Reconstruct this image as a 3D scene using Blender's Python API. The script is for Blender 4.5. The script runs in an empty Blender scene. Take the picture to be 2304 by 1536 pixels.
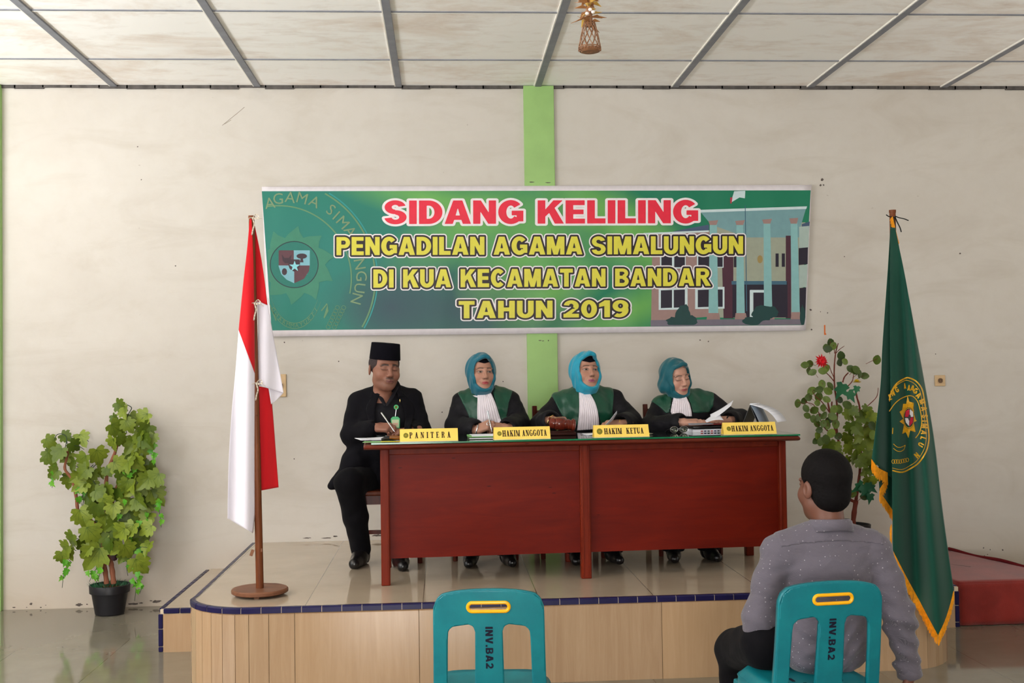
import bpy, bmesh, math, random
import numpy as np
from mathutils import Matrix, Vector

sc = bpy.context.scene
COL = sc.collection
PI = math.pi
random.seed(7)
rng = np.random.default_rng(11)

# ------------------------------------------------------------------ camera
F_PX, YAW, PITCH, ROLL = 2562.0, 0.0604, 0.0259, -0.0139
CAM = np.array([2.295, -8.14, 1.607])
_cy, _sy, _cp, _sp = math.cos(YAW), math.sin(YAW), math.cos(PITCH), math.sin(PITCH)
_cr, _sr = math.cos(ROLL), math.sin(ROLL)
_f = np.array([_sy*_cp, _cy*_cp, _sp]); _r0 = np.array([_cy, -_sy, 0.0]); _u0 = np.cross(_r0, _f)
_r = _cr*_r0 + _sr*_u0; _u = -_sr*_r0 + _cr*_u0
cam = bpy.data.cameras.new('camera'); cam.sensor_width = 36.0; cam.lens = F_PX/2304*36.0
cam.clip_start = .05; cam.clip_end = 100
camo = bpy.data.objects.new('camera', cam); COL.objects.link(camo)
camo.matrix_world = Matrix(((_r[0], _u[0], -_f[0], CAM[0]), (_r[1], _u[1], -_f[1], CAM[1]), (_r[2], _u[2], -_f[2], CAM[2]), (0, 0, 0, 1)))
sc.camera = camo

# ------------------------------------------------------------------ world, daylight through the windows, added uplights, exposure
world = bpy.data.worlds.new('sky'); sc.world = world; world.use_nodes = True
bg = world.node_tree.nodes['Background']; bg.inputs[0].default_value = (.80, .90, 1.0, 1); bg.inputs[1].default_value = 1.0

def area_lamp(name, loc, rot, sx, sy, power, col):
    l = bpy.data.lights.new(name, 'AREA'); l.shape = 'RECTANGLE'; l.size = sx; l.size_y = sy; l.energy = power; l.color = col
    o = bpy.data.objects.new(name, l); o.location = loc; o.rotation_euler = rot; COL.objects.link(o)
    return o
XL, XR, YB, H = -3.20, 8.40, -12.5, 3.66          # inner faces of the side walls, the wall behind, ceiling height
SKYC = (.86, .94, 1.0)
LH = [(-3.1, 2.0, .9, 2.7), (-5.8, 2.0, .9, 2.7), (-8.4, 2.0, .9, 2.7)]      # window openings: centre, width, sill, head
RH = [(-2.6, 1.6, .9, 2.6), (-5.4, 1.6, .9, 2.6), (-9.0, 1.6, .9, 2.6)]
for (yy, w_, z0_, z1_), pw in zip(LH, (15, 40, 52)):
    area_lamp('daylight_left', (XL-.02, yy, (z0_+z1_)/2), (0, -PI/2-.35, 0), z1_-z0_, w_, pw, SKYC)
    area_lamp('uplight_left', (XL-.02, yy+.2, (z0_+z1_)/2), (0, -PI/2-1.5, 0), z1_-z0_, w_, (175, 330, 420)[LH.index((yy, w_, z0_, z1_))], (.97, .98, .97))  # added lamp aimed steeply up to brighten the ceiling
for (yy, w_, z0_, z1_), pw in zip(RH, (24, 20, 12)):
    area_lamp('uplight_right', (XR+.02, yy, (z0_+z1_)/2), (0, PI/2+.95, 0), z1_-z0_, w_, pw, (1.0, .93, .84))  # added fill, tilted up mostly on to the ceiling
area_lamp('uplight_door', (2.2, YB-.02, 1.4), (PI/2+.75, 0, 0), 2.2, 2.4, 300, (1.0, .97, .93))  # front light from an unseen doorway, tilted up to brighten the ceiling
vs = sc.view_settings
vs.view_transform = 'Standard'; vs.look = 'None'; vs.gamma = 1.0; vs.use_curve_mapping = False
vs.exposure = 0.37
sc.cycles.max_bounces = 10; sc.cycles.diffuse_bounces = 6; sc.cycles.glossy_bounces = 4
sc.cycles.caustics_reflective = False; sc.cycles.caustics_refractive = False
sc.cycles.sample_clamp_indirect = 6.0

# ------------------------------------------------------------------ measuring: a point of the survey picture at a known depth or height
def _ray(px, py): return _f + _r*((px-1152)/F_PX) - _u*((py-768)/F_PX)
def at(px, py, Y):
    d = _ray(px, py); return CAM + d*((Y-CAM[1])/d[1])
def atz(px, py, Z):
    d = _ray(px, py); return CAM + d*((Z-CAM[2])/d[2])

# ------------------------------------------------------------------ materials
def srgb(r, g, b):
    f = lambda c: c/12.92 if c <= .04045 else ((c+.055)/1.055)**2.4
    return (f(r/255), f(g/255), f(b/255))
class NT:
    def __init__(s, name):
        s.m = bpy.data.materials.new(name); s.m.use_nodes = True; s.t = s.m.node_tree; s.n = s.t.nodes; s.b = s.n['Principled BSDF']
    def node(s, typ, **kw):
        n = s.n.new(typ)
        for k, v in kw.items(): setattr(n, k, v)
        return n
    def link(s, a, b): s.t.links.new(a, b)
    def coord(s, kind='Object', scale=(1, 1, 1), loc=(0, 0, 0), rot=(0, 0, 0)):
        tc = s.node('ShaderNodeTexCoord'); mp = s.node('ShaderNodeMapping')
        mp.inputs['Scale'].default_value = scale; mp.inputs['Location'].default_value = loc; mp.inputs['Rotation'].default_value = rot
        s.link(tc.outputs[kind], mp.inputs[0]); return mp.outputs[0]
    def geo(s, scale=(1, 1, 1), loc=(0, 0, 0)):
        g = s.node('ShaderNodeNewGeometry'); mp = s.node('ShaderNodeMapping')
        mp.inputs['Scale'].default_value = scale; mp.inputs['Location'].default_value = loc
        s.link(g.outputs['Position'], mp.inputs[0]); return mp.outputs[0]
    def noise(s, vec, scale, detail=4, rough=.55, dist=0):
        n = s.node('ShaderNodeTexNoise'); n.inputs['Scale'].default_value = scale; n.inputs['Detail'].default_value = detail
        n.inputs['Roughness'].default_value = rough; n.inputs['Distortion'].default_value = dist
        s.link(vec, n.inputs['Vector']); return n.outputs['Fac']
    def ramp(s, fac, stops):
        r = s.node('ShaderNodeValToRGB'); e = r.color_ramp.elements
        while len(e) < len(stops): e.new(.5)
        for el, (p, c) in zip(e, stops):
            el.position = p; el.color = (*c, 1) if isinstance(c, tuple) else (c, c, c, 1)
        s.link(fac, r.inputs[0]); return r.outputs[0]
    def mix(s, fac, a, b, typ='MIX'):
        m = s.node('ShaderNodeMix', data_type='RGBA', blend_type=typ)
        for sock, v in ((m.inputs[0], fac), (m.inputs[6], a), (m.inputs[7], b)):
            if isinstance(v, (int, float)): sock.default_value = v
            elif isinstance(v, tuple): sock.default_value = (*v, 1)
            else: s.link(v, sock)
        return m.outputs[2]
    def math(s, op, a, b=0.0, clamp=False):
        m = s.node('ShaderNodeMath', operation=op); m.use_clamp = clamp
        for i, v in ((0, a), (1, b)):
            if isinstance(v, (int, float)): m.inputs[i].default_value = v
            else: s.link(v, m.inputs[i])
        return m.outputs[0]
    def base(s, v):
        if isinstance(v, tuple): s.b.inputs['Base Color'].default_value = (*v, 1)
        else: s.link(v, s.b.inputs['Base Color'])
    def set(s, **kw):
        for k, v in kw.items():
            i = s.b.inputs[k.replace('_', ' ')]
            if isinstance(v, (int, float, tuple)): i.default_value = v
            else: s.link(v, i)
    def bump(s, h, strength=.3, dist=.01):
        b = s.node('ShaderNodeBump'); b.inputs['Strength'].default_value = strength; b.inputs['Distance'].default_value = dist
        s.link(h, b.inputs['Height']); s.link(b.outputs[0], s.b.inputs['Normal'])

def pm(name, col, rough=.6, spec=.4, var=.12, vs=6.0, bump=0.0, bs=60.0, metal=0.0, sheen=0.0, stretch=(1, 1, 1), coat=0.0):
    """plain material: one colour broken up a little by noise, with an optional fine bump"""
    t = NT(name); co = t.coord('Object', stretch)
    a = tuple(max(0, c*(1-var)) for c in col); b = tuple(min(1, c*(1+var)) for c in col)
    t.base(t.mix(t.ramp(t.noise(co, vs), [(.3, 0.0), (.7, 1.0)]), a, b))
    t.set(Roughness=rough, Metallic=metal, Specular_IOR_Level=spec, Sheen_Weight=sheen, Coat_Weight=coat)
    if bump: t.bump(t.noise(co, bs, 3), bump, .004)
    return t.m

# ------------------------------------------------------------------ scene helpers
def chain_matrix(o):
    m = Matrix.Identity(4)
    while o is not None:
        m = o.matrix_basis @ m; o = o.parent
    return m
def tag(o, label=None, cat=None, group=None, kind=None):
    if label: o['label'] = label
    if cat: o['category'] = cat
    if group: o['group'] = group
    if kind: o['kind'] = kind
    return o
def thing(name, label, cat, loc=(0, 0, 0), rotz=0.0, group=None):
    o = bpy.data.objects.new(name, None); COL.objects.link(o); o.empty_display_size = .1
    o.location = loc; o.rotation_euler = (0, 0, rotz)
    return tag(o, label, cat, group)
def finish(name, me, mats, parent, smooth=35, bevel=0, bseg=2, solid=0, sub=0):
    o = bpy.data.objects.new(name, me); COL.objects.link(o)
    if parent is not None: o.parent = parent
    for m in (mats if isinstance(mats, (list, tuple)) else [mats]): me.materials.append(m)
    if smooth:
        me.polygons.foreach_set('use_smooth', np.ones(len(me.polygons), bool))
        if smooth < 180: me.set_sharp_from_angle(angle=math.radians(smooth))
    if solid:
        s = o.modifiers.new('thickness', 'SOLIDIFY'); s.thickness = solid; s.offset = 0
    if bevel:
        b = o.modifiers.new('bevel', 'BEVEL'); b.width = bevel; b.segments = bseg; b.limit_method = 'ANGLE'; b.angle_limit = math.radians(40)
    if sub:
        s = o.modifiers.new('sub', 'SUBSURF'); s.levels = sub; s.render_levels = sub
    return o
def copy_tree(o, parent=None):
    c = o.copy(); COL.objects.link(c)
    if parent is not None: c.parent = parent
    for ch in list(o.children): copy_tree(ch, c)
    return c

class MB:
    def __init__(s): s.v = []; s.f = []; s.m = []
    def add(s, vs, fs, mi=0):
        o = len(s.v); s.v.extend([tuple(map(float, p)) for p in vs])
        for f in fs: s.f.append(tuple(i+o for i in f)); s.m.append(mi)
        return s
    def bx(s, x0, x1, y0, y1, z0, z1, mi=0):
        return s.add([(x0, y0, z0), (x1, y0, z0), (x1, y1, z0), (x0, y1, z0), (x0, y0, z1), (x1, y0, z1), (x1, y1, z1), (x0, y1, z1)],
                     [(3, 2, 1, 0), (4, 5, 6, 7), (0, 1, 5, 4), (1, 2, 6, 5), (2, 3, 7, 6), (3, 0, 4, 7)], mi)
    def box(s, c, sz, M=None, mi=0):
        b = MB().bx(-sz[0]/2, sz[0]/2, -sz[1]/2, sz[1]/2, -sz[2]/2, sz[2]/2)
        M = (M or Matrix.Identity(4)).to_4x4()
        return s.add([tuple(M @ Vector(p) + Vector(c)) for p in b.v], b.f, mi)
    def tube(s, pts, r, n=8, mi=0, caps=True, flat=1.0):
        pts = [Vector(p) for p in pts]; rs = r if isinstance(r, (list, tuple)) else [r]*len(pts)
        vs, fs = [], []; ref = None
        for i, p in enumerate(pts):
            t = (pts[min(i+1, len(pts)-1)] - pts[max(i-1, 0)]).normalized()
            if ref is None: ref = Vector((0, 0, 1)) if abs(t.z) < .9 else Vector((1, 0, 0))
            a = t.cross(ref).normalized(); b = a.cross(t).normalized(); ref = b
            for k in range(n):
                q = 2*PI*k/n; vs.append(p + a*math.cos(q)*rs[i] + b*math.sin(q)*rs[i]*flat)
        for i in range(len(pts)-1):
            for k in range(n): fs.append((i*n+k, i*n+(k+1) % n, (i+1)*n+(k+1) % n, (i+1)*n+k))
        if caps: fs += [tuple(range(n))[::-1], tuple((len(pts)-1)*n+k for k in range(n))]
        return s.add(vs, fs, mi)
    def lathe(s, prof, n=24, M=None, mi=0):
        M = M or Matrix.Identity(4); vs, fs = [], []
        for r, z in prof:
            for k in range(n): vs.append(M @ Vector((r*math.cos(2*PI*k/n), r*math.sin(2*PI*k/n), z)))
        for i in range(len(prof)-1):
            for k in range(n): fs.append((i*n+k, i*n+(k+1) % n, (i+1)*n+(k+1) % n, (i+1)*n+k))
        fs += [tuple(range(n))[::-1], tuple((len(prof)-1)*n+k for k in range(n))]
        return s.add(vs, fs, mi)
    def prism(s, poly, z0, z1, fn=None, mi=0):
        n = len(poly); fn = fn or (lambda x, y, z: (x, y, z))
        vs = [fn(x, y, z0) for x, y in poly] + [fn(x, y, z1) for x, y in poly]
        fs = [tuple(range(n))[::-1], tuple(range(n, 2*n))] + [(i, (i+1) % n, n+(i+1) % n, n+i) for i in range(n)]
        return s.add(vs, fs, mi)
    def grid(s, P, mi=0, closed=False):
        P = np.asarray(P); a, b = P.shape[:2]; fs = []
        for i in range(a-1):
            for j in range(b if closed else b-1):
                j2 = (j+1) % b; fs.append((i*b+j, i*b+j2, (i+1)*b+j2, (i+1)*b+j))
        return s.add(P.reshape(-1, 3), fs, mi)
    def build(s, name, mats, parent=None, world=True, weld=0, **kw):
        v = np.array(s.v, float)
        if parent is not None and world:
            im = np.array(chain_matrix(parent).inverted()); v = v @ im[:3, :3].T + im[:3, 3]
        me = bpy.data.meshes.new(name); me.from_pydata(v.tolist(), [], s.f); me.update()
        if any(s.m): me.polygons.foreach_set('material_index', np.array(s.m, np.int32))
        bm = bmesh.new(); bm.from_mesh(me)
        if weld: bmesh.ops.remove_doubles(bm, verts=bm.verts, dist=weld)
        bmesh.ops.recalc_face_normals(bm, faces=bm.faces); bm.to_mesh(me); bm.free()
        return finish(name, me, mats, parent, **kw)
def axis_matrix(p, d):
    """a frame at p whose z axis runs along d"""
    return Matrix.Translation(Vector(p)) @ Vector(d).normalized().to_track_quat('Z', 'Y').to_matrix().to_4x4()
def catmull(pts, n=6):
    P = [np.array(p, float) for p in pts]; out = []
    for i in range(len(P)-1):
        p0, p1, p2, p3 = P[max(i-1, 0)], P[i], P[i+1], P[min(i+2, len(P)-1)]
        for k in range(n):
            t = k/n
            out.append(.5*((2*p1)+(-p0+p2)*t+(2*p0-5*p1+4*p2-p3)*t*t+(-p0+3*p1-3*p2+p3)*t**3))
    out.append(P[-1]); return out

# ------------------------------------------------------------------ flat lettering and emblems: signed distance in the plane, filled by marching squares
def poly_sd(poly, X, Y):
    P = np.asarray(poly, float); d = np.full(X.shape, 1e9); s = np.ones(X.shape)
    for i in range(len(P)):
        a, b = P[i], P[i-1]; e = b-a; wx, wy = X-a[0], Y-a[1]
        t = np.clip((wx*e[0]+wy*e[1])/max(e@e, 1e-12), 0, 1)
        d = np.minimum(d, (wx-e[0]*t)**2+(wy-e[1]*t)**2)
        c1, c2, c3 = Y >= a[1], Y < b[1], e[0]*wy > e[1]*wx
        s = np.where((c1 & c2 & c3) | (~c1 & ~c2 & ~c3), -s, s)
    return s*np.sqrt(d)
def ring(cx, cy, rx, ry, ix, iy, a0=0, a1=360, n=28):
    A = [math.radians(a0+(a1-a0)*k/n) for k in range(n+1)]
    return [(cx+rx*math.cos(a), cy+ry*math.sin(a)) for a in A] + [(cx+ix*math.cos(a), cy+iy*math.sin(a)) for a in A[::-1]]
def ell(cx, cy, rx, ry, n=40): return [(cx+rx*math.cos(2*PI*k/n), cy+ry*math.sin(2*PI*k/n)) for k in range(n)]
def B4(x0, y0, x1, y1): return [(x0, y0), (x1, y0), (x1, y1), (x0, y1)]
BLACK = {
 'I': (.27, [B4(0, 0, .27, 1)]), 'L': (.64, [B4(0, 0, .27, 1), B4(0, 0, .64, .22)]),
 'E': (.68, [B4(0, 0, .27, 1), B4(0, 0, .68, .21), B4(0, .40, .63, .60), B4(0, .79, .67, 1)]),
 'T': (.76, [B4(0, .78, .76, 1), B4(.245, 0, .515, 1)]), 'H': (.80, [B4(0, 0, .27, 1), B4(.53, 0, .80, 1), B4(0, .39, .8, .61)]),
 'N': (.80, [B4(0, 0, .255, 1), B4(.545, 0, .80, 1), [(0, 1), (.27, 1), (.80, 0), (.53, 0)]]),
 'K': (.90, [B4(0, 0, .27, 1), [(.25, .28), (.25, .58), (.55, 1), (.88, 1)], [(.36, .56), (.58, .70), (.92, 0), (.60, 0)]]),
 'A': (.92, [[(0, 0), (.30, 1), (.62, 1), (.92, 0), (.635, 0), (.585, .17), (.335, .17), (.285, 0)]], [[(.385, .36), (.535, .36), (.46, .68)]]),
 'M': (.98, [B4(0, 0, .24, 1), B4(.74, 0, .98, 1), [(.06, 1), (.34, 1), (.49, .42), (.64, 1), (.92, 1), (.61, 0), (.37, 0)]]),
 'U': (.80, [B4(0, .36, .27, 1), B4(.53, .36, .80, 1), ring(.4, .37, .4, .385, .13, .16, 178, 362)]),
 'D': (.82, [B4(0, 0, .27, 1), ring(.34, .5, .48, .5, .20, .28, -90, 90), B4(0, 0, .36, .22), B4(0, .78, .36, 1)]),
 'P': (.76, [B4(0, 0, .27, 1), ring(.43, .69, .33, .31, .09, .11, -90, 90), B4(0, .80, .45, 1), B4(0, .38, .45, .58)]),
 'R': (.86, [B4(0, 0, .27, 1), ring(.45, .71, .33, .29, .09, .10, -90, 90), B4(0, .81, .47, 1), B4(0, .42, .47, .61), [(.30, .46), (.58, .46), (.88, 0), (.56, 0)]]),
 'B': (.80, [B4(0, 0, .27, 1), ring(.45, .74, .32, .26, .10, .08, -90, 90), ring(.46, .285, .34, .285, .11, .09, -90, 90), B4(0, 0, .48, .195), B4(0, .42, .48, .60), B4(0, .82, .47, 1)]),
 'C': (.84, [ring(.43, .5, .43, .515, .15, .28, 42, 318)]),
 'G': (.88, [ring(.44, .5, .44, .515, .155, .28, 40, 322), B4(.47, .36, .88, .56), B4(.64, .10, .88, .5)]),
 'S': (.80, [ring(.39, .715, .37, .295, .12, .10, 12, 270), ring(.40, .29, .39, .30, .13, .105, -172, 90)]),
 '2': (.74, [ring(.37, .68, .36, .33, .105, .13, -38, 172), B4(0, 0, .74, .22), [(0, .14), (.30, .14), (.70, .55), (.42, .50), (.06, .2)]]),
 '0': (.76, [ring(.38, .5, .38, .52, .115, .28)]), '1': (.54, [B4(.25, 0, .52, 1), [(0, .60), (0, .80), (.28, 1), (.4, 1), (.4, .70)]]),
 '9': (.76, [ring(.38, .665, .38, .345, .12, .145), ring(.32, .42, .44, .43, .17, .22, -125, 20)]),
 'V': (.88, [[(0, 1), (.29, 1), (.44, .35), (.59, 1), (.88, 1), (.58, 0), (.3, 0)]]), '.': (.25, [B4(0, 0, .25, .25)]),
}
def st(x, t=.25): return [B4(x, 0, x+t, 1), B4(x-.08, 0, x+t+.08, .09), B4(x-.08, .91, x+t+.08, 1)]
SERIF = {
 'P': (.72, st(.08)+[ring(.40, .74, .30, .26, .08, .17, -90, 90), B4(.2, .91, .42, 1), B4(.2, .48, .42, .57)]),
 'A': (.76, [[(.28, 1), (.48, 1), (.70, 0), (.44, 0), (.36, .55), (.20, 0), (.10, 0)], B4(.22, .24, .55, .33), B4(0, 0, .28, .09), B4(.38, 0, .76, .09)]),
 'N': (.82, [B4(.10, 0, .20, 1), B4(.62, 0, .72, 1), [(.08, 1), (.34, 1), (.72, 0), (.50, 0)], B4(0, 0, .3, .09), B4(0, .91, .3, 1), B4(.52, .91, .82, 1)]),
 'I': (.41, st(.08)), 'T': (.72, [B4(.235, 0, .485, 1), B4(.14, 0, .58, .09), B4(0, .90, .72, 1), B4(0, .70, .08, 1), B4(.64, .70, .72, 1)]),
 'E': (.68, st(.08)+[B4(.1, 0, .66, .09), B4(.1, .91, .64, 1), B4(.2, .46, .5, .55), B4(.58, 0, .66, .28), B4(.56, .74, .64, 1), B4(.44, .38, .51, .62)]),
 'R': (.80, st(.08)+[ring(.40, .76, .29, .24, .07, .15, -90, 90), B4(.2, .91, .42, 1), B4(.2, .50, .42, .58), [(.34, .54), (.56, .50), (.72, .1), (.80, 0), (.5, 0), (.48, .3)]]),
 'H': (.88, st(.08)+st(.55)+[B4(.2, .45, .7, .55)]), 'K': (.86, st(.08)+[[(.30, .36), (.30, .5), (.64, 1), (.76, 1)], [(.34, .52), (.50, .72), (.82, 0), (.52, 0)], B4(.5, .91, .84, 1), B4(.46, 0, .86, .09)]),
 'M': (1.0, [B4(.08, 0, .18, 1), B4(.68, 0, .92, 1), [(.08, 1), (.32, 1), (.54, .25), (.76, 1), (.92, 1), (.56, 0), (.42, 0)], B4(0, 0, .28, .09), B4(.60, 0, 1, .09), B4(0, .91, .3, 1), B4(.72, .91, 1, 1)]),
 'G': (.80, [ring(.38, .5, .38, .515, .13, .42, 50, 310), B4(.50, 0.05, .74, .45), B4(.42, .40, .80, .49), B4(.58, .66, .66, .95)]),
 'O': (.78, [ring(.39, .5, .39, .515, .14, .43)]), 'U': (.80, [B4(.08, .3, .33, 1), B4(.62, .3, .70, 1), ring(.39, .32, .31, .335, .06, .23, 178, 362), B4(0, .91, .41, 1), B4(.52, .91, .80, 1)]),
}
def text_field(txt, font, gap, space, cell, pad):
    """signed distance of a line of text of cap height 1 on a regular grid -> xs, ys, d, total width"""
    x = 0.0; place = []
    for ch in txt:
        if ch == ' ': x += space; continue
        place.append((ch, x)); x += font[ch][0]+gap
    W = x-gap
    xs = np.arange(-pad, W+pad+cell, cell); ys = np.arange(-pad, 1+pad+cell, cell)
    D = np.full((len(ys), len(xs)), 9.0)
    for ch, x0 in place:
        g = font[ch]; a = np.searchsorted(xs, x0-pad); b = np.searchsorted(xs, x0+g[0]+pad)+1
        X, Y = np.meshgrid(xs[a:b]-x0, ys); d = np.full(X.shape, 9.0)
        for p in g[1]: d = np.minimum(d, poly_sd(p, X, Y))
        if len(g) > 2:
            for p in g[2]: d = np.maximum(d, -poly_sd(p, X, Y))
        D[:, a:b] = np.minimum(D[:, a:b], d)
    return xs, ys, D, W
def fill_level(xs, ys, D, level=0.0, run_max=12):
    """polygons (lists of plane points) covering D < level"""
    d = D-level; ins = d < 0; polys = []
    full = ins[:-1, :-1] & ins[1:, :-1] & ins[:-1, 1:] & ins[1:, 1:]
    some = (ins[:-1, :-1] | ins[1:, :-1] | ins[:-1, 1:] | ins[1:, 1:]) & ~full
    for i in range(full.shape[0]):
        js = np.flatnonzero(full[i])
        if len(js):
            for run in np.split(js, np.flatnonzero(np.diff(js) > 1)+1):
                for c in range(0, len(run), run_max):
                    q = run[c:c+run_max]; x0, x1 = xs[q[0]], xs[q[-1]+1]; polys.append([(x0, ys[i]), (x1, ys[i]), (x1, ys[i+1]), (x0, ys[i+1])])
    for i, j in zip(*np.nonzero(some)):
        c = [(xs[j], ys[i], d[i, j]), (xs[j+1], ys[i], d[i, j+1]), (xs[j+1], ys[i+1], d[i+1, j+1]), (xs[j], ys[i+1], d[i+1, j])]
        p = []
        for k in range(4):
            a, b = c[k], c[(k+1) % 4]
            if a[2] < 0: p.append((a[0], a[1]))
            if (a[2] < 0) != (b[2] < 0):
                t = a[2]/(a[2]-b[2]); p.append((a[0]+(b[0]-a[0])*t, a[1]+(b[1]-a[1])*t))
        if len(p) >= 3: polys.append(p)
    return polys
def add_polys(mb, polys, fn, mi=0):
    for p in polys: mb.add([fn(x, y) for x, y in p], [tuple(range(len(p)))], mi)
def shape_polys(plus, minus, cell):
    P = np.concatenate([np.asarray(p) for p in plus]); lo, hi = P.min(0)-cell*2, P.max(0)+cell*2
    xs = np.arange(lo[0], hi[0]+cell, cell); ys = np.arange(lo[1], hi[1]+cell, cell); X, Y = np.meshgrid(xs, ys)
    d = np.full(X.shape, 1e3)
    for p in plus: d = np.minimum(d, poly_sd(p, X, Y))
    for p in minus: d = np.maximum(d, -poly_sd(p, X, Y))
    return fill_level(xs, ys, d)
# ================================================================== the room
def wall_material():
    t = NT('cream_plaster'); g = t.geo(); x = t.node('ShaderNodeSeparateXYZ'); t.link(g, x.inputs[0])
    big = t.noise(t.geo((.55, .55, .9)), 1.3, 5, .6, .6); fine = t.noise(g, 9, 5, .6)
    smear = t.ramp(t.noise(t.geo((.5, .5, 1.6)), 2.1, 6, .62, 1.2), [(.50, 0.0), (.72, 1.0)])
    c = t.mix(t.ramp(big, [(.32, 0.0), (.7, 1.0)]), srgb(195, 189, 181), srgb(204, 199, 192))
    c = t.mix(t.math('MULTIPLY', smear, .35), c, srgb(174, 164, 150))
    c = t.mix(t.math('MULTIPLY', t.ramp(fine, [(.45, 0.0), (.75, 1.0)]), .14), c, srgb(178, 168, 153))
    low = t.ramp(t.math('ADD', x.outputs[2], t.math('MULTIPLY', fine, .28)), [(.12, 1.0), (.62, 0.0)])   # browner towards the foot of the wall
    c = t.mix(t.math('MULTIPLY', low, .38), c, srgb(176, 150, 118))
    spots = t.ramp(t.noise(t.geo((1, 1, 1), (3.1, 0, 1.7)), 21, 2, .5), [(.76, 0.0), (.79, 1.0)])
    c = t.mix(t.math('MULTIPLY', spots, .35), c, srgb(120, 105, 90))
    t.base(c); t.set(Roughness=.62, Specular_IOR_Level=.25); t.bump(t.noise(g, 14, 6, .65), .12, .01)
    return t.m
M_WALL = wall_material()
M_GREENWALL = pm('green_paint', srgb(148, 186, 114), .5, .35, .07, 5, .08, 40)
def ceiling_material():
    t = NT('ceiling_board'); g = t.geo()
    st1 = t.ramp(t.noise(t.geo((.75, 1.35, 1)), 1.25, 8, .70, .5), [(.48, 0.0), (.66, 1.0)])
    st2 = t.ramp(t.noise(t.geo((1.2, 3.0, 1), (5, 2, 0)), 2.3, 7, .72, .3), [(.52, 0.0), (.75, 1.0)])
    c = t.mix(t.math('MULTIPLY', st1, .62), srgb(252, 250, 247), srgb(222, 204, 188))
    c = t.mix(t.math('MULTIPLY', st2, .4), c, srgb(192, 168, 148))
    t.base(c); t.set(Roughness=.7, Specular_IOR_Level=.2); return t.m
M_CEIL = ceiling_material()
M_BATTEN = pm('grey_tape', srgb(128, 130, 138), .55, .3, .15, 9)
M_LATHLIGHT = pm('lath_highlight', srgb(240, 236, 228), .6, .3, .05, 9)  # white colour stands in for light along the lath edges
M_DARKGAP = pm('dark_gap', srgb(88, 84, 82), .8, .1, .3, 20)

def tile_material(name, c1, c2, sx, sy, ox, oy, rough, line, stripes=False):
    t = NT(name); v = t.geo((1/sx, 1/sy, 1), (-ox/sx, -oy/sy, 0))
    sep = t.node('ShaderNodeSeparateXYZ'); t.link(v, sep.inputs[0])
    def groove(s, w):
        fr = t.math('ABSOLUTE', t.math('SUBTRACT', t.math('FRACT', t.math('ADD', s, 100.5)), .5))
        return t.math('LESS_THAN', fr, w)
    gl = t.math('MAXIMUM', groove(sep.outputs[0], .0022/sx), t.math('MULTIPLY', groove(sep.outputs[1], .0018/sy), .2))
    n = t.noise(t.geo((1, 1, 1)), 2.2, 5, .6, .4)
    c = t.mix(t.ramp(n, [(.3, 0.0), (.7, 1.0)]), c1, c2)
    t.base(t.mix(t.math('MULTIPLY', gl, line), c, srgb(95, 82, 66)))
    t.set(Roughness=rough, Specular_IOR_Level=.62)
    return t.m
M_FLOOR = tile_material('polished_floor_tile', srgb(116, 110, 97), srgb(130, 124, 110), .6, .6, .36, -.12, .07, .75)
M_STAGE = tile_material('polished_stage_tile', srgb(172, 155, 134), srgb(184, 168, 147), .6, .6, 1.575, -.50, .06, .8)
def riser_material():
    t = NT('wood_look_tile'); co = t.geo((14, 14, .9)); n = t.noise(co, 2.2, 6, .65, .7)
    info = t.node('ShaderNodeNewGeometry')
    c = t.mix(t.ramp(n, [(.3, 0.0), (.72, 1.0)]), srgb(156, 127, 99), srgb(172, 145, 117))
    c = t.mix(t.math('MULTIPLY', info.outputs['Random Per Island'], .30), c, srgb(196, 160, 118))
    t.base(c); t.set(Roughness=.16, Specular_IOR_Level=.5); return t.m
M_RISER = riser_material()
M_BLUE = pm('dark_blue_glaze', srgb(24, 20, 64), .30, .25, .15, 14)
M_GROUT = pm('pale_grout', srgb(206, 190, 165), .8, .2, .12, 30)
M_RISERGROUT = pm('brown_grout', srgb(120, 98, 72), .8, .2, .12, 30)
M_REDCARPET = pm('red_carpet', srgb(128, 42, 36), .95, .1, .22, 5, .5, 180, sheen=.3)

def struct(name, mb, mat, parent=None, **kw):
    o = mb.build(name, mat, parent, **kw)
    if parent is None: o['kind'] = 'structure'
    return o
struct('floor', MB().bx(XL-.2, XR+.2, YB-.2, .2, -.12, 0), M_FLOOR, smooth=0)
wb = struct('wall_back', MB().bx(XL-.2, XR+.2, 0, .2, 0, H+.1), M_WALL, smooth=0)
ceil = struct('ceiling', MB().bx(XL-.2, XR+.2, YB-.2, .2, H, H+.12), M_CEIL, smooth=0)
# laths over the joints of the ceiling boards: wide grey ones running from the wall, thin ones across, white strips for their highlights
lath = MB(); lip = MB()
for k in range(-3, 9):
    lath.bx(k-.022, k+.022, YB, 0, H-.012, H+.001); lip.bx(k-.030, k-.023, YB, 0, H-.010, H+.001)
lath.build('long_laths', M_BATTEN, ceil, smooth=0); lip.build('long_lath_highlights', M_LATHLIGHT, ceil, smooth=0)
cr = MB(); crl = MB()
for k in range(12):
    y = -.688-k*1.0; cr.bx(XL, XR, y-.008, y+.008, H-.006, H+.001); crl.bx(XL, XR, y+.010, y+.019, H-.007, H+.001)
cr.build('cross_laths', M_BATTEN, ceil, smooth=0); crl.build('cross_lath_highlights', M_LATHLIGHT, ceil, smooth=0)
g = MB()
for k in range(60):
    x0 = XL+k*(XR-XL)/60; g.bx(x0, x0+(XR-XL)/60+.01, -.012, 0, H-.016-random.random()*.012, H+.001)
g.build('wall_joint', M_DARKGAP, ceil, smooth=0)

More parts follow.
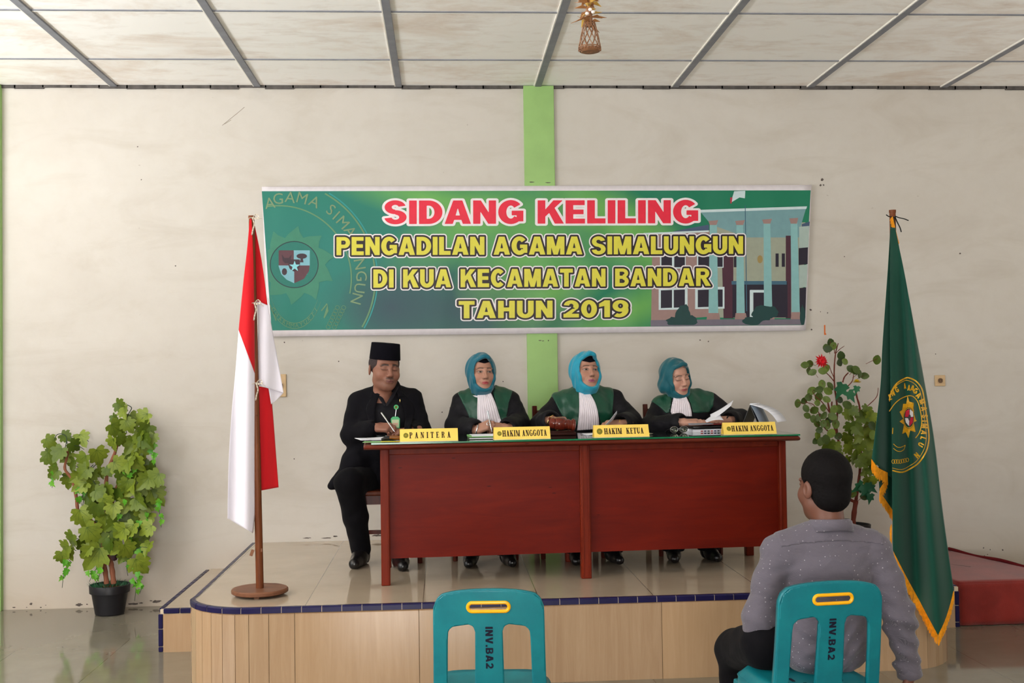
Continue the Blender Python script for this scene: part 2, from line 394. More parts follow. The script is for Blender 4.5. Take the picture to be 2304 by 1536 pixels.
def holed_wall(name, x0, x1, holes, mat):
    """a side wall with window holes: holes are (y centre, width, z0, z1)"""
    m = MB(); ys = [YB]
    for yc, w, z0, z1 in sorted(holes):
        m.bx(x0, x1, ys[-1], yc-w/2, 0, H); m.bx(x0, x1, yc-w/2, yc+w/2, 0, z0); m.bx(x0, x1, yc-w/2, yc+w/2, z1, H); ys.append(yc+w/2)
    m.bx(x0, x1, ys[-1], 0, 0, H); return struct(name, m, mat, smooth=0)
M_SIDE = pm('side_wall_paint', srgb(176, 170, 150), .7, .2, .06, 3)
holed_wall('wall_left', XL-.2, XL, LH, M_WALL); holed_wall('wall_right', XR, XR+.2, RH, M_SIDE)
m = MB(); m.bx(XL-.2, 1.1, YB-.2, YB, 0, H); m.bx(3.3, XR+.2, YB-.2, YB, 0, H); m.bx(1.1, 3.3, YB-.2, YB, 2.6, H)
struct('wall_front', m, M_SIDE, smooth=0)
M_FRAME = pm('window_wood', srgb(120, 80, 50), .5, .3)
for i, (x0, x1, hs) in enumerate(((XL-.2, XL-.12, LH), (XR+.12, XR+.2, RH))):
    for j, (yc, w, z0, z1) in enumerate(hs):
        f = MB()
        for a in (yc-w/2, yc-.03, yc+w/2-.06): f.bx(x0, x1, a, a+.06, z0, z1)
        for a in (z0, z1-.06): f.bx(x0, x1, yc-w/2, yc+w/2, a, a+.06)
        struct('window_%d' % (i*3+j+1), f, M_FRAME, smooth=0)
# green piers
struct('trim_1', MB().bx(2.893, 3.112, -.026, .02, 0, H-.004), M_GREENWALL, bevel=.003)
struct('trim_2', MB().bx(-1.0, -.772, -.045, .02, 0, H-.004), M_GREENWALL, bevel=.003)
# marks on the wall: nail holes, paint lost at the foot of the wall, a scrap of tape
M_CHIP = pm('bare_render', srgb(92, 84, 80), .9, .1, .35, 30, .4, 120)
mk = MB()
def blotch(px, py, w, h, n=11, Y=-.0006):
    c = at(px, py, 0); P = []
    for k in range(n):
        a = 2*PI*k/n; r = .55+.45*random.random(); P.append((c[0]+math.cos(a)*w*r, Y, c[2]+math.sin(a)*h*r))
    mk.add(P, [tuple(range(n))])
for px, py, s in ((1850, 404, 5), (1846, 417, 4), (1853, 416, 3), (1824, 697, 4), (1826, 741, 3), (1862, 704, 2.4), (1846, 701, 2), (310, 330, 2.4), (395, 598, 2.5), (318, 404, 2),
                  (762, 813, 2.2), (995, 927, 2.2), (1132, 858, 2), (2160, 570, 3), (2105, 796, 2), (1900, 577, 2), (2037, 645, 2), (1575, 765, 2.6), (1594, 768, 2.6), (640, 770, 2.4), (662, 1032, 2),
                  (2213, 1232, 2.6), (2228, 1236, 2), (2222, 1247, 2), (2256, 1237, 3), (2215, 1250, 2)):
    blotch(px, py, s*.0026, s*.0026)
for px, py, w, h in ((178, 1360, 10, 4), (196, 1359, 3, 2), (300, 1358, 15, 2.6), (318, 1356, 6, 2), (352, 1353, 13, 4), (340, 1351, 4, 1.5), (70, 1358, 4, 3), (92, 1366, 3, 1.5), (32, 1366, 5, 1.5),
                     (103, 1361, 2, 1), (60, 1366, 2, 1), (690, 1210, 12, 1.6), (735, 1210, 14, 1.6), (755, 1206, 6, 2), (850, 1204, 16, 3), (825, 1207, 7, 2), (2290, 1284, 16, 5), (2262, 1280, 9, 3)):
    blotch(px, py, w*.0031, h*.0031, 17)
M_SCRATCH = pm('pencil_grey', srgb(150, 138, 122), .8, .1)
for px, py, w, h in ((1215, 766, 5, 1.2), (1221, 767, 4, 1), (1233, 766, 1.6, 2), (1196, 411, 9, 1.4), (1232, 412, 8, 1.4)): blotch(px, py, w*.0031, h*.0031, 11, -.0268)
mk.build('paint_losses', M_CHIP, wb, smooth=0)
sm = MB()
for a, b in (((500, 282), (532, 256)), ((530, 258), (550, 241)), ((505, 279), (520, 270))):
    sm.tube([at(*a, -.0005), at(*b, -.0005)], .0014, 4)
sm.build('scratch', M_SCRATCH, wb, smooth=0)

# ------------------------------------------------------------------ stage and steps
SH = .425; ST = .25
def stage_y(x): return -2.268+.014*(x-1.5)
def stage_outline(inset=0.0, n=8):
    x0, x1, R = .935+inset, 5.065-inset, .36-inset; P = [(x0, 0.0)]
    yl, yr = stage_y(x0+R)+inset, stage_y(x1-R)+inset
    P.append((x0+.012, yl+R))
    for k in range(1, n+1):
        a = PI+PI/2*k/n; P.append((x0+R+math.cos(a)*R, yl+R+math.sin(a)*R))
    for k in range(n+1):
        a = 1.5*PI+PI/2*k/n; P.append((x1-R+math.cos(a)*R, yr+R+math.sin(a)*R))
    P.append((x1, 0.0)); return P
stage = struct('stage', MB().prism(stage_outline(.006), 0, SH-.001), M_RISERGROUT, smooth=0)
stage['label'] = 'low platform with polished cream tile top and dark blue tile edging'
MB().prism(stage_outline(.022), SH-.004, SH).build('stage_floor', M_STAGE, stage, smooth=0)
def along(P):
    L = [0.0]
    for a, b in zip(P, P[1:]): L.append(L[-1]+math.hypot(b[0]-a[0], b[1]-a[1]))
    return L
def at_len(P, L, s):
    s = min(max(s, 0), L[-1])
    for i in range(len(P)-1):
        if s <= L[i+1]+1e-9:
            u = (s-L[i])/max(L[i+1]-L[i], 1e-9); d = Vector((P[i+1][0]-P[i][0], P[i+1][1]-P[i][1])).normalized()
            return Vector((P[i][0]+(P[i+1][0]-P[i][0])*u, P[i][1]+(P[i+1][1]-P[i][1])*u)), d
def slabs(P, cuts, gap, z0, z1, out, inn, mb):
    """a run of tiles along outline P between successive cut lengths"""
    L = along(P)
    for a, b in zip(cuts, cuts[1:]):
        pts = [a+gap/2]+[l for l in L if a+gap/2+.004 < l < b-gap/2-.004]+[b-gap/2]
        vs = []
        for s in pts:
            p, d = at_len(P, L, s); nrm = Vector((d.y, -d.x))
            for off, z in ((out, z0), (out, z1-.006), (out-.006, z1), (-inn, z1), (-inn, z0)):
                q = p+nrm*off; vs.append((q.x, q.y, z))
        n = 5; fs = []
        for i in range(len(pts)-1):
            for k in range(n): fs.append((i*n+k, i*n+(k+1) % n, (i+1)*n+(k+1) % n, (i+1)*n+k))
        fs += [(0, 1, 2, 3, 4), tuple((len(pts)-1)*n+k for k in (4, 3, 2, 1, 0))]
        mb.add(vs, fs)
SP = stage_outline(); SL = along(SP)
cuts = list(np.arange(0, SL[-1], .1015))+[SL[-1]]
e = MB(); slabs(SP, cuts, .0035, SH-.028, SH+.0015, .003, .024, e); e.build('edge_tiles', M_BLUE, stage, smooth=30)
gm = MB(); slabs(SP, [0, SL[-1]], 0, SH-.0285, SH-.0005, .0005, .026, gm); gm.build('edge_grout', M_GROUT, stage, smooth=30)
rc = [0.0]+[SL[1]*k/3 for k in (1, 2, 3)]+[SL[k] for k in range(2, 10)]
xx = SL[9]; rest = SL[10]-xx
rc += [xx+.10, xx+.23]+[xx+.23+.629*k for k in range(1, 1+int((rest-.23)/.629))]
rc = [c for c in rc if c < SL[10]-.02]+[SL[k] for k in range(10, 19)]+[SL[18]+(SL[-1]-SL[18])*k/3 for k in (1, 2, 3)]
rt = MB(); slabs(SP, rc, .0028, 0, SH-.031, 0, .012, rt); rt.build('riser_tiles', M_RISER, stage, smooth=0)

def step_block(name, x0, x1, y, label, outer):
    s = struct(name, MB().bx(x0+.008, x1, y+.008, 0, 0, ST-.004), M_GROUT, smooth=0); s['label'] = label
    MB().bx(x0+.03 if outer < 0 else x0, x1 if outer < 0 else x1-.03, y+.025, 0, ST-.01, ST).build('step_top', M_STAGE, s, smooth=0)
    xa, xb = (x0+.026, x1) if outer < 0 else (x0, x1-.026)
    r = MB(); r.bx(xa, xb, y, y+.01, 0, ST-.030); xo = x0 if outer < 0 else x1
    r.bx(xo-.002, xo+.01, y+.03, 0, 0, ST-.03) if outer < 0 else r.bx(xo-.01, xo+.002, y+.03, 0, 0, ST-.03)
    r.build('riser_tile', M_RISER, s, smooth=0)
    b = MB(); w = (xb-xa)
    nx = max(2, int(round(w/.1)))
    for k in range(nx): b.bx(xa+w*k/nx+.002, xa+w*(k+1)/nx-.002, y-.002, y+.026, ST-.027, ST+.001)
    xv0, xv1 = (x0-.002, x0+.024) if outer < 0 else (x1-.024, x1+.002)
    for z0, z1 in ((.002, .03), (.034, .132), (.136, .220)): b.bx(xv0, xv1, y-.002, y+.012, z0, z1)
    ny = int(-y/.1)
    for k in range(ny): b.bx(xv0, xv1, y+.03+k*.1, y+.03+k*.1+.096, ST-.027, ST+.001)
    b.build('edge_tiles', M_BLUE, s, smooth=0, bevel=.003, bseg=1)
    return s
step_block('stage_step', .622, .934, -1.36, 'tiled side step with blue edging beside the potted grape-leaf plant', -1)
step_block('stage_step', 5.066, 5.43, -1.30, 'tiled side step with blue edging, between platform and red carpet', 1)
# carpeted block beyond the right-hand step, its carpet running up the wall side
cb = thing('carpeted_step', 'step covered in worn dark red carpet against the cream wall', 'step', (5.75, -.6, 0))
N, K = 26, 14; P = np.zeros((N, K, 3))
for i in range(N):
    for j in range(K):
        v = j/(K-1); y = -1.262+v*1.23; x = 5.455+(5.95+.30*(1-v)-5.455)*i/(N-1)
        z = ST+.008+.004*math.sin(9*x+3*v)*v
        P[i, j] = (x, y, z)
top = MB().grid(P)
fr = np.array([[(P[i, 0, 0], -1.262-.004*math.sin(i*1.3)*(1-w), .004+(P[i, 0, 2]-.004)*w) for w in (0, .12, .5, .9, 1)] for i in range(N)]); top.grid(fr)
sd = np.array([[(5.455-.004*math.sin(j)*(1-w), P[0, j, 1], .004+(P[0, j, 2]-.004)*w) for w in (0, .5, 1)] for j in range(K)]); top.grid(sd)
se_ = np.array([[(P[-1, j, 0]+.004*math.sin(2*j)*(1-w), P[-1, j, 1], .004+(P[-1, j, 2]-.004)*w) for w in (0, .5, 1)] for j in range(K)]); top.grid(se_)
top.build('carpet', M_REDCARPET, cb, smooth=40, solid=.012)
MB().bx(5.47, 5.93, -1.24, -.02, 0, ST-.006).build('block', M_GROUT, cb, smooth=0)
hem = MB(); hem.tube([(5.95+.30*(1-v)-.012+.006*math.sin(9*v), -1.25+v*1.21, ST+.018+.006*math.sin(14*v)) for v in np.linspace(0, 1, 24)], .012, 8)
hem.build('carpet_roll', pm('red_carpet_edge', srgb(98, 26, 30), .95, .1, .2, 8), cb)
cut = MB(); p = [(5.60+.022*k, -.50-.030*k+.01*random.random(), ST+.012) for k in range(9)]; cut.tube(p, .004, 5); cut.build('tear', M_CHIP, cb)

# ------------------------------------------------------------------ banner
BY = -.040
bn = thing('banner', 'wide green printed vinyl banner with red and yellow lettering on the cream wall', 'banner', tuple(at(1210, 585, BY)))
def banner_material():
    t = NT('printed_vinyl'); g = t.geo()
    def blob(px, py, rx, ry, rot=0.0, soft=1.0):
        c = at(px, py, BY); s = 2562/8.1
        mp = t.node('ShaderNodeMapping'); mp.vector_type = 'TEXTURE'
        mp.inputs['Location'].default_value = tuple(c); mp.inputs['Rotation'].default_value = (0, rot, 0); mp.inputs['Scale'].default_value = (rx/s, 1, ry/s)
        t.link(g, mp.inputs[0]); gr = t.node('ShaderNodeTexGradient', gradient_type='SPHERICAL'); t.link(mp.outputs[0], gr.inputs[0])
        return t.math('POWER', gr.outputs['Fac'], soft)
    c = t.mix(t.noise(t.geo((1, 1, 2)), .9, 2), srgb(14, 108, 82), srgb(20, 124, 90))
    c = t.mix(blob(700, 600, 330, 330, 0, .6), c, srgb(20, 116, 108))
    c = t.mix(blob(1050, 700, 330, 130, .1, .7), c, srgb(42, 74, 84))
    c = t.mix(blob(880, 690, 120, 90, 0, .8), c, srgb(40, 72, 84))
    for px, py, rx, ry, rot, k in ((960, 445, 260, 60, .25, 1.0), (1060, 500, 240, 90, -.5, 1.1), (1190, 560, 210, 110, -.7, .8), (1380, 480, 240, 70, .5, 1.0), (1250, 650, 180, 80, -.6, 1.0),
                                    (1420, 700, 260, 60, -.4, .9), (1440, 560, 180, 90, .6, 1.0)):
        c = t.mix(t.math('MULTIPLY', blob(px, py, rx, ry, rot, k), .85), c, srgb(112, 176, 82))
    t.base(c); t.set(Roughness=.42, Specular_IOR_Level=.35)
    w = t.node('ShaderNodeTexWave'); w.inputs['Scale'].default_value = .9; w.inputs['Distortion'].default_value = 5; w.inputs['Detail'].default_value = 2
    t.link(t.geo((1, 1, .55)), w.inputs[0]); t.bump(w.outputs['Fac'], .25, .02); return t.m
def flat(name, rgb, rough=.42, spec=.35): return pm(name, srgb(*rgb), rough, spec, .05, 20)
M_BANNER = banner_material(); M_VINYLW = flat('white_vinyl', (226, 220, 226))
TL, TR, BR, BL = (589, 420), (1826, 416), (1813, 743), (603, 757)
def quad_grid(c, nu, nv, Y): 
    c = [np.array(p, float) for p in c]; out = []
    for i in range(nu+1):
        u = i/nu; a = c[0]+(c[1]-c[0])*u; b = c[3]+(c[2]-c[3])*u
        out.append([at(*(a+(b-a)*j/nv), Y if not callable(Y) else Y(u, j/nv)) for j in range(nv+1)])
    return np.array(out)
wave = lambda u, v: BY+.0035+.002*math.sin(11*u+4*v)*math.sin(3*v+.5)
MB().grid(quad_grid((TL, TR, BR, BL), 60, 16, BY+.003)).build('white_border', M_VINYLW, bn, solid=.0012)
iTL, iTR, iBR, iBL = (589, 430), (1824, 428), (1807, 731), (611, 743)
MB().grid(quad_grid((iTL, iTR, iBR, iBL), 60, 16, BY)).build('printed_field', M_BANNER, bn)
LAY = [1]
def lay(): LAY[0] += 1; return BY-.0004-.00007*LAY[0]
PRINT = {'picture': (MB(), []), 'emblem': (MB(), [])}
def print_slot(name, mat):
    m, mats = PRINT[name.split('_')[0]]
    if mat not in mats: mats.append(mat)
    return m, mats.index(mat)
def art(name, mat, polys, Y=None, cell=1.0, raw=False):
    """flat print on the banner: polygons measured in the survey picture"""
    Y = lay() if Y is None else Y; m, mi = print_slot(name, mat)
    if raw or all(len(p) <= 4 for p in polys):
        for p in polys: m.add([at(x, y, Y) for x, y in p], [tuple(range(len(p)))], mi)
    else: add_polys(m, shape_polys(polys, [], cell), lambda x, y: at(x, y, Y), mi)
# printed building
clip = lambda P: P
cT, cW, cP = flat('print_teal_white', (128, 176, 178)), flat('print_pale_wall', (160, 178, 172)), flat('print_soffit', (112, 152, 158))
cD, cB, cK = flat('print_dark', (32, 26, 44)), flat('print_maroon', (70, 36, 52)), flat('print_tan', (150, 122, 118))
cC, cG, cR = flat('print_cream_wall', (150, 156, 140)), flat('print_bush', (22, 62, 62)), flat('print_roof', (66, 84, 112))
cL, cS, cGr = flat('print_light', (196, 214, 218)), flat('print_blue', (58, 96, 118)), flat('print_grey', (110, 104, 118))
q = lambda *a: [(a[i], a[i+1]) for i in range(0, len(a), 2)]
art('picture_wall', cK, [q(1468, 527, 1597, 518, 1597, 712, 1465, 722)])
art('picture_wall', cC, [q(1597, 505, 1812, 500, 1805, 716, 1597, 714)])
art('picture_roof', cR, [q(1515, 520, 1595, 505, 1595, 519, 1515, 526), q(1804, 504, 1822, 498, 1821, 512, 1804, 516)])
art('picture_wall', cP, [q(1572, 472, 1815, 464, 1800, 514, 1810, 534, 1680, 534, 1600, 505)])
art('picture_entrance', cB, [q(1624, 572, 1650, 572, 1650, 716, 1628, 716), q(1768, 530, 1780, 530, 1780, 716, 1768, 716)])
art('picture_entrance', cD, [q(1648, 634, 1772, 634, 1772, 714, 1648, 714)])
art('picture_beam', cS, [q(1646, 632, 1770, 632, 1770, 640, 1646, 640)])
art('picture_doorway', cL, [q(1687, 652, 1722, 652, 1722, 658, 1695, 658, 1695, 716, 1687, 716)])
art('picture_window_frame', cL, [q(1485, 572, 1543, 572, 1543, 604, 1485, 604), q(1482, 648, 1547, 646, 1547, 696, 1482, 697), q(1564, 646, 1630, 645, 1630, 694, 1564, 695), q(1568, 574, 1628, 574, 1628, 602, 1568, 602)])
art('picture_window', cD, [q(1488, 574, 1512, 574, 1512, 601, 1488, 601), q(1517, 574, 1541, 574, 1541, 601, 1517, 601), q(1487, 653, 1512, 652, 1512, 692, 1487, 693), q(1516, 652, 1541, 651, 1541, 691, 1516, 692),
                          q(1570, 652, 1596, 651, 1596, 690, 1570, 691), q(1614, 651, 1626, 651, 1626, 690, 1614, 690), q(1571, 577, 1596, 577, 1596, 600, 1571, 600), q(1613, 577, 1626, 577, 1626, 600, 1613, 600),
                          q(1745, 570, 1752, 570, 1752, 600, 1745, 600), q(1759, 570, 1766, 570, 1766, 600, 1759, 600), q(1797, 558, 1818, 555, 1817, 594, 1797, 596), q(1799, 648, 1814, 646, 1812, 712, 1799, 712), q(1651, 577, 1657, 577, 1657, 601, 1651, 601)])
art('picture_wall', cW, [q(1798, 510, 1821, 508, 1819, 556, 1798, 558), q(1798, 597, 1817, 595, 1815, 645, 1798, 647)])
art('picture_column', cT, [q(1597, 502, 1613, 502, 1616, 716, 1594, 716), q(1657, 502, 1672, 502, 1676, 716, 1657, 716), q(1718, 498, 1733, 498, 1738, 716, 1719, 716), q(1779, 498, 1794, 498, 1800, 716, 1781, 716)])
art('picture_capital', cK, [q(1594, 497, 1616, 495, 1612, 506, 1597, 506), q(1654, 497, 1676, 495, 1672, 506, 1657, 506), q(1715, 494, 1737, 492, 1733, 503, 1718, 503), q(1776, 491, 1796, 490, 1793, 503, 1779, 503)])
art('picture_base', cK, [q(1592, 704, 1618, 704, 1622, 728, 1588, 730), q(1655, 704, 1678, 704, 1682, 724, 1652, 726), q(1719, 706, 1741, 706, 1744, 726, 1718, 728), q(1781, 702, 1800, 702, 1803, 724, 1778, 726)])
art('picture_cornice', cL, [q(1572, 472, 1816, 464, 1814, 470, 1572, 478), q(1448, 524, 1595, 518, 1595, 522, 1448, 528)])
art('picture_ground', cGr, [q(1464, 720, 1640, 718, 1806, 718, 1806, 730, 1464, 734)])
art('picture_pole', cS, [q(1676, 462, 1677.6, 462, 1681, 700, 1679, 700)])
art('picture_flag', cL, [q(1652, 430, 1677, 429, 1676, 446, 1664, 444, 1644, 456)]); art('picture_flag', flat('print_red', (170, 50, 70)), [q(1643, 444, 1648, 444, 1646, 458, 1643, 457)])
art('picture_crest', flat('print_gold', (150, 130, 80)), [ell(1710, 583, 6, 9, 16)])
bush = []
for cx, cy, rx, ry in ((1537, 712, 18, 30), (1520, 724, 22, 12), (1550, 722, 20, 14), (1715, 704, 24, 20), (1692, 722, 24, 10), (1737, 702, 14, 14), (1806, 712, 6, 26)):
    bush.append([(cx+rx*(.8+.3*random.random())*math.cos(2*PI*k/22), min(731, cy+ry*(.8+.3*random.random())*math.sin(2*PI*k/22))) for k in range(22)])
art('picture_bush', cG, bush)
# emblem at the other end: rings, petals, shield
eR = flat('print_faint_gold', (92, 136, 98)); eG = flat('print_olive', (52, 124, 100)); eT = flat('print_cyan', (30, 140, 138))
def clipped_ring(cx, cy, R, w, a0, a1, n=60):
    pts = [(cx+R*math.cos(math.radians(a)), cy+R*math.sin(math.radians(a))) for a in np.linspace(a0, a1, n)]
    out = []
    for a, b in zip(pts, pts[1:]):
        if all(590 < p[0] and 431 < p[1] < 741 and p[0] > 589+(p[1]-420)*.043+3 for p in (a, b)):
            na = ((a[0]-cx)/R*w, (a[1]-cy)/R*w); nb = ((b[0]-cx)/R*w, (b[1]-cy)/R*w)
            out.append([a, b, (b[0]-nb[0], b[1]-nb[1]), (a[0]-na[0], a[1]-na[1])])
    return out
art('emblem_ring', eT, clipped_ring(627, 626, 224, 3, -75, 40)); art('emblem_ring', eR, clipped_ring(627, 626, 219, 3.5, -75, 40)+clipped_ring(627, 626, 165, 3, -110, 12))
pet = []
for k in range(10):
    a = 2*PI*k/10+.25; c, s = math.cos(a), math.sin(a); P = []
    for t, w in ((40, -26), (60, -22), (74, -10), (92, 14), (78, 16), (62, 24), (40, 26)):
        P.append((663+c*t-s*w, 597+s*t*.96+c*w))
    pet.append([(max(x, 596+(y-430)*.045), y) for x, y in P])
art('emblem_petals', eG, pet+[ell(662, 596, 60, 58)], cell=1.2)
art('emblem_disc', flat('print_disc_edge', (22, 44, 52)), [ell(662, 595, 55, 53)]); art('emblem_disc', flat('print_disc', (20, 110, 98)), [ell(662, 595, 53, 51)])
sh = lambda x, y, s=1.0: [(x-35*s, y-34*s), (x+35*s, y-34*s), (x+35*s, y+2*s), (x+29*s, y+20*s), (x+17*s, y+32*s), (x, y+40*s), (x-17*s, y+32*s), (x-29*s, y+20*s), (x-35*s, y+2*s)]
eM, eB = flat('print_shield_maroon', (86, 50, 60)), flat('print_shield_blue', (118, 172, 186))
art('emblem_shield', eB, [sh(662, 597)], cell=.8)
art('emblem_shield', eM, [q(627, 563, 661, 563, 661, 597, 627, 597), q(662, 597, 697, 597, 695, 610, 684, 627, 662, 637)], cell=.8)
art('emblem_device', flat('print_shield_dark', (54, 34, 46)), [q(634, 572, 640, 580, 650, 580, 656, 572, 654, 586, 649, 592, 641, 592, 636, 586), ell(679, 576, 12, 6, 14), q(677, 578, 681, 578, 683, 590, 675, 590), sh(662, 596, .37), ell(640, 611, 6, 8, 10)], cell=.7)
art('emblem_device', flat('print_star', (134, 206, 216)), [[(663+(13 if k % 2 == 0 else 5)*math.sin(PI*k/5), 599-(13 if k % 2 == 0 else 5)*math.cos(PI*k/5)) for k in range(10)]], cell=.6)
# ribbon and leaf sprays under the shield
rb = [];
for a in range(25, 156, 5):
    for R in (104, 92):
        p, p2 = [(663+R*math.cos(math.radians(b))*.62, 634+R*math.sin(math.radians(b))) for b in (a, a+5)]
        if max(p[1], p2[1]) < 741: rb.append([p, p2, (p2[0], p2[1]+1.5), (p[0], p[1]+1.5)])
art('emblem_ribbon', eR, rb+[q(606, 684, 608, 684, 622, 720, 620, 722), q(735, 682, 737, 684, 724, 700, 722, 698), q(737, 684, 739, 700, 730, 716, 728, 714)])
lf = []
for k in range(7):
    cx, cy = 766-k*3.4, 692+k*7.2
    for dx in (-7, 7): lf += clipped_ring(cx+dx, cy, 5.4, 1.1, 0, 360, 10)
art('emblem_leaves', eR, lf)
def glyph_curve(ch):
    cu = bpy.data.curves.new('glyph', 'FONT'); cu.body = ch; cu.size = 1.4; cu.align_x = 'CENTER'; cu.dimensions = '2D'; cu.fill_mode = 'FRONT'; cu.resolution_u = 3
    o = bpy.data.objects.new('glyph', cu); COL.objects.link(o); dg = bpy.context.evaluated_depsgraph_get()
    me = bpy.data.meshes.new_from_object(o.evaluated_get(dg)); vs = [tuple(v.co) for v in me.vertices]; fs = [tuple(p.vertices) for p in me.polygons]
    bpy.data.objects.remove(o); bpy.data.curves.remove(cu); bpy.data.meshes.remove(me); return vs, fs
def arc_text(items, size, Y, mat):
    m, mi = print_slot('emblem_lettering', mat)
    for ch, px, py, ang in items:
        vs, fs = glyph_curve(ch); c, s = math.cos(ang), math.sin(ang)
        m.add([at(px+size*(x*c+(y-.5)*s), py+size*(x*s-(y-.5)*c), Y) for x, y, z in vs], fs, mi)
it = []
for ch, px, py in (('A', 607, 456), ('G', 626, 446), ('A', 653, 443), ('M', 680, 445), ('A', 708, 453), ('S', 745, 471), ('I', 757, 484), ('M', 772, 500), ('A', 789, 520), ('N', 810, 594), ('G', 814, 621), ('U', 810, 648), ('N', 803, 672)):
    it.append((ch, px, py, math.atan2(px-632, -(py-620))*.98))
arc_text(it, 25, lay(), flat('print_letter_olive', (112, 140, 104)))
it = [(ch, 663+100*.62*math.cos(math.radians(a)), 632+100*math.sin(math.radians(a)), math.radians(a-90)*.7) for ch, a in zip('DHARMMAYUKTI', np.linspace(140, 40, 12))]
arc_text(it, 9, lay(), eR)
for k_, nm_ in (('picture', 'printed_building'), ('emblem', 'printed_emblem')): PRINT[k_][0].build(nm_, PRINT[k_][1], bn, smooth=0)
# the four lines of lettering, each with its outlines
def line(txt, xl, xr, ytl, ybl, ytr, ybr, levels, gap=.07, space=.34):
    hpx = (ybl-ytl+ybr-ytr)/2; cell = 1.0/hpx*.9
    xs, ys, D, W = text_field(txt, BLACK, gap, space, cell, .28)
    def mp(Y):
        def fn(x, y):
            u = x/W; yb = ybl+(ybr-ybl)*u; yt = ytl+(ytr-ytl)*u; return at(xl+(xr-xl)*u, yb+(yt-yb)*y, Y)
        return fn
    m = MB(); mats = []
    for k, (lv, mat) in enumerate(levels):
        add_polys(m, fill_level(xs, ys, D, lv), mp(lay()), k); mats.append(mat)
    m.build('lettering', mats, bn, smooth=0)
lW, lR, lK, lY = flat('letter_white', (228, 222, 226)), flat('letter_red', (222, 34, 62)), flat('letter_black', (30, 16, 24)), flat('letter_yellow', (212, 204, 66))
line('SIDANG KELILING', 864, 1571, 451, 504, 450, 502, [(.09, lW), (0, lR)], .075, .42)
LV = [(.165, lW), (.10, lK), (0, lY)]
line('PENGADILAN AGAMA SIMALUNGUN', 757, 1672, 533, 574, 531, 571, LV, .085, .42)
line('DI KUA KECAMATAN BANDAR', 840, 1599, 606, 647, 603, 643, LV, .10, .46)
line('TAHUN 2019', 1032, 1414, 677, 716, 675, 713, LV, .10, .42)

# ------------------------------------------------------------------ sockets on the wall
M_SOCK = pm('aged_plastic', srgb(202, 172, 132), .45, .4, .06, 20); M_SOCKD = pm('socket_dark', srgb(52, 40, 32), .5, .3)
def socket(px, py, w, h, label):
    c = at(px, py, 0); t = thing('wall_socket', label, 'socket', (c[0], 0, c[2]))
    MB().bx(c[0]-w/2, c[0]+w/2, -.011, 0, c[2]-h/2, c[2]+h/2).build('cover_plate', M_SOCK, t, bevel=.003)
    Mx = Matrix.Translation((c[0], -.011, c[2])) @ Matrix.Rotation(PI/2, 4, 'X')
    MB().lathe([(.024, 0), (.024, .004), (.019, .004), (.018, -.006)], 24, Mx).build('outlet_ring', M_SOCK, t)
    hd = MB().lathe([(.0175, .0015), (.0175, .002)], 20, Mx); hd.build('outlet_well', pm('socket_shadow', srgb(120, 92, 66), .5, .3), t)
    h2 = MB()
    for dx in (-.0085, .0085): h2.lathe([(.0032, .002), (.0032, .0035)], 10, Matrix.Translation((c[0]+dx, -.011, c[2])) @ Matrix.Rotation(PI/2, 4, 'X'))
    h2.bx(c[0]-.017, c[0]+.017, -.0165, -.0135, c[2]+.009, c[2]+.011); h2.bx(c[0]-.017, c[0]+.017, -.0165, -.0135, c[2]-.011, c[2]-.009)
    h2.build('outlet_holes', M_SOCKD, t)
socket(2114, 856, .078, .080, 'square beige wall socket beyond the green flag')
socket(632, 867, .078, .160, 'beige wall socket half hidden behind the red and white flag')
tp = at(1856, 742, 0)
tag(MB().prism([(-.007, -.036), (.008, -.036), (.010, -.030), (.003, -.02), (.004, .036), (-.006, .036)], -.0012, 0, lambda x, y, z: (tp[0]+x, z, tp[2]+y)).build('tape_scrap', pm('orange_tape', srgb(206, 106, 48), .6, .3), smooth=0),
    'torn strip of orange tape stuck on the wall below the banner corner', 'tape')
# ================================================================== desk
def wood(name, c1, c2, scale=(1.2, 9, 9), rough=.45, grain=1.0, coat=.0):
    t = NT(name); n = t.noise(t.coord('Object', scale), 2.4, 7, .62, .8); n2 = t.noise(t.coord('Object', (scale[0]*.5, scale[1]*.4, scale[2]*.4)), 1.6, 3)
    c = t.mix(t.ramp(n, [(.3, 0.0), (.72, 1.0)]), c1, c2); c = t.mix(t.math('MULTIPLY', t.ramp(n2, [(.4, 0.0), (.7, 1.0)]), .35), c, tuple(x*.55 for x in c1))
    v = t.node('ShaderNodeTexVoronoi'); v.inputs['Scale'].default_value = 5.5; t.link(t.coord('Object', (.8, 3, 3)), v.inputs['Vector'])
    c = t.mix(t.ramp(v.outputs['Distance'], [(.03, .75), (.07, 0.0)]), c, tuple(x*.2 for x in c1))
    t.base(c); t.set(Roughness=rough, Specular_IOR_Level=.16, Coat_Weight=coat, Coat_Roughness=.15); return t.m
M_DESK = wood('red_brown_veneer', srgb(92, 13, 2), srgb(110, 22, 4))
M_DESKL = wood('red_brown_leg_wood', srgb(98, 24, 8), srgb(120, 38, 14), (9, 9, 1.2))
M_TOP = wood('dark_red_top_wood', srgb(84, 28, 18), srgb(112, 46, 30), (1.2, 9, 9), .3, 1, .1)
M_FELT = pm('dark_green_cloth', srgb(16, 52, 42), .7, .2, .1, 12)
def glass_material():
    t = NT('desk_glass'); t.base((.80, .95, .88)); t.set(Roughness=.02, IOR=1.5, Transmission_Weight=1.0); return t.m
M_GLASS = glass_material()
M_GLASSEDGE = pm('green_glass_edge', srgb(10, 112, 72), .15, .6, .25, 12)
TH = .0567; DR = Vector((3.1, -1.30, SH))
desk = thing('desk', 'long red-brown wooden desk with a modesty panel standing on the platform', 'desk', DR, TH)
TZ = .787
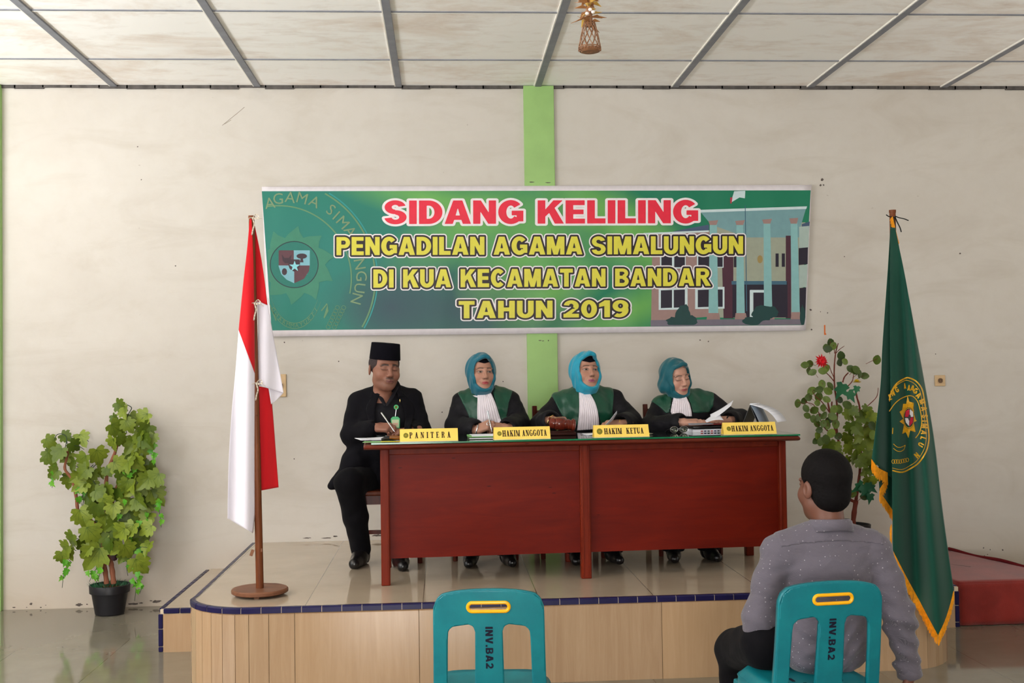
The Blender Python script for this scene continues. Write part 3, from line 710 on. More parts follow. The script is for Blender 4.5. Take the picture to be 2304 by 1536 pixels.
prof = [(-.468, .772), (-.462, .782), (-.445, TZ), (.27, TZ), (.275, .782), (.275, .757), (-.43, .757), (-.452, .760), (-.464, .766)]
m = MB(); x0, x1 = -1.277, 1.217
xs = [x0+.006*0, x0+.012]+list(np.linspace(x0+.3, x1-.3, 5))+[x1-.012, x1]
vs, fs = [], []
for i, x in enumerate(xs):
    e = 1 if i in (0, len(xs)-1) else 0
    for y, z in prof: vs.append((x, y+(.012 if e and y < 0 else 0)-(.0 if e else .004*(1-((x+.03)/1.25)**2)), z+(-.006 if e and z > .78 else 0)))
n = len(prof)
for i in range(len(xs)-1):
    for k in range(n): fs.append((i*n+k, i*n+(k+1) % n, (i+1)*n+(k+1) % n, (i+1)*n+k))
fs += [tuple(range(n)), tuple((len(xs)-1)*n+k for k in range(n))]
m.add(vs, fs); m.build('desk_top', M_TOP, desk, world=False, smooth=50)
# front panel (slightly taller towards its left end in the wood's cut), rails
MB().bx(-1.14, 1.125, -.358, -.342, .145, .752).build('front_panel', M_DESK, desk, world=False, smooth=0)
MB().bx(-1.15, 1.13, -.368, -.334, .722, .757).build('apron', M_DESKL, desk, world=False, bevel=.004)
for i, (x, w) in enumerate(((-1.162, .050), (-.031, .058), (1.132, .042))):
    l = MB().bx(x-w/2, x+w/2, -.392, -.342, 0, .757); o = l.build('leg', M_DESKL, desk, world=False, bevel=.005)
    s = MB()
    for dx in ((w*.30,) if i == 0 else (-w*.30, w*.30) if i == 1 else (-w*.3,)): s.bx(x+dx-.004, x+dx+.004, -.3965, -.391, .01 if i == 1 else 0.004, .75)
    s.build('bead', M_DESKL, o, world=False, bevel=.0015, bseg=1)
for x in (-1.15, -.03, 1.12): MB().bx(x-.025, x+.025, .19, .24, 0, .757).build('leg', M_DESKL, desk, world=False, bevel=.005)
for x in (-1.15, 1.12): MB().bx(x-.01, x+.01, -.342, .19, .55, .757).build('side_rail', M_DESKL, desk, world=False)
gs = thing('glass_sheet', 'thick green-edged glass sheet lying over the top of the wooden desk', 'glass sheet', DR, TH)
MB().bx(-1.225, 1.205, -.452, .255, TZ, TZ+.0012).build('green_cloth', M_FELT, gs, world=False, smooth=0)
MB().bx(-1.233, 1.212, -.460, .262, TZ+.0014, TZ+.0090).build('pane', M_GLASS, gs, world=False, smooth=0, bevel=.001, bseg=1)
ge = MB()
ge.bx(-1.2345, 1.2135, -.4625, -.4602, TZ+.0012, TZ+.0092); ge.bx(-1.2352, -1.2332, -.46, .262, TZ+.0012, TZ+.0092); ge.bx(1.2122, 1.2142, -.46, .262, TZ+.0012, TZ+.0092)
ge.build('green_edge', M_GLASSEDGE, gs, world=False, smooth=0)
GZ = SH+TZ+.0092                      # height of the glass surface
DM = Matrix.Translation(DR) @ Matrix.Rotation(TH, 4, 'Z'); DMI = DM.inverted()
def on_glass(px, yl, dz=0.0):
    """where the sight line through column px crosses depth yl of the desk, dropped on to the glass"""
    a, b = DMI @ Vector(CAM), None
    d = DMI.to_3x3() @ Vector(_ray(px, 985)); t = (yl-a.y)/d.y; p = a+d*t
    return Vector((p.x, yl, TZ+.0094+dz))
def desk_thing(name, label, cat, px, yl, rot=0.0, group=None, dz=0.0):
    w = DM @ on_glass(px, yl, dz); return thing(name, label, cat, w, TH+rot, group)

# ------------------------------------------------------------------ name plates
M_YCARD = pm('yellow_card', srgb(244, 210, 100), .5, .35, .05, 18); M_INK = pm('dark_brown_ink', srgb(52, 34, 22), .6, .2, .1, 30)
M_SEAL = pm('seal_green', srgb(96, 104, 40), .6, .2, .2, 60); M_SEALG = pm('seal_gold', srgb(196, 160, 50), .6, .2, .1, 60); M_STRIP = pm('clear_strip', srgb(206, 204, 168), .3, .5, .05, 30)
def name_plate(px, yl, w, txt, label, x0, x1, cap, seal, rot=0.0, space=.5, gap=.10):
    t = desk_thing('name_plate', label, 'name plate', px, yl, rot); h, lean = .071, .028
    c = MB()
    for sgn in (1, -1):
        y = lambda z, s=sgn: -s*(.030-lean*z/h)
        c.add([(-w/2, y(0), .004), (w/2, y(0), .004), (w/2, y(h), h), (-w/2, y(h), h)], [(0, 1, 2, 3)])
    fc = c.build('folded_card', M_YCARD, t, world=False, smooth=0, solid=.0018)
    MB().bx(-w/2-.001, w/2+.001, -.033, .033, 0, .004).build('base_strip', M_STRIP, t, world=False, bevel=.001, bseg=1)
    nrm = Vector((0, -h, lean)).normalized()*.0021
    def on(x, z, k=1.0): return (x+nrm.x*k, -.030+lean*z/h+nrm.y*k, z+nrm.z*k)
    xs, ys, D, W = text_field(txt, SERIF, gap, space, .055, .1)
    l = MB(); add_polys(l, fill_level(xs, ys, D), lambda x, y: on(x0+(x1-x0)*x/W, .036-cap/2+cap*y)); l.build('lettering', M_INK, fc, world=False, smooth=0)
    s = MB(); sx, sr = seal
    for k, (r, mi) in enumerate(((sr, 0), (sr*.84, 1), (sr*.77, 0), (sr*.5, 1), (sr*.42, 0))):
        s.add([on(sx+x, .036+y, 1.0+.12*k) for x, y in ell(0, 0, r, r, 24)], [tuple(range(24))], mi)
    s.add([on(sx+(sr*.34 if i % 2 else sr*.16)*math.cos(PI*i/5), .036+(sr*.34 if i % 2 else sr*.16)*math.sin(PI*i/5), 1.7) for i in range(10)], [tuple(range(10))], 1)
    s.build('seal', [M_SEAL, M_SEALG], fc, world=False, smooth=0)
    return t
name_plate(965, -.415, .322, 'PANITERA', 'yellow folded name plate reading PANITERA at the end of the desk', -.109, .120, .033, (-.128, .014), space=.4, gap=.52)
name_plate(1174, -.415, .318, 'HAKIM ANGGOTA', 'yellow HAKIM ANGGOTA name plate between the PANITERA plate and the gavel', -.112, .140, .034, (-.128, .0125), .010, .42)
name_plate(1397, -.405, .318, 'HAKIM KETUA', 'yellow folded name plate reading HAKIM KETUA in the middle of the desk', -.100, .128, .033, (-.126, .0165), .0, .95)
name_plate(1685, -.400, .312, 'HAKIM ANGGOTA', 'yellow HAKIM ANGGOTA name plate in front of the desk calendar', -.108, .140, .032, (-.123, .0125), -.015, .42)

# ------------------------------------------------------------------ things lying on the desk
M_PAPER = pm('white_paper', srgb(232, 234, 244), .7, .2, .02, 10); M_PAPERG = pm('green_paper', srgb(150, 205, 140), .7, .2, .05, 10)
M_BLACKP = pm('black_plastic', srgb(24, 20, 24), .35, .4, .1, 20); M_LEATHER = pm('worn_brown_leather', srgb(96, 58, 28), .5, .3, .3, 30, .3, 120); M_HORN = pm('amber_wood', srgb(112, 66, 24), .35, .4, .3, 18)
M_GAVEL = wood('gavel_mahogany', srgb(82, 24, 14), srgb(120, 46, 28), (9, 2, 9), .18, 1, .6); M_GAVELD = wood('gavel_block_wood', srgb(40, 16, 14), srgb(62, 26, 20), (3, 9, 9), .25)
M_STEEL = pm('polished_steel', (.62, .62, .64), .22, .5, .05, 20, metal=1.0); M_GOLD = pm('gold', (.86, .58, .2), .25, .5, .05, 20, metal=1.0)
def sheet_mesh(w, d, fn, nu=14, nv=10):
    return MB().grid(np.array([[fn(-w/2+w*i/nu, -d/2+d*j/nv) for j in range(nv+1)] for i in range(nu+1)]))
# papers and the leather pouch in front of the writing man
t = desk_thing('writing_paper', 'white sheets of paper under the writing hand of the man in the black cap', 'paper', 868, -.06, .18)
sheet_mesh(.33, .23, lambda x, y: (x, y, .0035+.010*max(0, -x-.08)**1.0*3+.004*math.sin(9*x))).build('sheet', M_PAPER, t, world=False, solid=.002)
sheet_mesh(.30, .21, lambda x, y: (x+.02, y-.01, .0008)).build('lower_sheet', M_PAPER, t, world=False, solid=.001)
t = desk_thing('green_leaflet', 'pale green and yellow leaflet lying under the leather pouch on the desk', 'leaflet', 852, -.36, -.1)
sheet_mesh(.17, .10, lambda x, y: (x, y, .001+.006*max(0, x)*1.5)).build('leaflet_page', M_PAPERG, t, world=False, solid=.001)
sheet_mesh(.11, .06, lambda x, y: (x+.07, y-.03, .0032)).build('yellow_page', pm('yellow_note', srgb(232, 214, 70), .6, .2, .05, 9), t, world=False, solid=.001)
t = desk_thing('leather_pouch', 'small brown and black leather pouch with a horn toggle beside PANITERA plate', 'pouch', 884, -.345, .1)
MB().tube([(-.065, 0, .012), (-.04, 0, .018), (0, 0, .018), (.02, 0, .016)], [.008, .016, .017, .013], 12, flat=.8).build('pouch_body', M_BLACKP, t, world=False)
MB().tube([(-.02, -.012, .024), (.01, -.016, .023), (.045, -.014, .018)], [.010, .013, .012], 12).build('toggle', M_HORN, t, world=False)
MB().tube([(.035, -.01, .018), (.06, -.01, .018), (.072, -.01, .018)], [.012, .017, .016], 14).build('end_roll', M_LEATHER, t, world=False)
# notebooks in front of the second person
for k, (dz, mm, lb) in enumerate(((0.0, 'olive', 'dark green booklet, bottom of the small pile beside the HAKIM ANGGOTA plate'), (.012, 'green', 'light green booklet with white pages on top of the small pile'))):
    t = desk_thing('booklet', lb, 'booklet', 1092, -.26, -.03+.05*k, None, dz)
    MB().bx(-.10, .10, -.07, .07, .0, .0105).build('cover', pm('booklet_'+mm, srgb(70, 96, 64) if k == 0 else srgb(120, 178, 110), .5, .3), t, world=False, bevel=.0015, bseg=1)
    MB().bx(-.085 if k else -.095, .099, -.0712 if k else -.072, .066, .003 if k == 0 else .006, .0122 if k else .0085).build('pages', M_PAPER, t, world=False, smooth=0)
t = desk_thing('notepad', 'white notepad lying behind HAKIM KETUA plate, in front of the jabot', 'notepad', 1345, -.10, .05)
sheet_mesh(.17, .15, lambda x, y: (x, y, .006+.006*math.sin(8*x)*(.3 if y > 0 else 1)), 12, 6).build('pages', M_PAPER, t, world=False, solid=.004)
# gavel and its sounding block
t = desk_thing('sounding_block', 'dark wooden sounding block under the gavel', 'sounding block', 1263, -.06)
b = MB().bx(-.082, .082, -.05, .05, 0, .018); b.bx(-.075, .075, -.044, .044, .018, .026); b.build('block', M_GAVELD, t, world=False, bevel=.004)
t = desk_thing('gavel', 'turned red-brown wooden gavel resting on its dark block', 'gavel', 1266, -.055, 0, None, .027)
gp = [(.020, -.080), (.029, -.074), (.034, -.060), (.034, -.052), (.030, -.049), (.036, -.042), (.0385, -.02), (.038, .0), (.035, .010), (.030, .016), (.029, .030), (.034, .033), (.034, .037), (.030, .040), (.030, .052), (.036, .056), (.038, .064), (.034, .074), (.022, .078)]
MB().lathe(gp, 32, Matrix.Translation((0, 0, .0385)) @ Matrix.Rotation(PI/2+.10, 4, 'Y') @ Matrix.Rotation(.0, 4, 'X')).build('gavel_head', M_GAVEL, t, world=False)
MB().tube([(-.01, .02, .045), (-.03, .09, .055), (-.045, .17, .060), (-.05, .22, .062)], [.009, .010, .013, .011], 12).build('handle', M_GAVEL, t, world=False)
# marker pen, books, spectacles, desk calendar
t = desk_thing('marker_pen', 'yellow marker pen lying behind the HAKIM KETUA plate', 'pen', 1452, -.22)
MB().tube([(-.055, 0, .006), (.025, 0, .006)], .006, 12).build('barrel', pm('yellow_plastic', srgb(222, 210, 50), .35, .4), t, world=False)
MB().tube([(.025, 0, .006), (.034, 0, .006), (.036, 0, .006), (.046, 0, .006)], [.005, .0045, .003, .0015], 10).build('tip', pm('grey_plastic', srgb(120, 118, 100), .4, .3), t, world=False)
t = desk_thing('law_book', 'white-paged book with patterned spine, lowest of the pile before the calendar', 'book', 1590, .02, .06)
MB().bx(-.12, .12, -.09, .09, .002, .016).build('pages', M_PAPER, t, world=False); c = MB().bx(-.122, .122, -.092, .092, 0, .002); c.bx(-.122, .122, -.092, .092, .016, .018); c.build('cover', M_PAPERG if False else M_PAPER, t, world=False)
s = MB()
for k in range(9): s.bx(-.07+k*.021, -.055+k*.021, -.0932, -.0925, .003, .010, k % 3)
s.build('spine_pattern', [pm('spine_red', srgb(170, 60, 60), .5), pm('spine_blue', srgb(50, 50, 90), .5), pm('spine_black', srgb(30, 28, 34), .5)], t, world=False, smooth=0)
t = desk_thing('black_folder', 'thick black folder lying on the white book under the papers', 'folder', 1592, .02, .10, None, .019)
sheet_mesh(.25, .19, lambda x, y: (x, y, .010+.008*(x+.12)), 6, 5).build('cover', M_BLACKP, t, world=False, solid=.014)
t = desk_thing('red_folder', 'dark red card folder under the papers being leafed through', 'folder', 1612, .02, .05, None, .040)
sheet_mesh(.22, .17, lambda x, y: (x, y, .004+.010*(x+.11)), 6, 5).build('cover', pm('dark_red_card', srgb(122, 28, 32), .5, .3), t, world=False, solid=.003)
t = desk_thing('spectacles', 'thin-rimmed spectacles lying on the glass in front of the papers', 'spectacles', 1528, -.10, .12)
rm, ln = MB(), MB()
for sx in (-.031, .031):
    c = [(sx+.024*math.cos(2*PI*k/20)*1.08, -.004*math.cos(2*PI*k/20)*sx/.03, .021+.0185*math.sin(2*PI*k/20)) for k in range(21)]
    rm.tube(c, .0014, 6); ln.add(c[:20], [tuple(range(20))])
rm.tube([(-.008, 0, .024), (0, -.003, .027), (.008, 0, .024)], .0013, 6)
rm.build('rim', M_STEEL, t, world=False); ln.build('lens', M_GLASS, t, world=False, solid=.001)
for sx in (-1, 1): MB().tube([(sx*.057, .002, .026), (sx*.060, .04, .018), (sx*.052, .09, .006), (sx*.042, .12, .003)], .0016, 6).build('temple', M_BLACKP, t, world=False)
t = desk_thing('desk_calendar', 'standing tent desk calendar with a turned-over white page beside the papers', 'calendar', 1700, .10, -.68)
bk = MB(); bk.add([(-.09, -.065, .001), (.09, -.065, .001), (.085, 0, .155), (-.085, 0, .155)], [(0, 1, 2, 3)]); bk.add([(-.09, .065, .001), (.09, .065, .001), (.085, 0, .155), (-.085, 0, .155)], [(0, 1, 2, 3)])
bk.add([(-.09, -.065, .001), (.09, -.065, .001), (.09, .065, .001), (-.09, .065, .001)], [(0, 1, 2, 3)]); 
bk = MB(); bk.add([(-.065, -.09, .001), (0.0, -.085, .155), (0.0, .085, .155), (-.065, .09, .001)], [(0, 1, 2, 3)]); bk.add([(.065, -.09, .001), (0.0, -.085, .155), (0.0, .085, .155), (.065, .09, .001)], [(0, 1, 2, 3)])
bk.build('easel', M_BLACKP, t, world=False, smooth=0, solid=.003)
def pg(x0, z0, x1, z1, sag, y=.085, n=10): return np.array([[(x0+(x1-x0)*k/n+sag*math.sin(PI*k/n), s*y, z0+(z1-z0)*k/n+sag*.6*math.sin(PI*k/n)) for s in (-1, 1)] for k in range(n+1)])
MB().grid(pg(.002, .158, .172, .052, .024)).build('turned_page', M_PAPER, t, world=False, solid=.0012)
MB().grid(pg(.004, .154, .074, .006, .004)).build('month_page', pm('grey_page_tone', srgb(150, 162, 176), .6, .2), t, world=False, solid=.0012)
rg = MB()
for k in range(12): rg.tube([(.005*math.cos(a), -.075+.0136*k, .157+.006*math.sin(a)) for a in np.linspace(0, 2*PI, 9)], .0009, 5)
rg.build('wire_binding', M_STEEL, t, world=False)
pr = MB()
for i in range(5):
    for j in range(7):
        k = 1.5+i*1.35; f = k/10; y = -.062+.0205*j; x = .002+.170*f+.024*math.sin(PI*f)+.0012; z = .158-.106*f+.0144*math.sin(PI*f)+.0014
        pr.bx(x-.002, x+.0025, y-.003, y+.003, z-.0004, z+.0004)
pr.build('printed_dates', pm('pale_grey_ink', srgb(170, 172, 190), .7), t, world=False, smooth=0)  # printed dates on the turned calendar page

# ------------------------------------------------------------------ wooden chairs behind the desk
M_CHAIR = wood('dark_chair_wood', srgb(64, 24, 18), srgb(96, 42, 30), (7, 7, 2), .3); M_SEATW = wood('chair_seat_wood', srgb(92, 40, 22), srgb(116, 56, 32), (7, 7, 2), .4)
def wooden_chair(X, Y, label, rz=0.0):
    t = thing('wooden_chair', label, 'chair', (X, Y, SH), rz, 'wooden chairs behind the desk')
    w, d, sh = .44, .42, .455
    MB().bx(-w/2, w/2, -d/2-.02, d/2, sh-.03, sh).build('seat', M_SEATW, t, world=False, bevel=.008)
    a = MB(); a.bx(-w/2+.02, w/2-.02, -d/2, -d/2+.02, sh-.085, sh-.03); a.bx(-w/2+.02, w/2-.02, d/2-.03, d/2-.01, sh-.085, sh-.03)
    for s in (-1, 1): a.bx(s*(w/2-.03)-.01, s*(w/2-.03)+.01, -d/2, d/2-.02, sh-.085, sh-.03)
    a.build('apron', M_CHAIR, t, world=False)
    for s in (-1, 1):
        MB().tube([(s*(w/2-.03), -d/2+.02, 0), (s*(w/2-.03), -d/2+.02, sh-.03)], [.017, .021], 4).build('leg', M_CHAIR, t, world=False, smooth=0, bevel=.004)
        MB().tube([(s*(w/2-.025), d/2+.02, 0), (s*(w/2-.025), d/2-.02, sh), (s*(w/2-.025), d/2+.03, .75), (s*(w/2-.025), d/2+.06, .945)], [.019, .021, .020, .017], 8).build('back_post', M_CHAIR, t, world=False)
    r = MB()
    for z0, z1, arch, yb in ((.84, .915, .018, .045), (.70, .73, 0, .02), (.55, .58, 0, 0)):
        P = []
        for k in range(13):
            u = -1+2*k/12; P.append([(u*(w/2-.04), d/2+yb+.02*(1-u*u), z+(arch*(1-u*u) if z == z1 else 0)) for z in (z0, z1)])
        P = np.array(P); r.grid(P)
    r.build('back_rail', M_CHAIR, t, world=False, solid=.018)
    s = MB()
    for x in (-.09, -.03, .03, .09): s.bx(x-.012, x+.012, d/2+.022, d/2+.036, .56, .86)
    s.build('back_slats', M_CHAIR, t, world=False)
    st = MB(); st.bx(-w/2+.03, w/2-.03, -.01, .01, .16, .185)
    for q_ in (-1, 1): st.bx(q_*(w/2-.03)-.009, q_*(w/2-.03)+.009, -d/2+.02, d/2, .15, .175)
    st.build('stretcher', M_CHAIR, t, world=False)
    return t
wooden_chair(1.945, -.84, 'dark wooden chair under the man in the black cap')
wooden_chair(2.545, -.80, 'dark wooden chair under the woman between the PANITERA plate and the green pier')
wooden_chair(3.095, -.80, 'dark wooden chair under the woman who sits behind the gavel')
wooden_chair(3.842, -.80, 'dark wooden chair under the woman leafing through papers')

# ------------------------------------------------------------------ teal plastic chairs in the foreground
def teal_material():
    t = NT('teal_plastic'); n = t.noise(t.coord('Object', (1, 1, 1)), 8, 5, .6)
    c = t.mix(t.ramp(n, [(.3, 0.0), (.75, 1.0)]), srgb(3, 104, 117), srgb(10, 124, 133)); sc_ = t.noise(t.coord('Object', (1, 1, 1)), 60, 3, .6)
    c = t.mix(t.ramp(sc_, [(.70, 0.0), (.78, .5)]), c, srgb(6, 66, 78)); t.base(c); t.set(Roughness=.38, Specular_IOR_Level=.4); return t.m
M_TEAL = teal_material(); M_YELLOW = pm('yellow_plastic_rim', srgb(246, 176, 10), .35, .4, .05, 20); M_STENCIL = pm('black_stencil_paint', srgb(22, 20, 40), .6, .2, .2, 60)
def plastic_chair(X, Y, rz, label):
    t = thing('plastic_chair', label, 'chair', (X, Y, 0), rz, 'teal plastic chairs facing the desk')
    SZ, BT = .43, .81
    # back: a curved shell with two tall openings and a handle slot, cut in the plane and bent
    def bend(x, z, off):
        v = (z-SZ)/(BT-SZ); y = -.20-.075*v-.0+.35*x*x+.02*max(0, v)**2
        return (x, y+off, z)
    def top(x): return BT-.035*abs(x/.2)**3.2
    cell = .0052; xs = np.arange(-.235, .2351, cell); zs = np.arange(.36, .85, cell); X_, Z_ = np.meshgrid(xs, zs)
    hw = .196+.012*(Z_-SZ)/.4-.0*Z_
    outer = poly_sd([(-.205, .37), (-.200, .60), (-.198, .74), (-.186, .785), (-.160, .806), (-.10, .818), (0, .823), (.10, .818), (.160, .806), (.186, .785), (.198, .74), (.200, .60), (.205, .37)], X_, Z_)
    D = outer
    for s in (-1, 1):
        hole = poly_sd([(s*.052, .40), (s*.047, .665), (s*.056, .692), (s*.075, .700), (s*.128, .692), (s*.146, .676), (s*.152, .64), (s*.158, .40)], X_, Z_)
        D = np.maximum(D, -hole)
    slot = poly_sd(ring(0, .762, .074, .018, 0.001, 0.0001)[:29], X_, Z_)
    cap = np.sqrt(np.maximum(np.abs(X_)-.058, 0)**2+(Z_-.762)**2)-.014
    D = np.maximum(D, -cap)
    polys = fill_level(xs, zs, D, 0, 1)
    # rim of the shell and of the openings, turned forward as moulded flanges
    bb = MB(); add_polys(bb, polys, lambda x, z: bend(x, z, 0)); me_v = np.round(np.array(bb.v), 5)
    uq, inv = np.unique(me_v, axis=0, return_inverse=True); inv = inv.ravel()
    b2 = MB(); b2.v = [tuple(p) for p in uq]; b2.f = [tuple(dict.fromkeys(inv[list(f)].tolist())) for f in bb.f]; b2.f = [f for f in b2.f if len(f) > 2]; b2.m = [0]*len(b2.f)
    br_ = b2.build('backrest', M_TEAL, t, world=False, solid=.006, smooth=60)
    def flange(path, depth, r=.006):
        f = MB(); n_ = len(path); f.grid(np.array([[bend(x, z, 0), bend(x, z, depth)] for x, z in path])); return f
    rim = [(-.205, .37), (-.2, .60), (-.198, .74), (-.194, .765), (-.186, .785), (-.175, .797), (-.160, .806), (-.10, .818), (0, .823)]
    rim = rim+[(-x, z) for x, z in rim[::-1][1:]]
    rim = [tuple(p) for p in catmull(rim, 4)]
    fl = flange(rim, .028); 
    for s in (-1, 1):
        h = [(s*.052, .40), (s*.047, .665), (s*.050, .682), (s*.056, .692), (s*.064, .698), (s*.075, .700), (s*.128, .692), (s*.139, .686), (s*.146, .676), (s*.152, .64), (s*.158, .40)]
        fl.grid(np.array([[bend(x, z, 0), bend(x, z, .016)] for x, z in catmull(h, 3)]))
    fl.build('back_flange', M_TEAL, t, world=False, solid=.005, smooth=60)
    rg_ = MB(); path = [(.058*c_+.016*math.cos(a), .762+.016*math.sin(a)) for a, c_ in [(a, 1 if math.cos(a) >= 0 else -1) for a in np.linspace(-PI/2+.001, 1.5*PI-.001, 41)]]; path.append(path[0])
    rg_.tube([bend(x, z, -.0035) for x, z in path], .0065, 8, caps=False); rg_.build('handle_rim', M_YELLOW, br_, world=False)
    xs2, ys2, D2, W2 = text_field('INV.BA2', BLACK, .14, .3, .05, .1)
    L, capw = .155, .027
    lt = MB(); add_polys(lt, fill_level(xs2, ys2, D2), lambda x, y: bend(.001+(y-.5)*capw, .690-L*x/W2, -.0045)); lt.build('stencil_lettering', M_STENCIL, br_, world=False, smooth=0)
    # seat, slots, legs
    ns = 16; P = np.zeros((ns, ns, 3))
    for i in range(ns):
        for j in range(ns):
            u, v = -1+2*i/(ns-1), -1+2*j/(ns-1); r_ = max(abs(u), abs(v)); l2 = math.hypot(u, v) or 1; k = 1 if r_ == 0 else (r_/(l2/1)*.35+.65*1)
            sq = (abs(u)**6+abs(v)**6)**(1/6) or 1; uu, vv = (u/sq*r_ if r_ else 0), (v/sq*r_ if r_ else 0)
            z = SZ-.018*(1-min(1, r_)**2)-(.035*max(0, r_-.88)/.12); P[i, j] = (uu*.225, vv*.21-.005, z)
    se = MB().grid(P); so_ = se.build('seat', M_TEAL, t, world=False, solid=.006, smooth=60)
    for x, y in ((-.11, -.10), (-.045, -.11), (.045, -.11), (.11, -.10), (-.075, -.04), (.075, -.04)): MB().bx(x-.006, x+.006, y-.02, y+.02, SZ-.0135, SZ-.010).build('seat_slot', M_STENCIL, so_, world=False, smooth=0)
    ap = MB(); ring_ = [(.222*c_, .208*s_-.005) for c_, s_ in [((abs(math.cos(a))**.35)*(1 if math.cos(a) > 0 else -1), (abs(math.sin(a))**.35)*(1 if math.sin(a) > 0 else -1)) for a in np.linspace(0, 2*PI, 49)]]
    ap.grid(np.array([[(x, y, SZ-.028), (x*1.01, y*1.01, SZ-.085)] for x, y in ring_])); ap.build('seat_skirt', M_TEAL, t, world=False, solid=.005, smooth=60)
    for sx in (-1, 1):
        for sy in (-1, 1):
            x0_, y0_ = sx*.195, sy*.18; x1_, y1_ = sx*.235, sy*.225
            lg = MB(); lg.add([(x0_-.022, y0_-.022, SZ-.06), (x0_+.022, y0_-.022, SZ-.06), (x0_+.022, y0_+.022, SZ-.06), (x0_-.022, y0_+.022, SZ-.06), (x1_-.016, y1_-.016, 0), (x1_+.016, y1_-.016, 0), (x1_+.016, y1_+.016, 0), (x1_-.016, y1_+.016, 0)],
                              [(0, 1, 2, 3), (7, 6, 5, 4), (0, 4, 5, 1), (1, 5, 6, 2), (2, 6, 7, 3), (3, 7, 4, 0)])
            lg.build('leg', M_TEAL, t, world=False, smooth=0, bevel=.006)
    for s in (-1, 1):
        MB().bx(s*.19-.018, s*.19+.018, -.21, -.165, .33, .43).build('back_bracket', M_TEAL, t, world=False, bevel=.008)
    return t
plastic_chair(2.463, -3.78, -.07, 'empty teal plastic chair with a yellow-rimmed handle slot')
plastic_chair(3.672, -3.80, .11, 'teal plastic chair on which the man in the grey shirt sits')
# ================================================================== flags
M_POLE = wood('flag_pole_wood', srgb(92, 48, 26), srgb(126, 72, 42), (9, 9, 1.2), .35); M_BASE = wood('flag_base_wood', srgb(104, 66, 48), srgb(134, 92, 68), (2, 9, 9), .45)
def cloth(name, c, var=.06, rough=.75, sheen=.2):
    t = NT(name); w = t.noise(t.coord('Object', (40, 40, 3)), 2, 3, .5); t.base(t.mix(w, tuple(x*(1-var) for x in c), tuple(min(1, x*(1+var)) for x in c)))
    t.set(Roughness=rough, Sheen_Weight=sheen, Specular_IOR_Level=.2); t.bump(t.noise(t.coord('Object', (60, 60, 60)), 8, 2), .06, .002); return t.m
M_RED = cloth('red_flag_cloth', srgb(196, 14, 26)); M_WHITE = cloth('white_flag_cloth', srgb(226, 222, 234)); M_TIE = cloth('cream_ribbon', srgb(216, 206, 190))
def lerp_poly(P, v):
    """a point along polyline P by its own share of height"""
    P = np.asarray(P, float); t = v*(len(P)-1); i = min(int(t), len(P)-2); return P[i]+(P[i+1]-P[i])*(t-i)
def fold_sheet(mb, L, R, Yf, nu=24, nv=40, mi=0):
    """a hanging sheet between its two edges (picture columns and rows), in folds given by the depth function"""
    L, R = catmull(L, 5), catmull(R, 5); G = []
    for j in range(nv+1):
        a, b = lerp_poly(L, j/nv), lerp_poly(R, j/nv); G.append([at(*(a+(b-a)*i/nu), Yf(*(a+(b-a)*i/nu))) for i in range(nu+1)])
    mb.grid(np.array(G), mi)
FX, FY = 1.297, -1.925
fl = thing('flag_stand', 'red and white flag draped on a wooden pole with a round wooden base', 'flag', (FX, FY, SH))
MB().lathe([(.140, .012), (.150, .018), (.150, .032), (.144, .038)], 40, Matrix.Translation((FX, FY, SH))).build('base', M_BASE, fl)
for k in range(3): MB().box((FX+.1*math.cos(2*PI*k/3-PI/2), FY+.1*math.sin(2*PI*k/3-PI/2), SH+.006), (.026, .026, .012)).build('base_foot', M_BASE, fl, smooth=0)
ptop = at(566, 486, FY); pb = Vector((FX, FY, SH+.03)); pt = Vector(ptop)
MB().tube([pb, pb.lerp(pt, .5), pb.lerp(pt, .985), pb.lerp(pt, 1.0)], [.021, .019, .016, .013], 14).build('pole', M_POLE, fl)
MB().tube([pt-Vector((0, 0, .012)), pt+Vector((0, 0, .002))], .018, 12).build('finial', M_POLE, fl)
def pole_px(py): return 566+(585-566)*(py-487)/(1338-487)
m = MB()
Yl = lambda px, py: FY-.020-.020*math.sin((px-pole_px(py))/9.0+py*.004)*min(1, (py-480)/250)-.03*(pole_px(py)-px)/60*min(1, (py-480)/250)
fold_sheet(m, [(562, 492), (556, 560), (548, 630), (541, 700), (537, 742)], [(566, 492), (570, 580), (572, 680), (573, 770), (574, 842)], Yl, 16, 40, 0)
fold_sheet(m, [(537, 742), (530, 830), (521, 930), (515, 1030), (513, 1100), (512, 1166)], [(574, 842), (574, 920), (574, 1000), (574, 1080), (574, 1150), (569, 1199)], Yl, 18, 44, 1)
fold_sheet(m, [(538, 1090), (536, 1130), (534, 1150)], [(575, 1060), (574, 1140), (570, 1196)], lambda px, py: Yl(px, py)+.018, 8, 10, 1)
Yr = lambda px, py: FY+.016+.016*math.sin((px-pole_px(py))/10.0+py*.003)*min(1, (py-480)/250)+.02*(px-pole_px(py))/60*min(1, (py-480)/250)
fold_sheet(m, [(567, 492), (571, 560), (574, 620), (577, 678)], [(570, 492), (584, 560), (594, 620), (602, 687)], Yr, 12, 24, 0)
fold_sheet(m, [(579, 676), (581, 740), (579, 800), (580, 866)], [(603, 687), (614, 750), (627, 820), (638, 884)], Yr, 16, 30, 1)
fold_sheet(m, [(604, 872), (607, 890), (610, 909)], [(637, 884), (631, 891), (616, 905)], lambda px, py: Yr(px, py)+.02, 8, 8, 1)
fold_sheet(m, [(580, 868), (582, 940), (582, 1020), (583, 1104)], [(609, 874), (615, 940), (621, 1020), (627, 1096)], lambda px, py: Yr(px, py)+.03, 14, 30, 0)
m.build('flag_cloth', [M_RED, M_WHITE], fl, solid=.0015, smooth=60)
tie = MB()
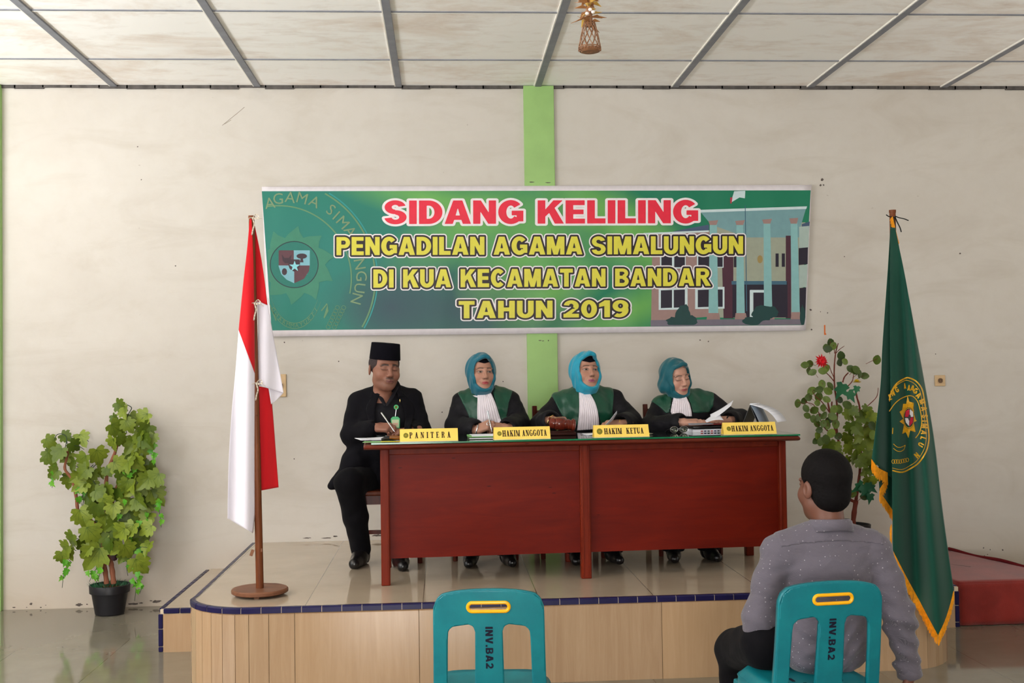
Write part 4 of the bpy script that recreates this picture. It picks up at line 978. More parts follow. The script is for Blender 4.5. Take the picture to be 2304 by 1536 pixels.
def ribbon(p, r=.0045): tie.tube([at(x, y, FY-.028-(i % 2)*.006) for i, (x, y) in enumerate(catmull(p, 4))], r, 6, flat=.35)
for y0 in (490, 682, 862):
    x0 = pole_px(y0); ribbon([(x0-8, y0+2), (x0, y0-1), (x0+9, y0)]); ribbon([(x0+2, y0), (x0+10, y0-8), (x0+16, y0-1), (x0+6, y0+2)])
    ribbon([(x0+2, y0), (x0+6, y0+14), (x0+3, y0+26), (x0+1, y0+38)]); ribbon([(x0+4, y0), (x0+14, y0+2), (x0+22, y0+1 if y0 < 500 else y0+6)])
tie.build('ties', M_TIE, fl)
tw = at(572, 1243, FY-.02); MB().box(tw+np.array([-.012, 0, .0]), (.016, .01, .034), Matrix.Rotation(.35, 4, 'Y')).box(tw+np.array([.034, .01, .012]), (.014, .012, .018)).build('wood_splint', M_BASE, fl, smooth=0)

# ------------------------------------------------------------------ green fringed flag
M_GREENF = cloth('green_flag_cloth', srgb(8, 66, 52), .12); M_FRINGE = pm('gold_fringe_thread', srgb(224, 146, 8), .6, .3, .2, 60); M_GOLDT = pm('gold_thread', srgb(210, 158, 30), .55, .35, .15, 80)
GY = -2.05
pt2 = at(2008, 474, GY); GX = pt2[0]
gf = thing('flag_stand', 'dark green court flag with gold fringe and round gold emblem on a pole', 'flag', (GX, GY, SH))
MB().lathe([(.135, .0), (.15, .01), (.15, .03), (.144, .036)], 36, Matrix.Translation((GX, GY, SH))).build('base', M_BASE, gf)
MB().tube([(GX, GY, SH+.03), (GX, GY, 1.5), tuple(pt2-np.array([0, 0, .01])), tuple(pt2)], [.021, .019, .017, .016], 14).build('pole', M_POLE, gf)
MB().tube([pt2-np.array([0, 0, .010]), pt2+np.array([0, 0, .004])], .019, 14).build('finial', M_POLE, gf)
def ramp01(v, a, b): return max(0.0, min(1.0, (v-a)/(b-a)))
def Yf2(px, py):
    k = ramp01(py, 480, 1150); u = (px-2005)/max(20, 30+(py-500)*.14)
    return GY-.030-.30*k+.055*k*math.sin(u*7.2-.9)+.035*k*math.sin(u*13+py*.002)*(.4+.6*u)
def Yf1(px, py):
    k = ramp01(py, 480, 1150); return GY-.012-.20*k+.045*k*math.sin((px-1985)/11.0)
m = MB(); m1L = [(2004, 500), (1998, 600), (1991, 700), (1985, 790), (1982, 860), (1972, 950), (1961, 1034)]
m1R = [(2010, 500), (2010, 600), (2010, 700), (2010, 790), (2011, 880), (2012, 980), (2014, 1082)]
fold_sheet(m, m1L, m1R, Yf1, 18, 50)
fold_sheet(m, [(1978, 1000), (1977, 1060), (1979, 1108)], [(2014, 1000), (2013, 1090), (2009, 1150)], lambda x, y: Yf1(x, y)+.04, 10, 14)
m2L = [(2004, 512), (2003, 620), (2003, 740), (2004, 860), (2007, 980), (2008, 1110), (2009, 1240)]
m2R = [(2014, 512), (2036, 620), (2058, 740), (2080, 860), (2102, 990), (2121, 1150), (2146, 1328)]
fold_sheet(m, m2L, m2R, Yf2, 44, 80)
low = [(2009, 1240), (2040, 1300), (2070, 1355), (2110, 1430)]; lowR = [(2146, 1328), (2138, 1362), (2126, 1400), (2112, 1428)]
fold_sheet(m, low, lowR, Yf2, 44, 26)
m.build('flag_cloth', M_GREENF, gf, solid=.002, smooth=180, weld=2e-5)
fr = MB()
def fringe(path, Yf, length, lean=(0, 1), n_per=1.3):
    P = catmull(path, 8); L = along([tuple(p) for p in P]); n = int(L[-1]*n_per)
    for k in range(n):
        p, d = at_len([tuple(p) for p in P], L, L[-1]*k/n); ln = length*(.82+.3*random.random()); w = .55+.35*random.random()
        q_ = (p.x+lean[0]*ln+random.uniform(-2, 2), p.y+lean[1]*ln); y = Yf(p.x, p.y)-.004; h = -.004*random.random()
        A, B, C_, D_ = (p.x-w, p.y-1), (p.x+w, p.y-1), (q_[0]+w*.8, q_[1]), (q_[0]-w*.8, q_[1])
        fr.add([at(*A, y), at(*B, y), at(*C_, y+h), at(*D_, y+h), at(*A, y+.003), at(*B, y+.003), at(*C_, y+.003+h), at(*D_, y+.003+h)], [(0, 1, 2, 3), (7, 6, 5, 4), (0, 4, 5, 1), (1, 5, 6, 2), (2, 6, 7, 3), (3, 7, 4, 0)])
fringe(low, Yf2, 21, (-.12, .95)); fringe([(2112, 1428), (2126, 1398), (2138, 1362), (2146, 1330)], Yf2, 24, (-.05, 1.0), 1.5)
fringe([(1961, 1034), (1975, 1052), (1997, 1064)], Yf1, 26, (.04, 1), 1.6); fringe([(1996, 1066), (1990, 1084), (1980, 1100)], lambda x, y: Yf1(x, y)+.03, 24, (.0, 1), 1.6); fringe([(1979, 1106), (1992, 1125), (2009, 1150)], lambda x, y: Yf1(x, y)+.04, 22, (.05, 1), 1.6)
fringe([(2008, 488), (2012, 505), (2018, 530), (2023, 548)], lambda x, y: GY-.034, 8, (-.55, .9), 2.2); fringe([(2006, 1180), (2006, 1230)], lambda x, y: Yf2(x, y)+.01, 8, (-.3, 1), 1.4)
fr.build('fringe', M_FRINGE, gf, smooth=0)
tb = MB()
for p in ([(1994, 483), (2000, 487), (2008, 488), (2016, 488)], [(2014, 486), (2024, 490), (2034, 492), (2044, 496)], [(2014, 488), (2019, 500), (2025, 512), (2028, 522)], [(2013, 488), (2012, 500), (2015, 516)]):
    tb.tube([at(x, y, GY-.026) for x, y in catmull(p, 4)], .006, 6, flat=.4)
tb.build('tie', pm('black_ribbon', srgb(22, 30, 30), .7), gf)
# embroidered emblem on the folds of the front sheet
def emb(name, mat, polys, lift=.004, minus=(), cell=1.0):
    m = MB(); clipx = lambda x, y: (min(max(x, 2009), 2014+(y-512)*.155-2), y)
    add_polys(m, shape_polys(polys, minus, cell), lambda x, y: at(x, y, Yf2(x, y)-lift)); return m.build(name, mat, gf, smooth=0)
def cut_left(P, x0=2009): return P
OUT = [(2001, 900), (2006, 880), (2018, 862), (2036, 851), (2046, 850), (2062, 858), (2074, 874), (2079, 895), (2084, 930), (2089, 965), (2090, 990), (2084, 1015), (2068, 1040), (2050, 1053), (2030, 1062), (2008, 1058)]
def stroke(P, w):
    P = [np.array(p, float) for p in catmull(P, 4)]; out = []
    for a, b in zip(P, P[1:]):
        d = (b-a)/max(1e-6, np.hypot(*(b-a))); n = np.array([-d[1], d[0]])*w/2; e = d*.3
        out.append([tuple(a+n-e), tuple(b+n+e), tuple(b-n+e), tuple(a-n-e)])
    return out
inn = [(2004+ (x-2004)*.93, 955+(y-955)*.945) for x, y in OUT]
emb('emblem_ring', M_GOLDT, stroke(OUT, 3.0)+stroke(inn, 1.3), .004)
IN2 = [(2001, 925), (2014, 907), (2030, 895), (2050, 890), (2064, 902), (2071, 925), (2074, 950), (2069, 972), (2060, 985)]
emb('emblem_ring', M_GOLDT, stroke(IN2, 2.0), .004)
pet = [(2042, 890), (2046, 903), (2056, 906), (2055, 918), (2060, 944), (2063, 946), (2056, 950), (2060, 972), (2048, 968), (2044, 985), (2038, 972), (2030, 976), (2034, 955), (2024, 948), (2032, 942), (2024, 926), (2030, 922), (2032, 908), (2039, 908)]
emb('emblem_petals', M_GOLDT, [pet], .0045, [ell(2045, 940, 13, 24)])
emb('emblem_disc', M_GOLDT, stroke(ell(2045, 940, 12, 22)+[(2057, 940)], 1.2), .005)
emb('emblem_shield', pm('crimson_thread', srgb(176, 14, 48), .6), [q(2038, 924, 2046, 920, 2046, 938, 2036, 938), q(2047, 939, 2055, 938, 2054, 950, 2046, 960)], .006); emb('emblem_shield', pm('white_thread', srgb(206, 210, 214), .6), [q(2047, 920, 2054, 926, 2055, 937, 2047, 938), q(2036, 940, 2046, 940, 2045, 958, 2038, 950)], .006)
emb('emblem_shield', pm('dark_thread', srgb(36, 30, 34), .6), [ell(2046, 939, 4, 7, 14)], .0068)
emb('emblem_ribbon', M_GOLDT, stroke([(2010, 998), (2018, 1005), (2026, 1006), (2034, 1003)], 1.4)+stroke([(2010, 1008), (2018, 1014), (2027, 1015), (2034, 1011)], 1.4)+stroke([(2034, 1003), (2037, 1001), (2034, 1011)], 1.2)+stroke([(2009, 962), (2008, 976)], 2.0))
lv = []
for k in range(7): lv += stroke(ell(2010+k*5.2, 1038-max(0, k-3)*1.2, 3.4, 4.2, 10)+[(2013.4+k*5.2, 1038-max(0, k-3)*1.2)], 1.1)
emb('emblem_leaves', M_GOLDT, lv, cell=.7)
def emb_text(items, size):
    m = MB()
    for ch, px, py, ang, sx in items:
        w, polys = BLACK[ch][0], BLACK[ch][1]; minus = BLACK[ch][2] if len(BLACK[ch]) > 2 else []
        c, s = math.cos(ang), math.sin(ang)
        for p in shape_polys(polys, minus, .07): m.add([(lambda X, Yv: at(X, Yv, Yf2(X, Yv)-.0045))(px+size*((x-w/2)*sx*c+(y-.5)*s), py+size*((x-w/2)*sx*s-(y-.5)*c)) for x, y in p], [tuple(range(len(p)))])
    m.build('emblem_lettering', M_GOLDT, gf, smooth=0)
emb_text([('E', 2003, 893, -.35, .6), ('N', 2009, 884, -.35, .7), ('G', 2018, 876, -.3, .7), ('A', 2036, 868, -.1, .4), ('A', 2045, 872, .1, .5), ('A', 2053, 873, .25, .8), ('G', 2060, 879, .5, .8), ('A', 2067, 889, .75, .8), ('M', 2075, 903, 1.15, .8), ('A', 2079, 919, 1.4, .8),
          ('S', 2081, 936, 1.5, .8), ('I', 2081, 947, 1.6, .8), ('M', 2081, 958, 1.65, .8), ('A', 2079, 973, 1.8, .8), ('L', 2077, 986, 1.9, .8), ('U', 2072, 1000, 2.1, .8), ('N', 2063, 1024, 2.4, .8)], 13.0)

# ================================================================== plants
def leaf_mat(name, c1, c2, vein):
    t = NT(name); info = t.node('ShaderNodeNewGeometry'); n = t.noise(t.coord('Object'), 22, 4, .6)
    c = t.mix(info.outputs['Random Per Island'], c1, c2); c = t.mix(t.math('MULTIPLY', t.ramp(n, [(.45, 0.0), (.75, 1.0)]), .5), c, vein)
    t.base(c); t.set(Roughness=.45, Specular_IOR_Level=.35, Transmission_Weight=0.0); t.b.inputs['Subsurface Weight'].default_value = .0; return t.m
M_GRAPE = leaf_mat('grape_leaf', srgb(70, 92, 16), srgb(126, 142, 42), srgb(52, 72, 14)); M_GRAPEV = pm('leaf_vein', srgb(66, 92, 24), .5, .3)
M_IVY = leaf_mat('ivy_leaf', srgb(74, 148, 30), srgb(110, 176, 44), srgb(46, 110, 24)); M_TRUNK = pm('pinkish_bark', srgb(140, 88, 66), .75, .2, .22, 9, .5, 40); M_STEM = pm('dark_green_stem', srgb(44, 62, 46), .6)
M_POT = pm('black_pot', srgb(24, 23, 28), .45, .35, .08, 20); M_MOSS = leaf_mat('moss_blades', srgb(34, 84, 58), srgb(58, 110, 74), srgb(24, 62, 44)); M_SOIL = pm('dry_soil', srgb(96, 54, 36), .9, .1, .3, 30)
GRAPE = [(0, 0), (.10, -.10), (.30, -.16), (.42, -.02), (.34, .08), (.52, .16), (.58, .34), (.40, .38), (.46, .52), (.34, .62), (.22, .60), (.18, .80), (.06, .92), (0, 1.0)]
GRAPE = GRAPE+[(-x, y) for x, y in GRAPE[::-1][1:-1]]
IVYL = [(0, 0), (.16, -.10), (.44, .04), (.30, .22), (.40, .50), (.18, .52), (0, 1.0)]; IVYL = IVYL+[(-x, y) for x, y in IVYL[::-1][1:-1]]
OVAL = [(0, 0), (.20, .10), (.34, .30), (.38, .52), (.30, .76), (.14, .94), (0, 1.0)]; OVAL = OVAL+[(-x, y) for x, y in OVAL[::-1][1:-1]]
def leaf(mb, vb, p, size, rot, tilt, yaw, shape, mi=0, curl=.25, fold=.18):
    """one leaf blade, attached at p, hanging in direction rot (0 = down), turned by tilt and yaw"""
    M = Matrix.Translation(Vector(p)) @ Matrix.Rotation(yaw, 4, 'Z') @ Matrix.Rotation(rot, 4, 'Y') @ Matrix.Rotation(tilt, 4, 'X')
    def f(x, y): return M @ Vector((x*size, -(fold*abs(x)-curl*(y-.3)**2)*size, -(y-.35)*size))
    n = len(shape); vs = [f(x*.5, .35+(y-.35)*.5) for x, y in shape]+[f(x, y) for x, y in shape]+[f(0, .35)]
    fs = [(i, (i+1) % n, 2*n) for i in range(n)]+[(n+i, n+(i+1) % n, (i+1) % n, i) for i in range(n)]
    mb.add(vs, fs, mi)
    if vb is not None:
        for tx, ty in ((0, .95), (.46, .30), (-.46, .30), (.30, .56), (-.30, .56)):
            a, b = f(0, .02), f(tx, ty); nn = (M.to_3x3() @ Vector((0, -1, 0)))*.0022; d = (b-a); s = d.cross(nn).normalized()*size*.007
            mid = f(tx*.5, .02+(ty-.02)*.5)
            vb.add([a+s+nn, mid+s*.8+nn, b+nn, mid-s*.8+nn, a-s+nn], [(0, 1, 2, 3, 4)])
rr = random.Random(5)
def R_(a, b): return rr.uniform(a, b)
PX0, PY0 = .017, -.225
lp = thing('potted_plant', 'artificial grape-leaf plant in a black pot on the floor beside the side step', 'plant', (PX0, PY0, 0))
MP = Matrix.Translation((PX0, PY0, 0))
MB().lathe([(.088, 0), (.095, .006), (.118, .142), (.119, .146), (.131, .148), (.133, .196), (.131, .200), (.124, .200), (.121, .175)], 40, MP).build('pot', M_POT, lp)
MB().lathe([(.122, .168), (.121, .178), (.05, .186), (.001, .188)], 24, MP).build('soil', M_SOIL, lp)
mo = MB()
for k in range(420):
    a = R_(0, 2*PI); r = .125*math.sqrt(R_(0, 1)); 
    if math.cos(a)*r > .045 and math.sin(a) < .2 and R_(0, 1) < .6: continue
    b = Vector((PX0+r*math.cos(a), PY0+r*math.sin(a), .183)); o = Vector((math.cos(a)*R_(.0, .045), math.sin(a)*R_(0, .045), R_(.012, .042))); w = Vector((R_(-1, 1), R_(-1, 1), 0)).normalized()*.003
    mo.add([b-w, b+w, b+o], [(0, 1, 2)])
mo.build('moss', M_MOSS, lp, smooth=0)
tr = MB()
def P3(px, py, y): return tuple(at(px, py, y))
def branch(pts, r0, r1, y0, y1, mb):
    P = [P3(x, y, y0+(y1-y0)*i/(len(pts)-1)) for i, (x, y) in enumerate(pts)]; P = catmull(P, 5); n = len(P)
    mb.tube(P, [(r0+(r1-r0)*i/(n-1))*(1+.10*math.sin(i*1.9)) for i in range(n)], 9)
branch([(240, 1313), (236, 1280), (231, 1250), (234, 1210), (240, 1160), (238, 1110), (242, 1060), (258, 1020), (266, 985), (276, 970)], .017, .010, -.225, -.20, tr)
branch([(256, 1313), (252, 1280), (248, 1258), (240, 1225), (246, 1180), (252, 1130), (268, 1085), (290, 1050), (300, 1010), (303, 985)], .018, .010, -.225, -.19, tr)
branch([(240, 1200), (215, 1180), (190, 1160), (176, 1150), (171, 1115), (162, 1078), (146, 1055), (150, 1030), (153, 1008)], .014, .008, -.22, -.26, tr)
branch([(247, 1170), (262, 1155), (285, 1120), (312, 1070), (330, 1030)], .010, .006, -.21, -.20, tr)
branch([(242, 1235), (255, 1215), (272, 1180)], .009, .006, -.22, -.24, tr)
tr.build('trunk', M_TRUNK, lp)
MB().lathe([(.002, -.032), (.018, -.024), (.026, -.004), (.024, .014), (.012, .026), (.002, .028)], 16, Matrix.Translation(P3(257, 1251, -.27))).build('seed_pod', pm('dark_plum', srgb(44, 18, 28), .5), lp)
LEAVES = [(112, 993, 34), (112, 1013, 26), (113, 1030, 44), (150, 983, 30), (182, 987, 40), (168, 1002, 34), (132, 1020, 40), (150, 1028, 34), (166, 1046, 36), (190, 1036, 44), (122, 1062, 34), (155, 1080, 36), (172, 1072, 32), (192, 1062, 40), (182, 1094, 40), (205, 1070, 34),
 (272, 912, 34), (279, 928, 36), (257, 941, 26), (299, 944, 40), (322, 940, 42), (262, 962, 46), (325, 968, 44), (312, 985, 46), (287, 955, 36), (272, 988, 34), (257, 1000, 40), (295, 1000, 42), (330, 992, 44), (342, 985, 28), (318, 1015, 42), (300, 1030, 46),
 (220, 1026, 48), (228, 1062, 32), (242, 1058, 26), (270, 1045, 44), (290, 1042, 46), (310, 1040, 44), (333, 1048, 34), (318, 1062, 40),
 (347, 1078, 46), (352, 1116, 50), (325, 1082, 44), (332, 1120, 46), (302, 1100, 46), (282, 1092, 40), (298, 1088, 46), (262, 1112, 40), (244, 1104, 42), (240, 1128, 36), (204, 1120, 50), (208, 1098, 40), (184, 1088, 38), (225, 1112, 40),
 (216, 1146, 40), (186, 1164, 50), (238, 1172, 44), (254, 1147, 38), (298, 1166, 50), (322, 1150, 46), (288, 1135, 44), (312, 1130, 44), (294, 1192, 46), (270, 1196, 44), (236, 1196, 36), (208, 1196, 52), (194, 1222, 50), (222, 1178, 36), (228, 1210, 32), (250, 1216, 46), (318, 1210, 56), (330, 1190, 40),
 (212, 1250, 66), (236, 1232, 42), (246, 1226, 38), (286, 1236, 44), (268, 1234, 36), (300, 1230, 40), (316, 1268, 52), (150, 1236, 46), (163, 1212, 44), (138, 1252, 34), (160, 1242, 34), (274, 1250, 30), (330, 1232, 36), (196, 1240, 34), (280, 1110, 42), (255, 1180, 40), (305, 1070, 42), (272, 1070, 38), (218, 1130, 36), (316, 1100, 42), (330, 1165, 40)]
fo, ve, sm_ = MB(), MB(), MB()
for px, py, s in LEAVES:
    y = -.225-R_(-.02, .12); p = P3(px+R_(-2, 2), py+R_(-2, 2), y); size = s*.95/2562*7.9
    leaf(fo, ve, p, size, R_(-1.0, 1.0), R_(-.55, .35), R_(-.7, .7), GRAPE, curl=R_(.1, .35), fold=R_(.1, .35))
    if rr.random() < .6:
        q_ = Vector(P3(px+(245-px)*.25+R_(-4, 4), py+R_(2, 14), y+.03)); sm_.tube([p, (Vector(p)+q_)/2+Vector((0, 0, .01)), q_], .0022, 5)
for pts in ([(146, 1010), (150, 985), (140, 976), (128, 978), (122, 990)], [(153, 1008), (150, 990)], [(210, 1045), (200, 1060), (212, 1085), (226, 1095), (240, 1098)], [(285, 975), (282, 950), (290, 930), (296, 917), (285, 910)], [(205, 1105), (190, 1120), (186, 1140)], [(220, 1040), (205, 1055), (190, 1062)]):
    sm_.tube([P3(x, y, -.25) for x, y in catmull(pts, 5)], .0028, 6)
lo_ = fo.build('leaves', M_GRAPE, lp, smooth=40); ve.build('leaf_veins', M_GRAPEV, lo_, smooth=0)
iv = MB()
for pts in ([(122, 1048), (124, 1064), (120, 1085), (117, 1097)], [(334, 995), (338, 1015), (346, 1035), (352, 1055)], [(356, 1122), (358, 1145), (362, 1170), (363, 1186)], [(152, 1240), (150, 1270), (143, 1295), (140, 1322)], [(222, 1270), (210, 1290), (201, 1308)], [(228, 1275), (222, 1300), (212, 1316)],
            [(322, 1228), (316, 1250), (326, 1268)], [(302, 1270), (310, 1300), (306, 1325), (303, 1352)], [(310, 1305), (318, 1320), (314, 1335)], [(196, 1100), (182, 1125), (188, 1145)], [(330, 1150), (333, 1175), (328, 1195)], [(288, 1250), (285, 1275), (288, 1295)]):
    C_ = catmull(pts, 5); sm_.tube([P3(x, y, -.27) for x, y in C_], .0019, 5)
    for i in range(2, len(C_)-4, 3):
        leaf(iv, None, P3(C_[i][0]+R_(-5, 5), C_[i][1], -.275), R_(13, 18)/2562*7.9, R_(-.9, .9), R_(-.3, .3), R_(-.6, .6), IVYL, curl=.15)
for px, py in ((177, 1124), (176, 1104), (302, 1058), (279, 1082), (292, 1070), (268, 1162), (281, 1130), (276, 1060), (312, 1178), (338, 1002), (345, 1003), (348, 1024), (358, 1136), (146, 1266), (147, 1290), (198, 1290), (213, 1298), (226, 1284), (293, 1278), (310, 1293), (299, 1308), (312, 1316), (312, 1242), (326, 1250), (184, 1200), (333, 1178), (292, 1215)):
    leaf(iv, None, P3(px, py, -.30), R_(14, 19)/2562*7.9, R_(-.9, .9), R_(-.3, .3), R_(-.6, .6), IVYL, curl=.15)
sm_.build('stems', M_STEM, lp); iv.build('ivy_sprays', M_IVY, lp, smooth=40)

# ------------------------------------------------------------------ the other plant, on the platform behind the seated man
Y2 = -.48; b2 = at(1916, 1222, Y2); RX = b2[0]
M_OVAL = leaf_mat('oval_leaf', srgb(46, 66, 30), srgb(104, 126, 40), srgb(34, 50, 26)); M_DKIVY = leaf_mat('dark_ivy_leaf', srgb(22, 84, 58), srgb(40, 108, 70), srgb(18, 64, 46)); M_BARK2 = pm('red_brown_bark', srgb(112, 54, 42), .7, .2, .2, 9, .4, 50)
rp = thing('artificial_tree', 'artificial tree with mixed leaves and a red flower beside the green flag', 'plant', (RX, Y2, SH))
MB().lathe([(.095, 0), (.100, .006), (.115, .070), (.128, .072), (.130, .105), (.122, .105), (.118, .09)], 36, Matrix.Translation((RX, Y2, SH))).build('pot', M_POT, rp)
MB().lathe([(.118, .085), (.06, .092), (.001, .093)], 20, Matrix.Translation((RX, Y2, SH))).build('soil', M_SOIL, rp)
t2 = MB()
zb = tuple((RX, Y2, SH+.17))
def br(pts, r0, r1, dy=0.0): branch(pts, r0, r1, Y2, Y2+dy, t2)
px_b = (1915, 1214)
br([px_b, (1918, 1200), (1921, 1160), (1926, 1125)], .019, .016); br([(1926, 1130), (1910, 1122), (1895, 1110), (1885, 1080), (1886, 1030), (1888, 1000), (1879, 965), (1868, 930), (1862, 902)], .011, .006, -.03)
br([(1926, 1125), (1930, 1098), (1935, 1055), (1937, 1000), (1936, 950), (1934, 915), (1928, 893), (1925, 872)], .011, .005, .02); br([(1888, 1000), (1882, 960), (1884, 920), (1878, 870), (1877, 830), (1880, 795), (1886, 772)], .008, .003, .02)
br([(1880, 940), (1872, 915), (1872, 903)], .006, .005); br([(1877, 858), (1866, 845), (1856, 836), (1848, 828)], .004, .002, -.02); br([(1877, 850), (1870, 835), (1866, 822)], .003, .002); br([(1880, 795), (1890, 785), (1900, 778)], .003, .0015); br([(1878, 795), (1877, 775), (1875, 764)], .003, .0015)
br([(1906, 870), (1918, 856), (1921, 836)], .004, .002); br([(1896, 860), (1900, 848), (1909, 838)], .005, .004); br([(1936, 930), (1950, 915), (1972, 893), (1976, 872)], .004, .0018, .03); br([(1872, 975), (1858, 965), (1848, 950), (1843, 930), (1830, 910), (1812, 905)], .005, .002, -.04); br([(1868, 930), (1850, 905), (1834, 890), (1828, 880)], .004, .002, -.05)
t2.build('trunk', M_BARK2, rp)
ov, gp_, dk, s2 = MB(), MB(), MB(), MB()
for px, py in ((1808, 821), (1824, 818), (1818, 834), (1831, 836), (1848, 834), (1860, 826), (1868, 768), (1876, 776), (1859, 780), (1866, 785), (1892, 797), (1899, 812), (1891, 814), (1849, 861), (1846, 876), (1860, 878), (1866, 866), (1829, 877), (1822, 893), (1837, 906), (1843, 889), (1857, 897), (1811, 900), (1812, 916), (1814, 934), (1835, 921), (1850, 917), (1830, 939), (1853, 950), (1887, 898), (1888, 917), (1903, 909), (1878, 918), (1868, 945), (1880, 950), (1862, 952), (1838, 978), (1846, 967), (1872, 972), (1889, 980), (1844, 936), (1836, 952), (1858, 985), (1870, 935), (1856, 932), (1912, 828), (1925, 829), (1934, 838), (1942, 845), (1795, 904), (1920, 832), (1974, 806), (1838, 990), (1848, 990), (1920, 1110), (1942, 1117), (1960, 955), (1964, 975)):
    leaf(ov, None, P3(px, py, Y2-R_(0, .1)), R_(19, 25)/2562*7.7, R_(-1.6, 1.6), R_(-.5, .4), R_(-.6, .6), OVAL, curl=.1, fold=.12)
    if rr.random() < .7: ov.tube([P3(px, py, Y2-.05), P3(px+(1870-px)*.25, py+R_(4, 14), Y2-.02)], .0016, 4, 1)
for px, py, s in ((1908, 934, 40), (1922, 925, 30), (1950, 923, 34), (1938, 940, 40), (1958, 938, 40), (1914, 962, 38), (1930, 966, 36), (1946, 975, 42), (1960, 962, 38), (1906, 985, 36), (1862, 1000, 40), (1878, 1003, 34), (1910, 1008, 40), (1934, 1004, 38), (1958, 1000, 40), (1954, 1028, 42), (1920, 1030, 42), (1944, 1062, 30), (1962, 1058, 36), (1950, 1082, 34), (1966, 1030, 36), (1905, 1040, 36), (1938, 1040, 36), (1880, 1020, 36), (1930, 985, 36), (1972, 985, 34), (1968, 1078, 26), (1962, 1085, 18)):
    leaf(gp_, None, P3(px, py, Y2-R_(-.03, .1)), s*.84/2562*7.7, R_(-1.2, 1.2), R_(-.5, .4), R_(-.7, .7), GRAPE, curl=R_(.1, .3), fold=R_(.1, .3))
for px, py, s, r_ in ((1891, 877, 40, .4), (1914, 890, 30, -.5), (1927, 876, 20, .2), (1932, 1096, 34, 1.0), (1948, 1104, 40, -.4), (1960, 1098, 28, -.9), (1957, 1120, 26, .1)):
    leaf(dk, None, P3(px, py, Y2-.10), s/2562*7.7, r_, R_(-.2, .2), R_(-.3, .3), IVYL, curl=.12)
ov.build('oval_leaves', [M_OVAL, M_BARK2], rp, smooth=40); gp_.build('grape_leaves', M_GRAPE, rp, smooth=40); dk.build('ivy_leaves', M_DKIVY, rp, smooth=40)
fw = MB(); c = Vector(P3(1848, 812, Y2-.07))
for ring_n, rad, lift in ((14, .048, .004), (12, .040, .016), (9, .028, .026)):
    for k in range(ring_n):
        a = 2*PI*k/ring_n+ring_n*.3; d = Vector((math.cos(a), 0, math.sin(a))); s_ = Vector((-math.sin(a), 0, math.cos(a))); n_ = Vector((0, -1, 0)); R0 = rad*R_(.85, 1.15)
        fw.add([c+n_*lift*.5, c+d*R0*.45+s_*.008+n_*lift, c+d*R0+n_*(lift*.9-.004), c+d*R0*.45-s_*.008+n_*lift], [(0, 1, 2, 3)])
fw.build('red_flower', pm('red_petal', srgb(196, 18, 32), .55, .3, .2, 40), rp, smooth=0, solid=.001)
yf = MB(); c = Vector(P3(1928, 860, Y2-.17))
for k in range(60):
    a = R_(0, 2*PI); e = R_(-.1, 1.3); d = Vector((math.cos(a)*math.cos(e), math.sin(a)*math.cos(e)*.8, math.sin(e)*.75)); s_ = d.cross(Vector((.3, .2, 1))).normalized()*.004
    yf.add([c, c+d*.020+s_, c+d*.034, c+d*.020-s_], [(0, 1, 2, 3)])
yf.build('yellow_flower', pm('yellow_petal', srgb(214, 186, 20), .55, .3, .2, 40), rp, smooth=0)

# ------------------------------------------------------------------ woven ornament hanging from the ceiling
OY = -4.0; oc = at(1327, 118, OY); OX, OZ = oc[0], oc[2]
orn = thing('hanging_ornament', 'gold woven straw vase ornament with ribbon leaves hanging from the ceiling', 'ornament', (OX, OY, OZ))
M_STRAW = pm('gold_straw', srgb(128, 88, 60), .45, .4, .25, 40); M_LEAFG = pm('gold_ribbon_leaf', srgb(156, 108, 68), .3, .5, .3, 25); M_LEAFL = pm('bright_gold_leaf', srgb(206, 166, 84), .25, .5, .2, 25)
def orad(v): return .018+.026*(1-v)**.8 if v > .06 else .036*(v/.06)**.5+.004
net = MB(); HN = .115
for dirn in (1, -1):
    for k in range(11):
        P = []
        for i in range(15):
            v = i/14; a = 2*PI*k/11+dirn*v*1.6; r = orad(v); P.append((OX+r*math.cos(a), OY+r*math.sin(a), OZ+v*HN))
        net.tube(P, .0016, 5)
for v in (.05, .16, .9): net.tube([(OX+orad(v)*math.cos(a), OY+orad(v)*math.sin(a), OZ+v*HN) for a in np.linspace(0, 2*PI, 21)], .002, 5)
net.build('woven_net', M_STRAW, orn)
MB().lathe([(.002, 0), (.030, .001), (.038, .008), (.036, .016)], 20, Matrix.Translation((OX, OY, OZ))).build('woven_bottom', M_STRAW, orn)
lg_, lb_ = MB(), MB()
for k in range(34):
    a = R_(0, 2*PI); z = OZ+HN+R_(-.012, .085); b = Vector((OX, OY, z)); d = Vector((math.cos(a), math.sin(a), R_(-.45, .35))); s_ = d.cross(Vector((0, 0, 1))).normalized(); Ln = R_(.03, .062)
    tgt = lg_ if k % 3 else lb_
    w = R_(.010, .018); up_ = Vector((0, 0, .008))
    tgt.add([b, b+d*Ln*.5+s_*w+up_, b+d*Ln, b+d*Ln*.5-s_*w+up_], [(0, 1, 2, 3)])
    if k % 2: tgt.add([b+d*Ln*.6+s_*w*.6+up_*.8, b+d*Ln*1.25+s_*w*.8, b+d*Ln*.7], [(0, 1, 2)])
lg_.build('ribbon_leaves', M_LEAFG, orn, solid=.0012, smooth=0); lb_.build('bright_leaves', M_LEAFL, orn, solid=.0012, smooth=0)
bd = MB()
for dx, dy, dz in ((-.012, -.03, .135), (.010, -.032, .14), (.0, -.03, .150)): bd.lathe([(.001, -.007), (.006, -.004), (.0075, 0), (.006, .004), (.001, .007)], 12, Matrix.Translation((OX+dx, OY+dy, OZ+.115+dz-.115)))
bd.build('pearl_beads', pm('pearl', srgb(236, 230, 224), .2, .6), orn)
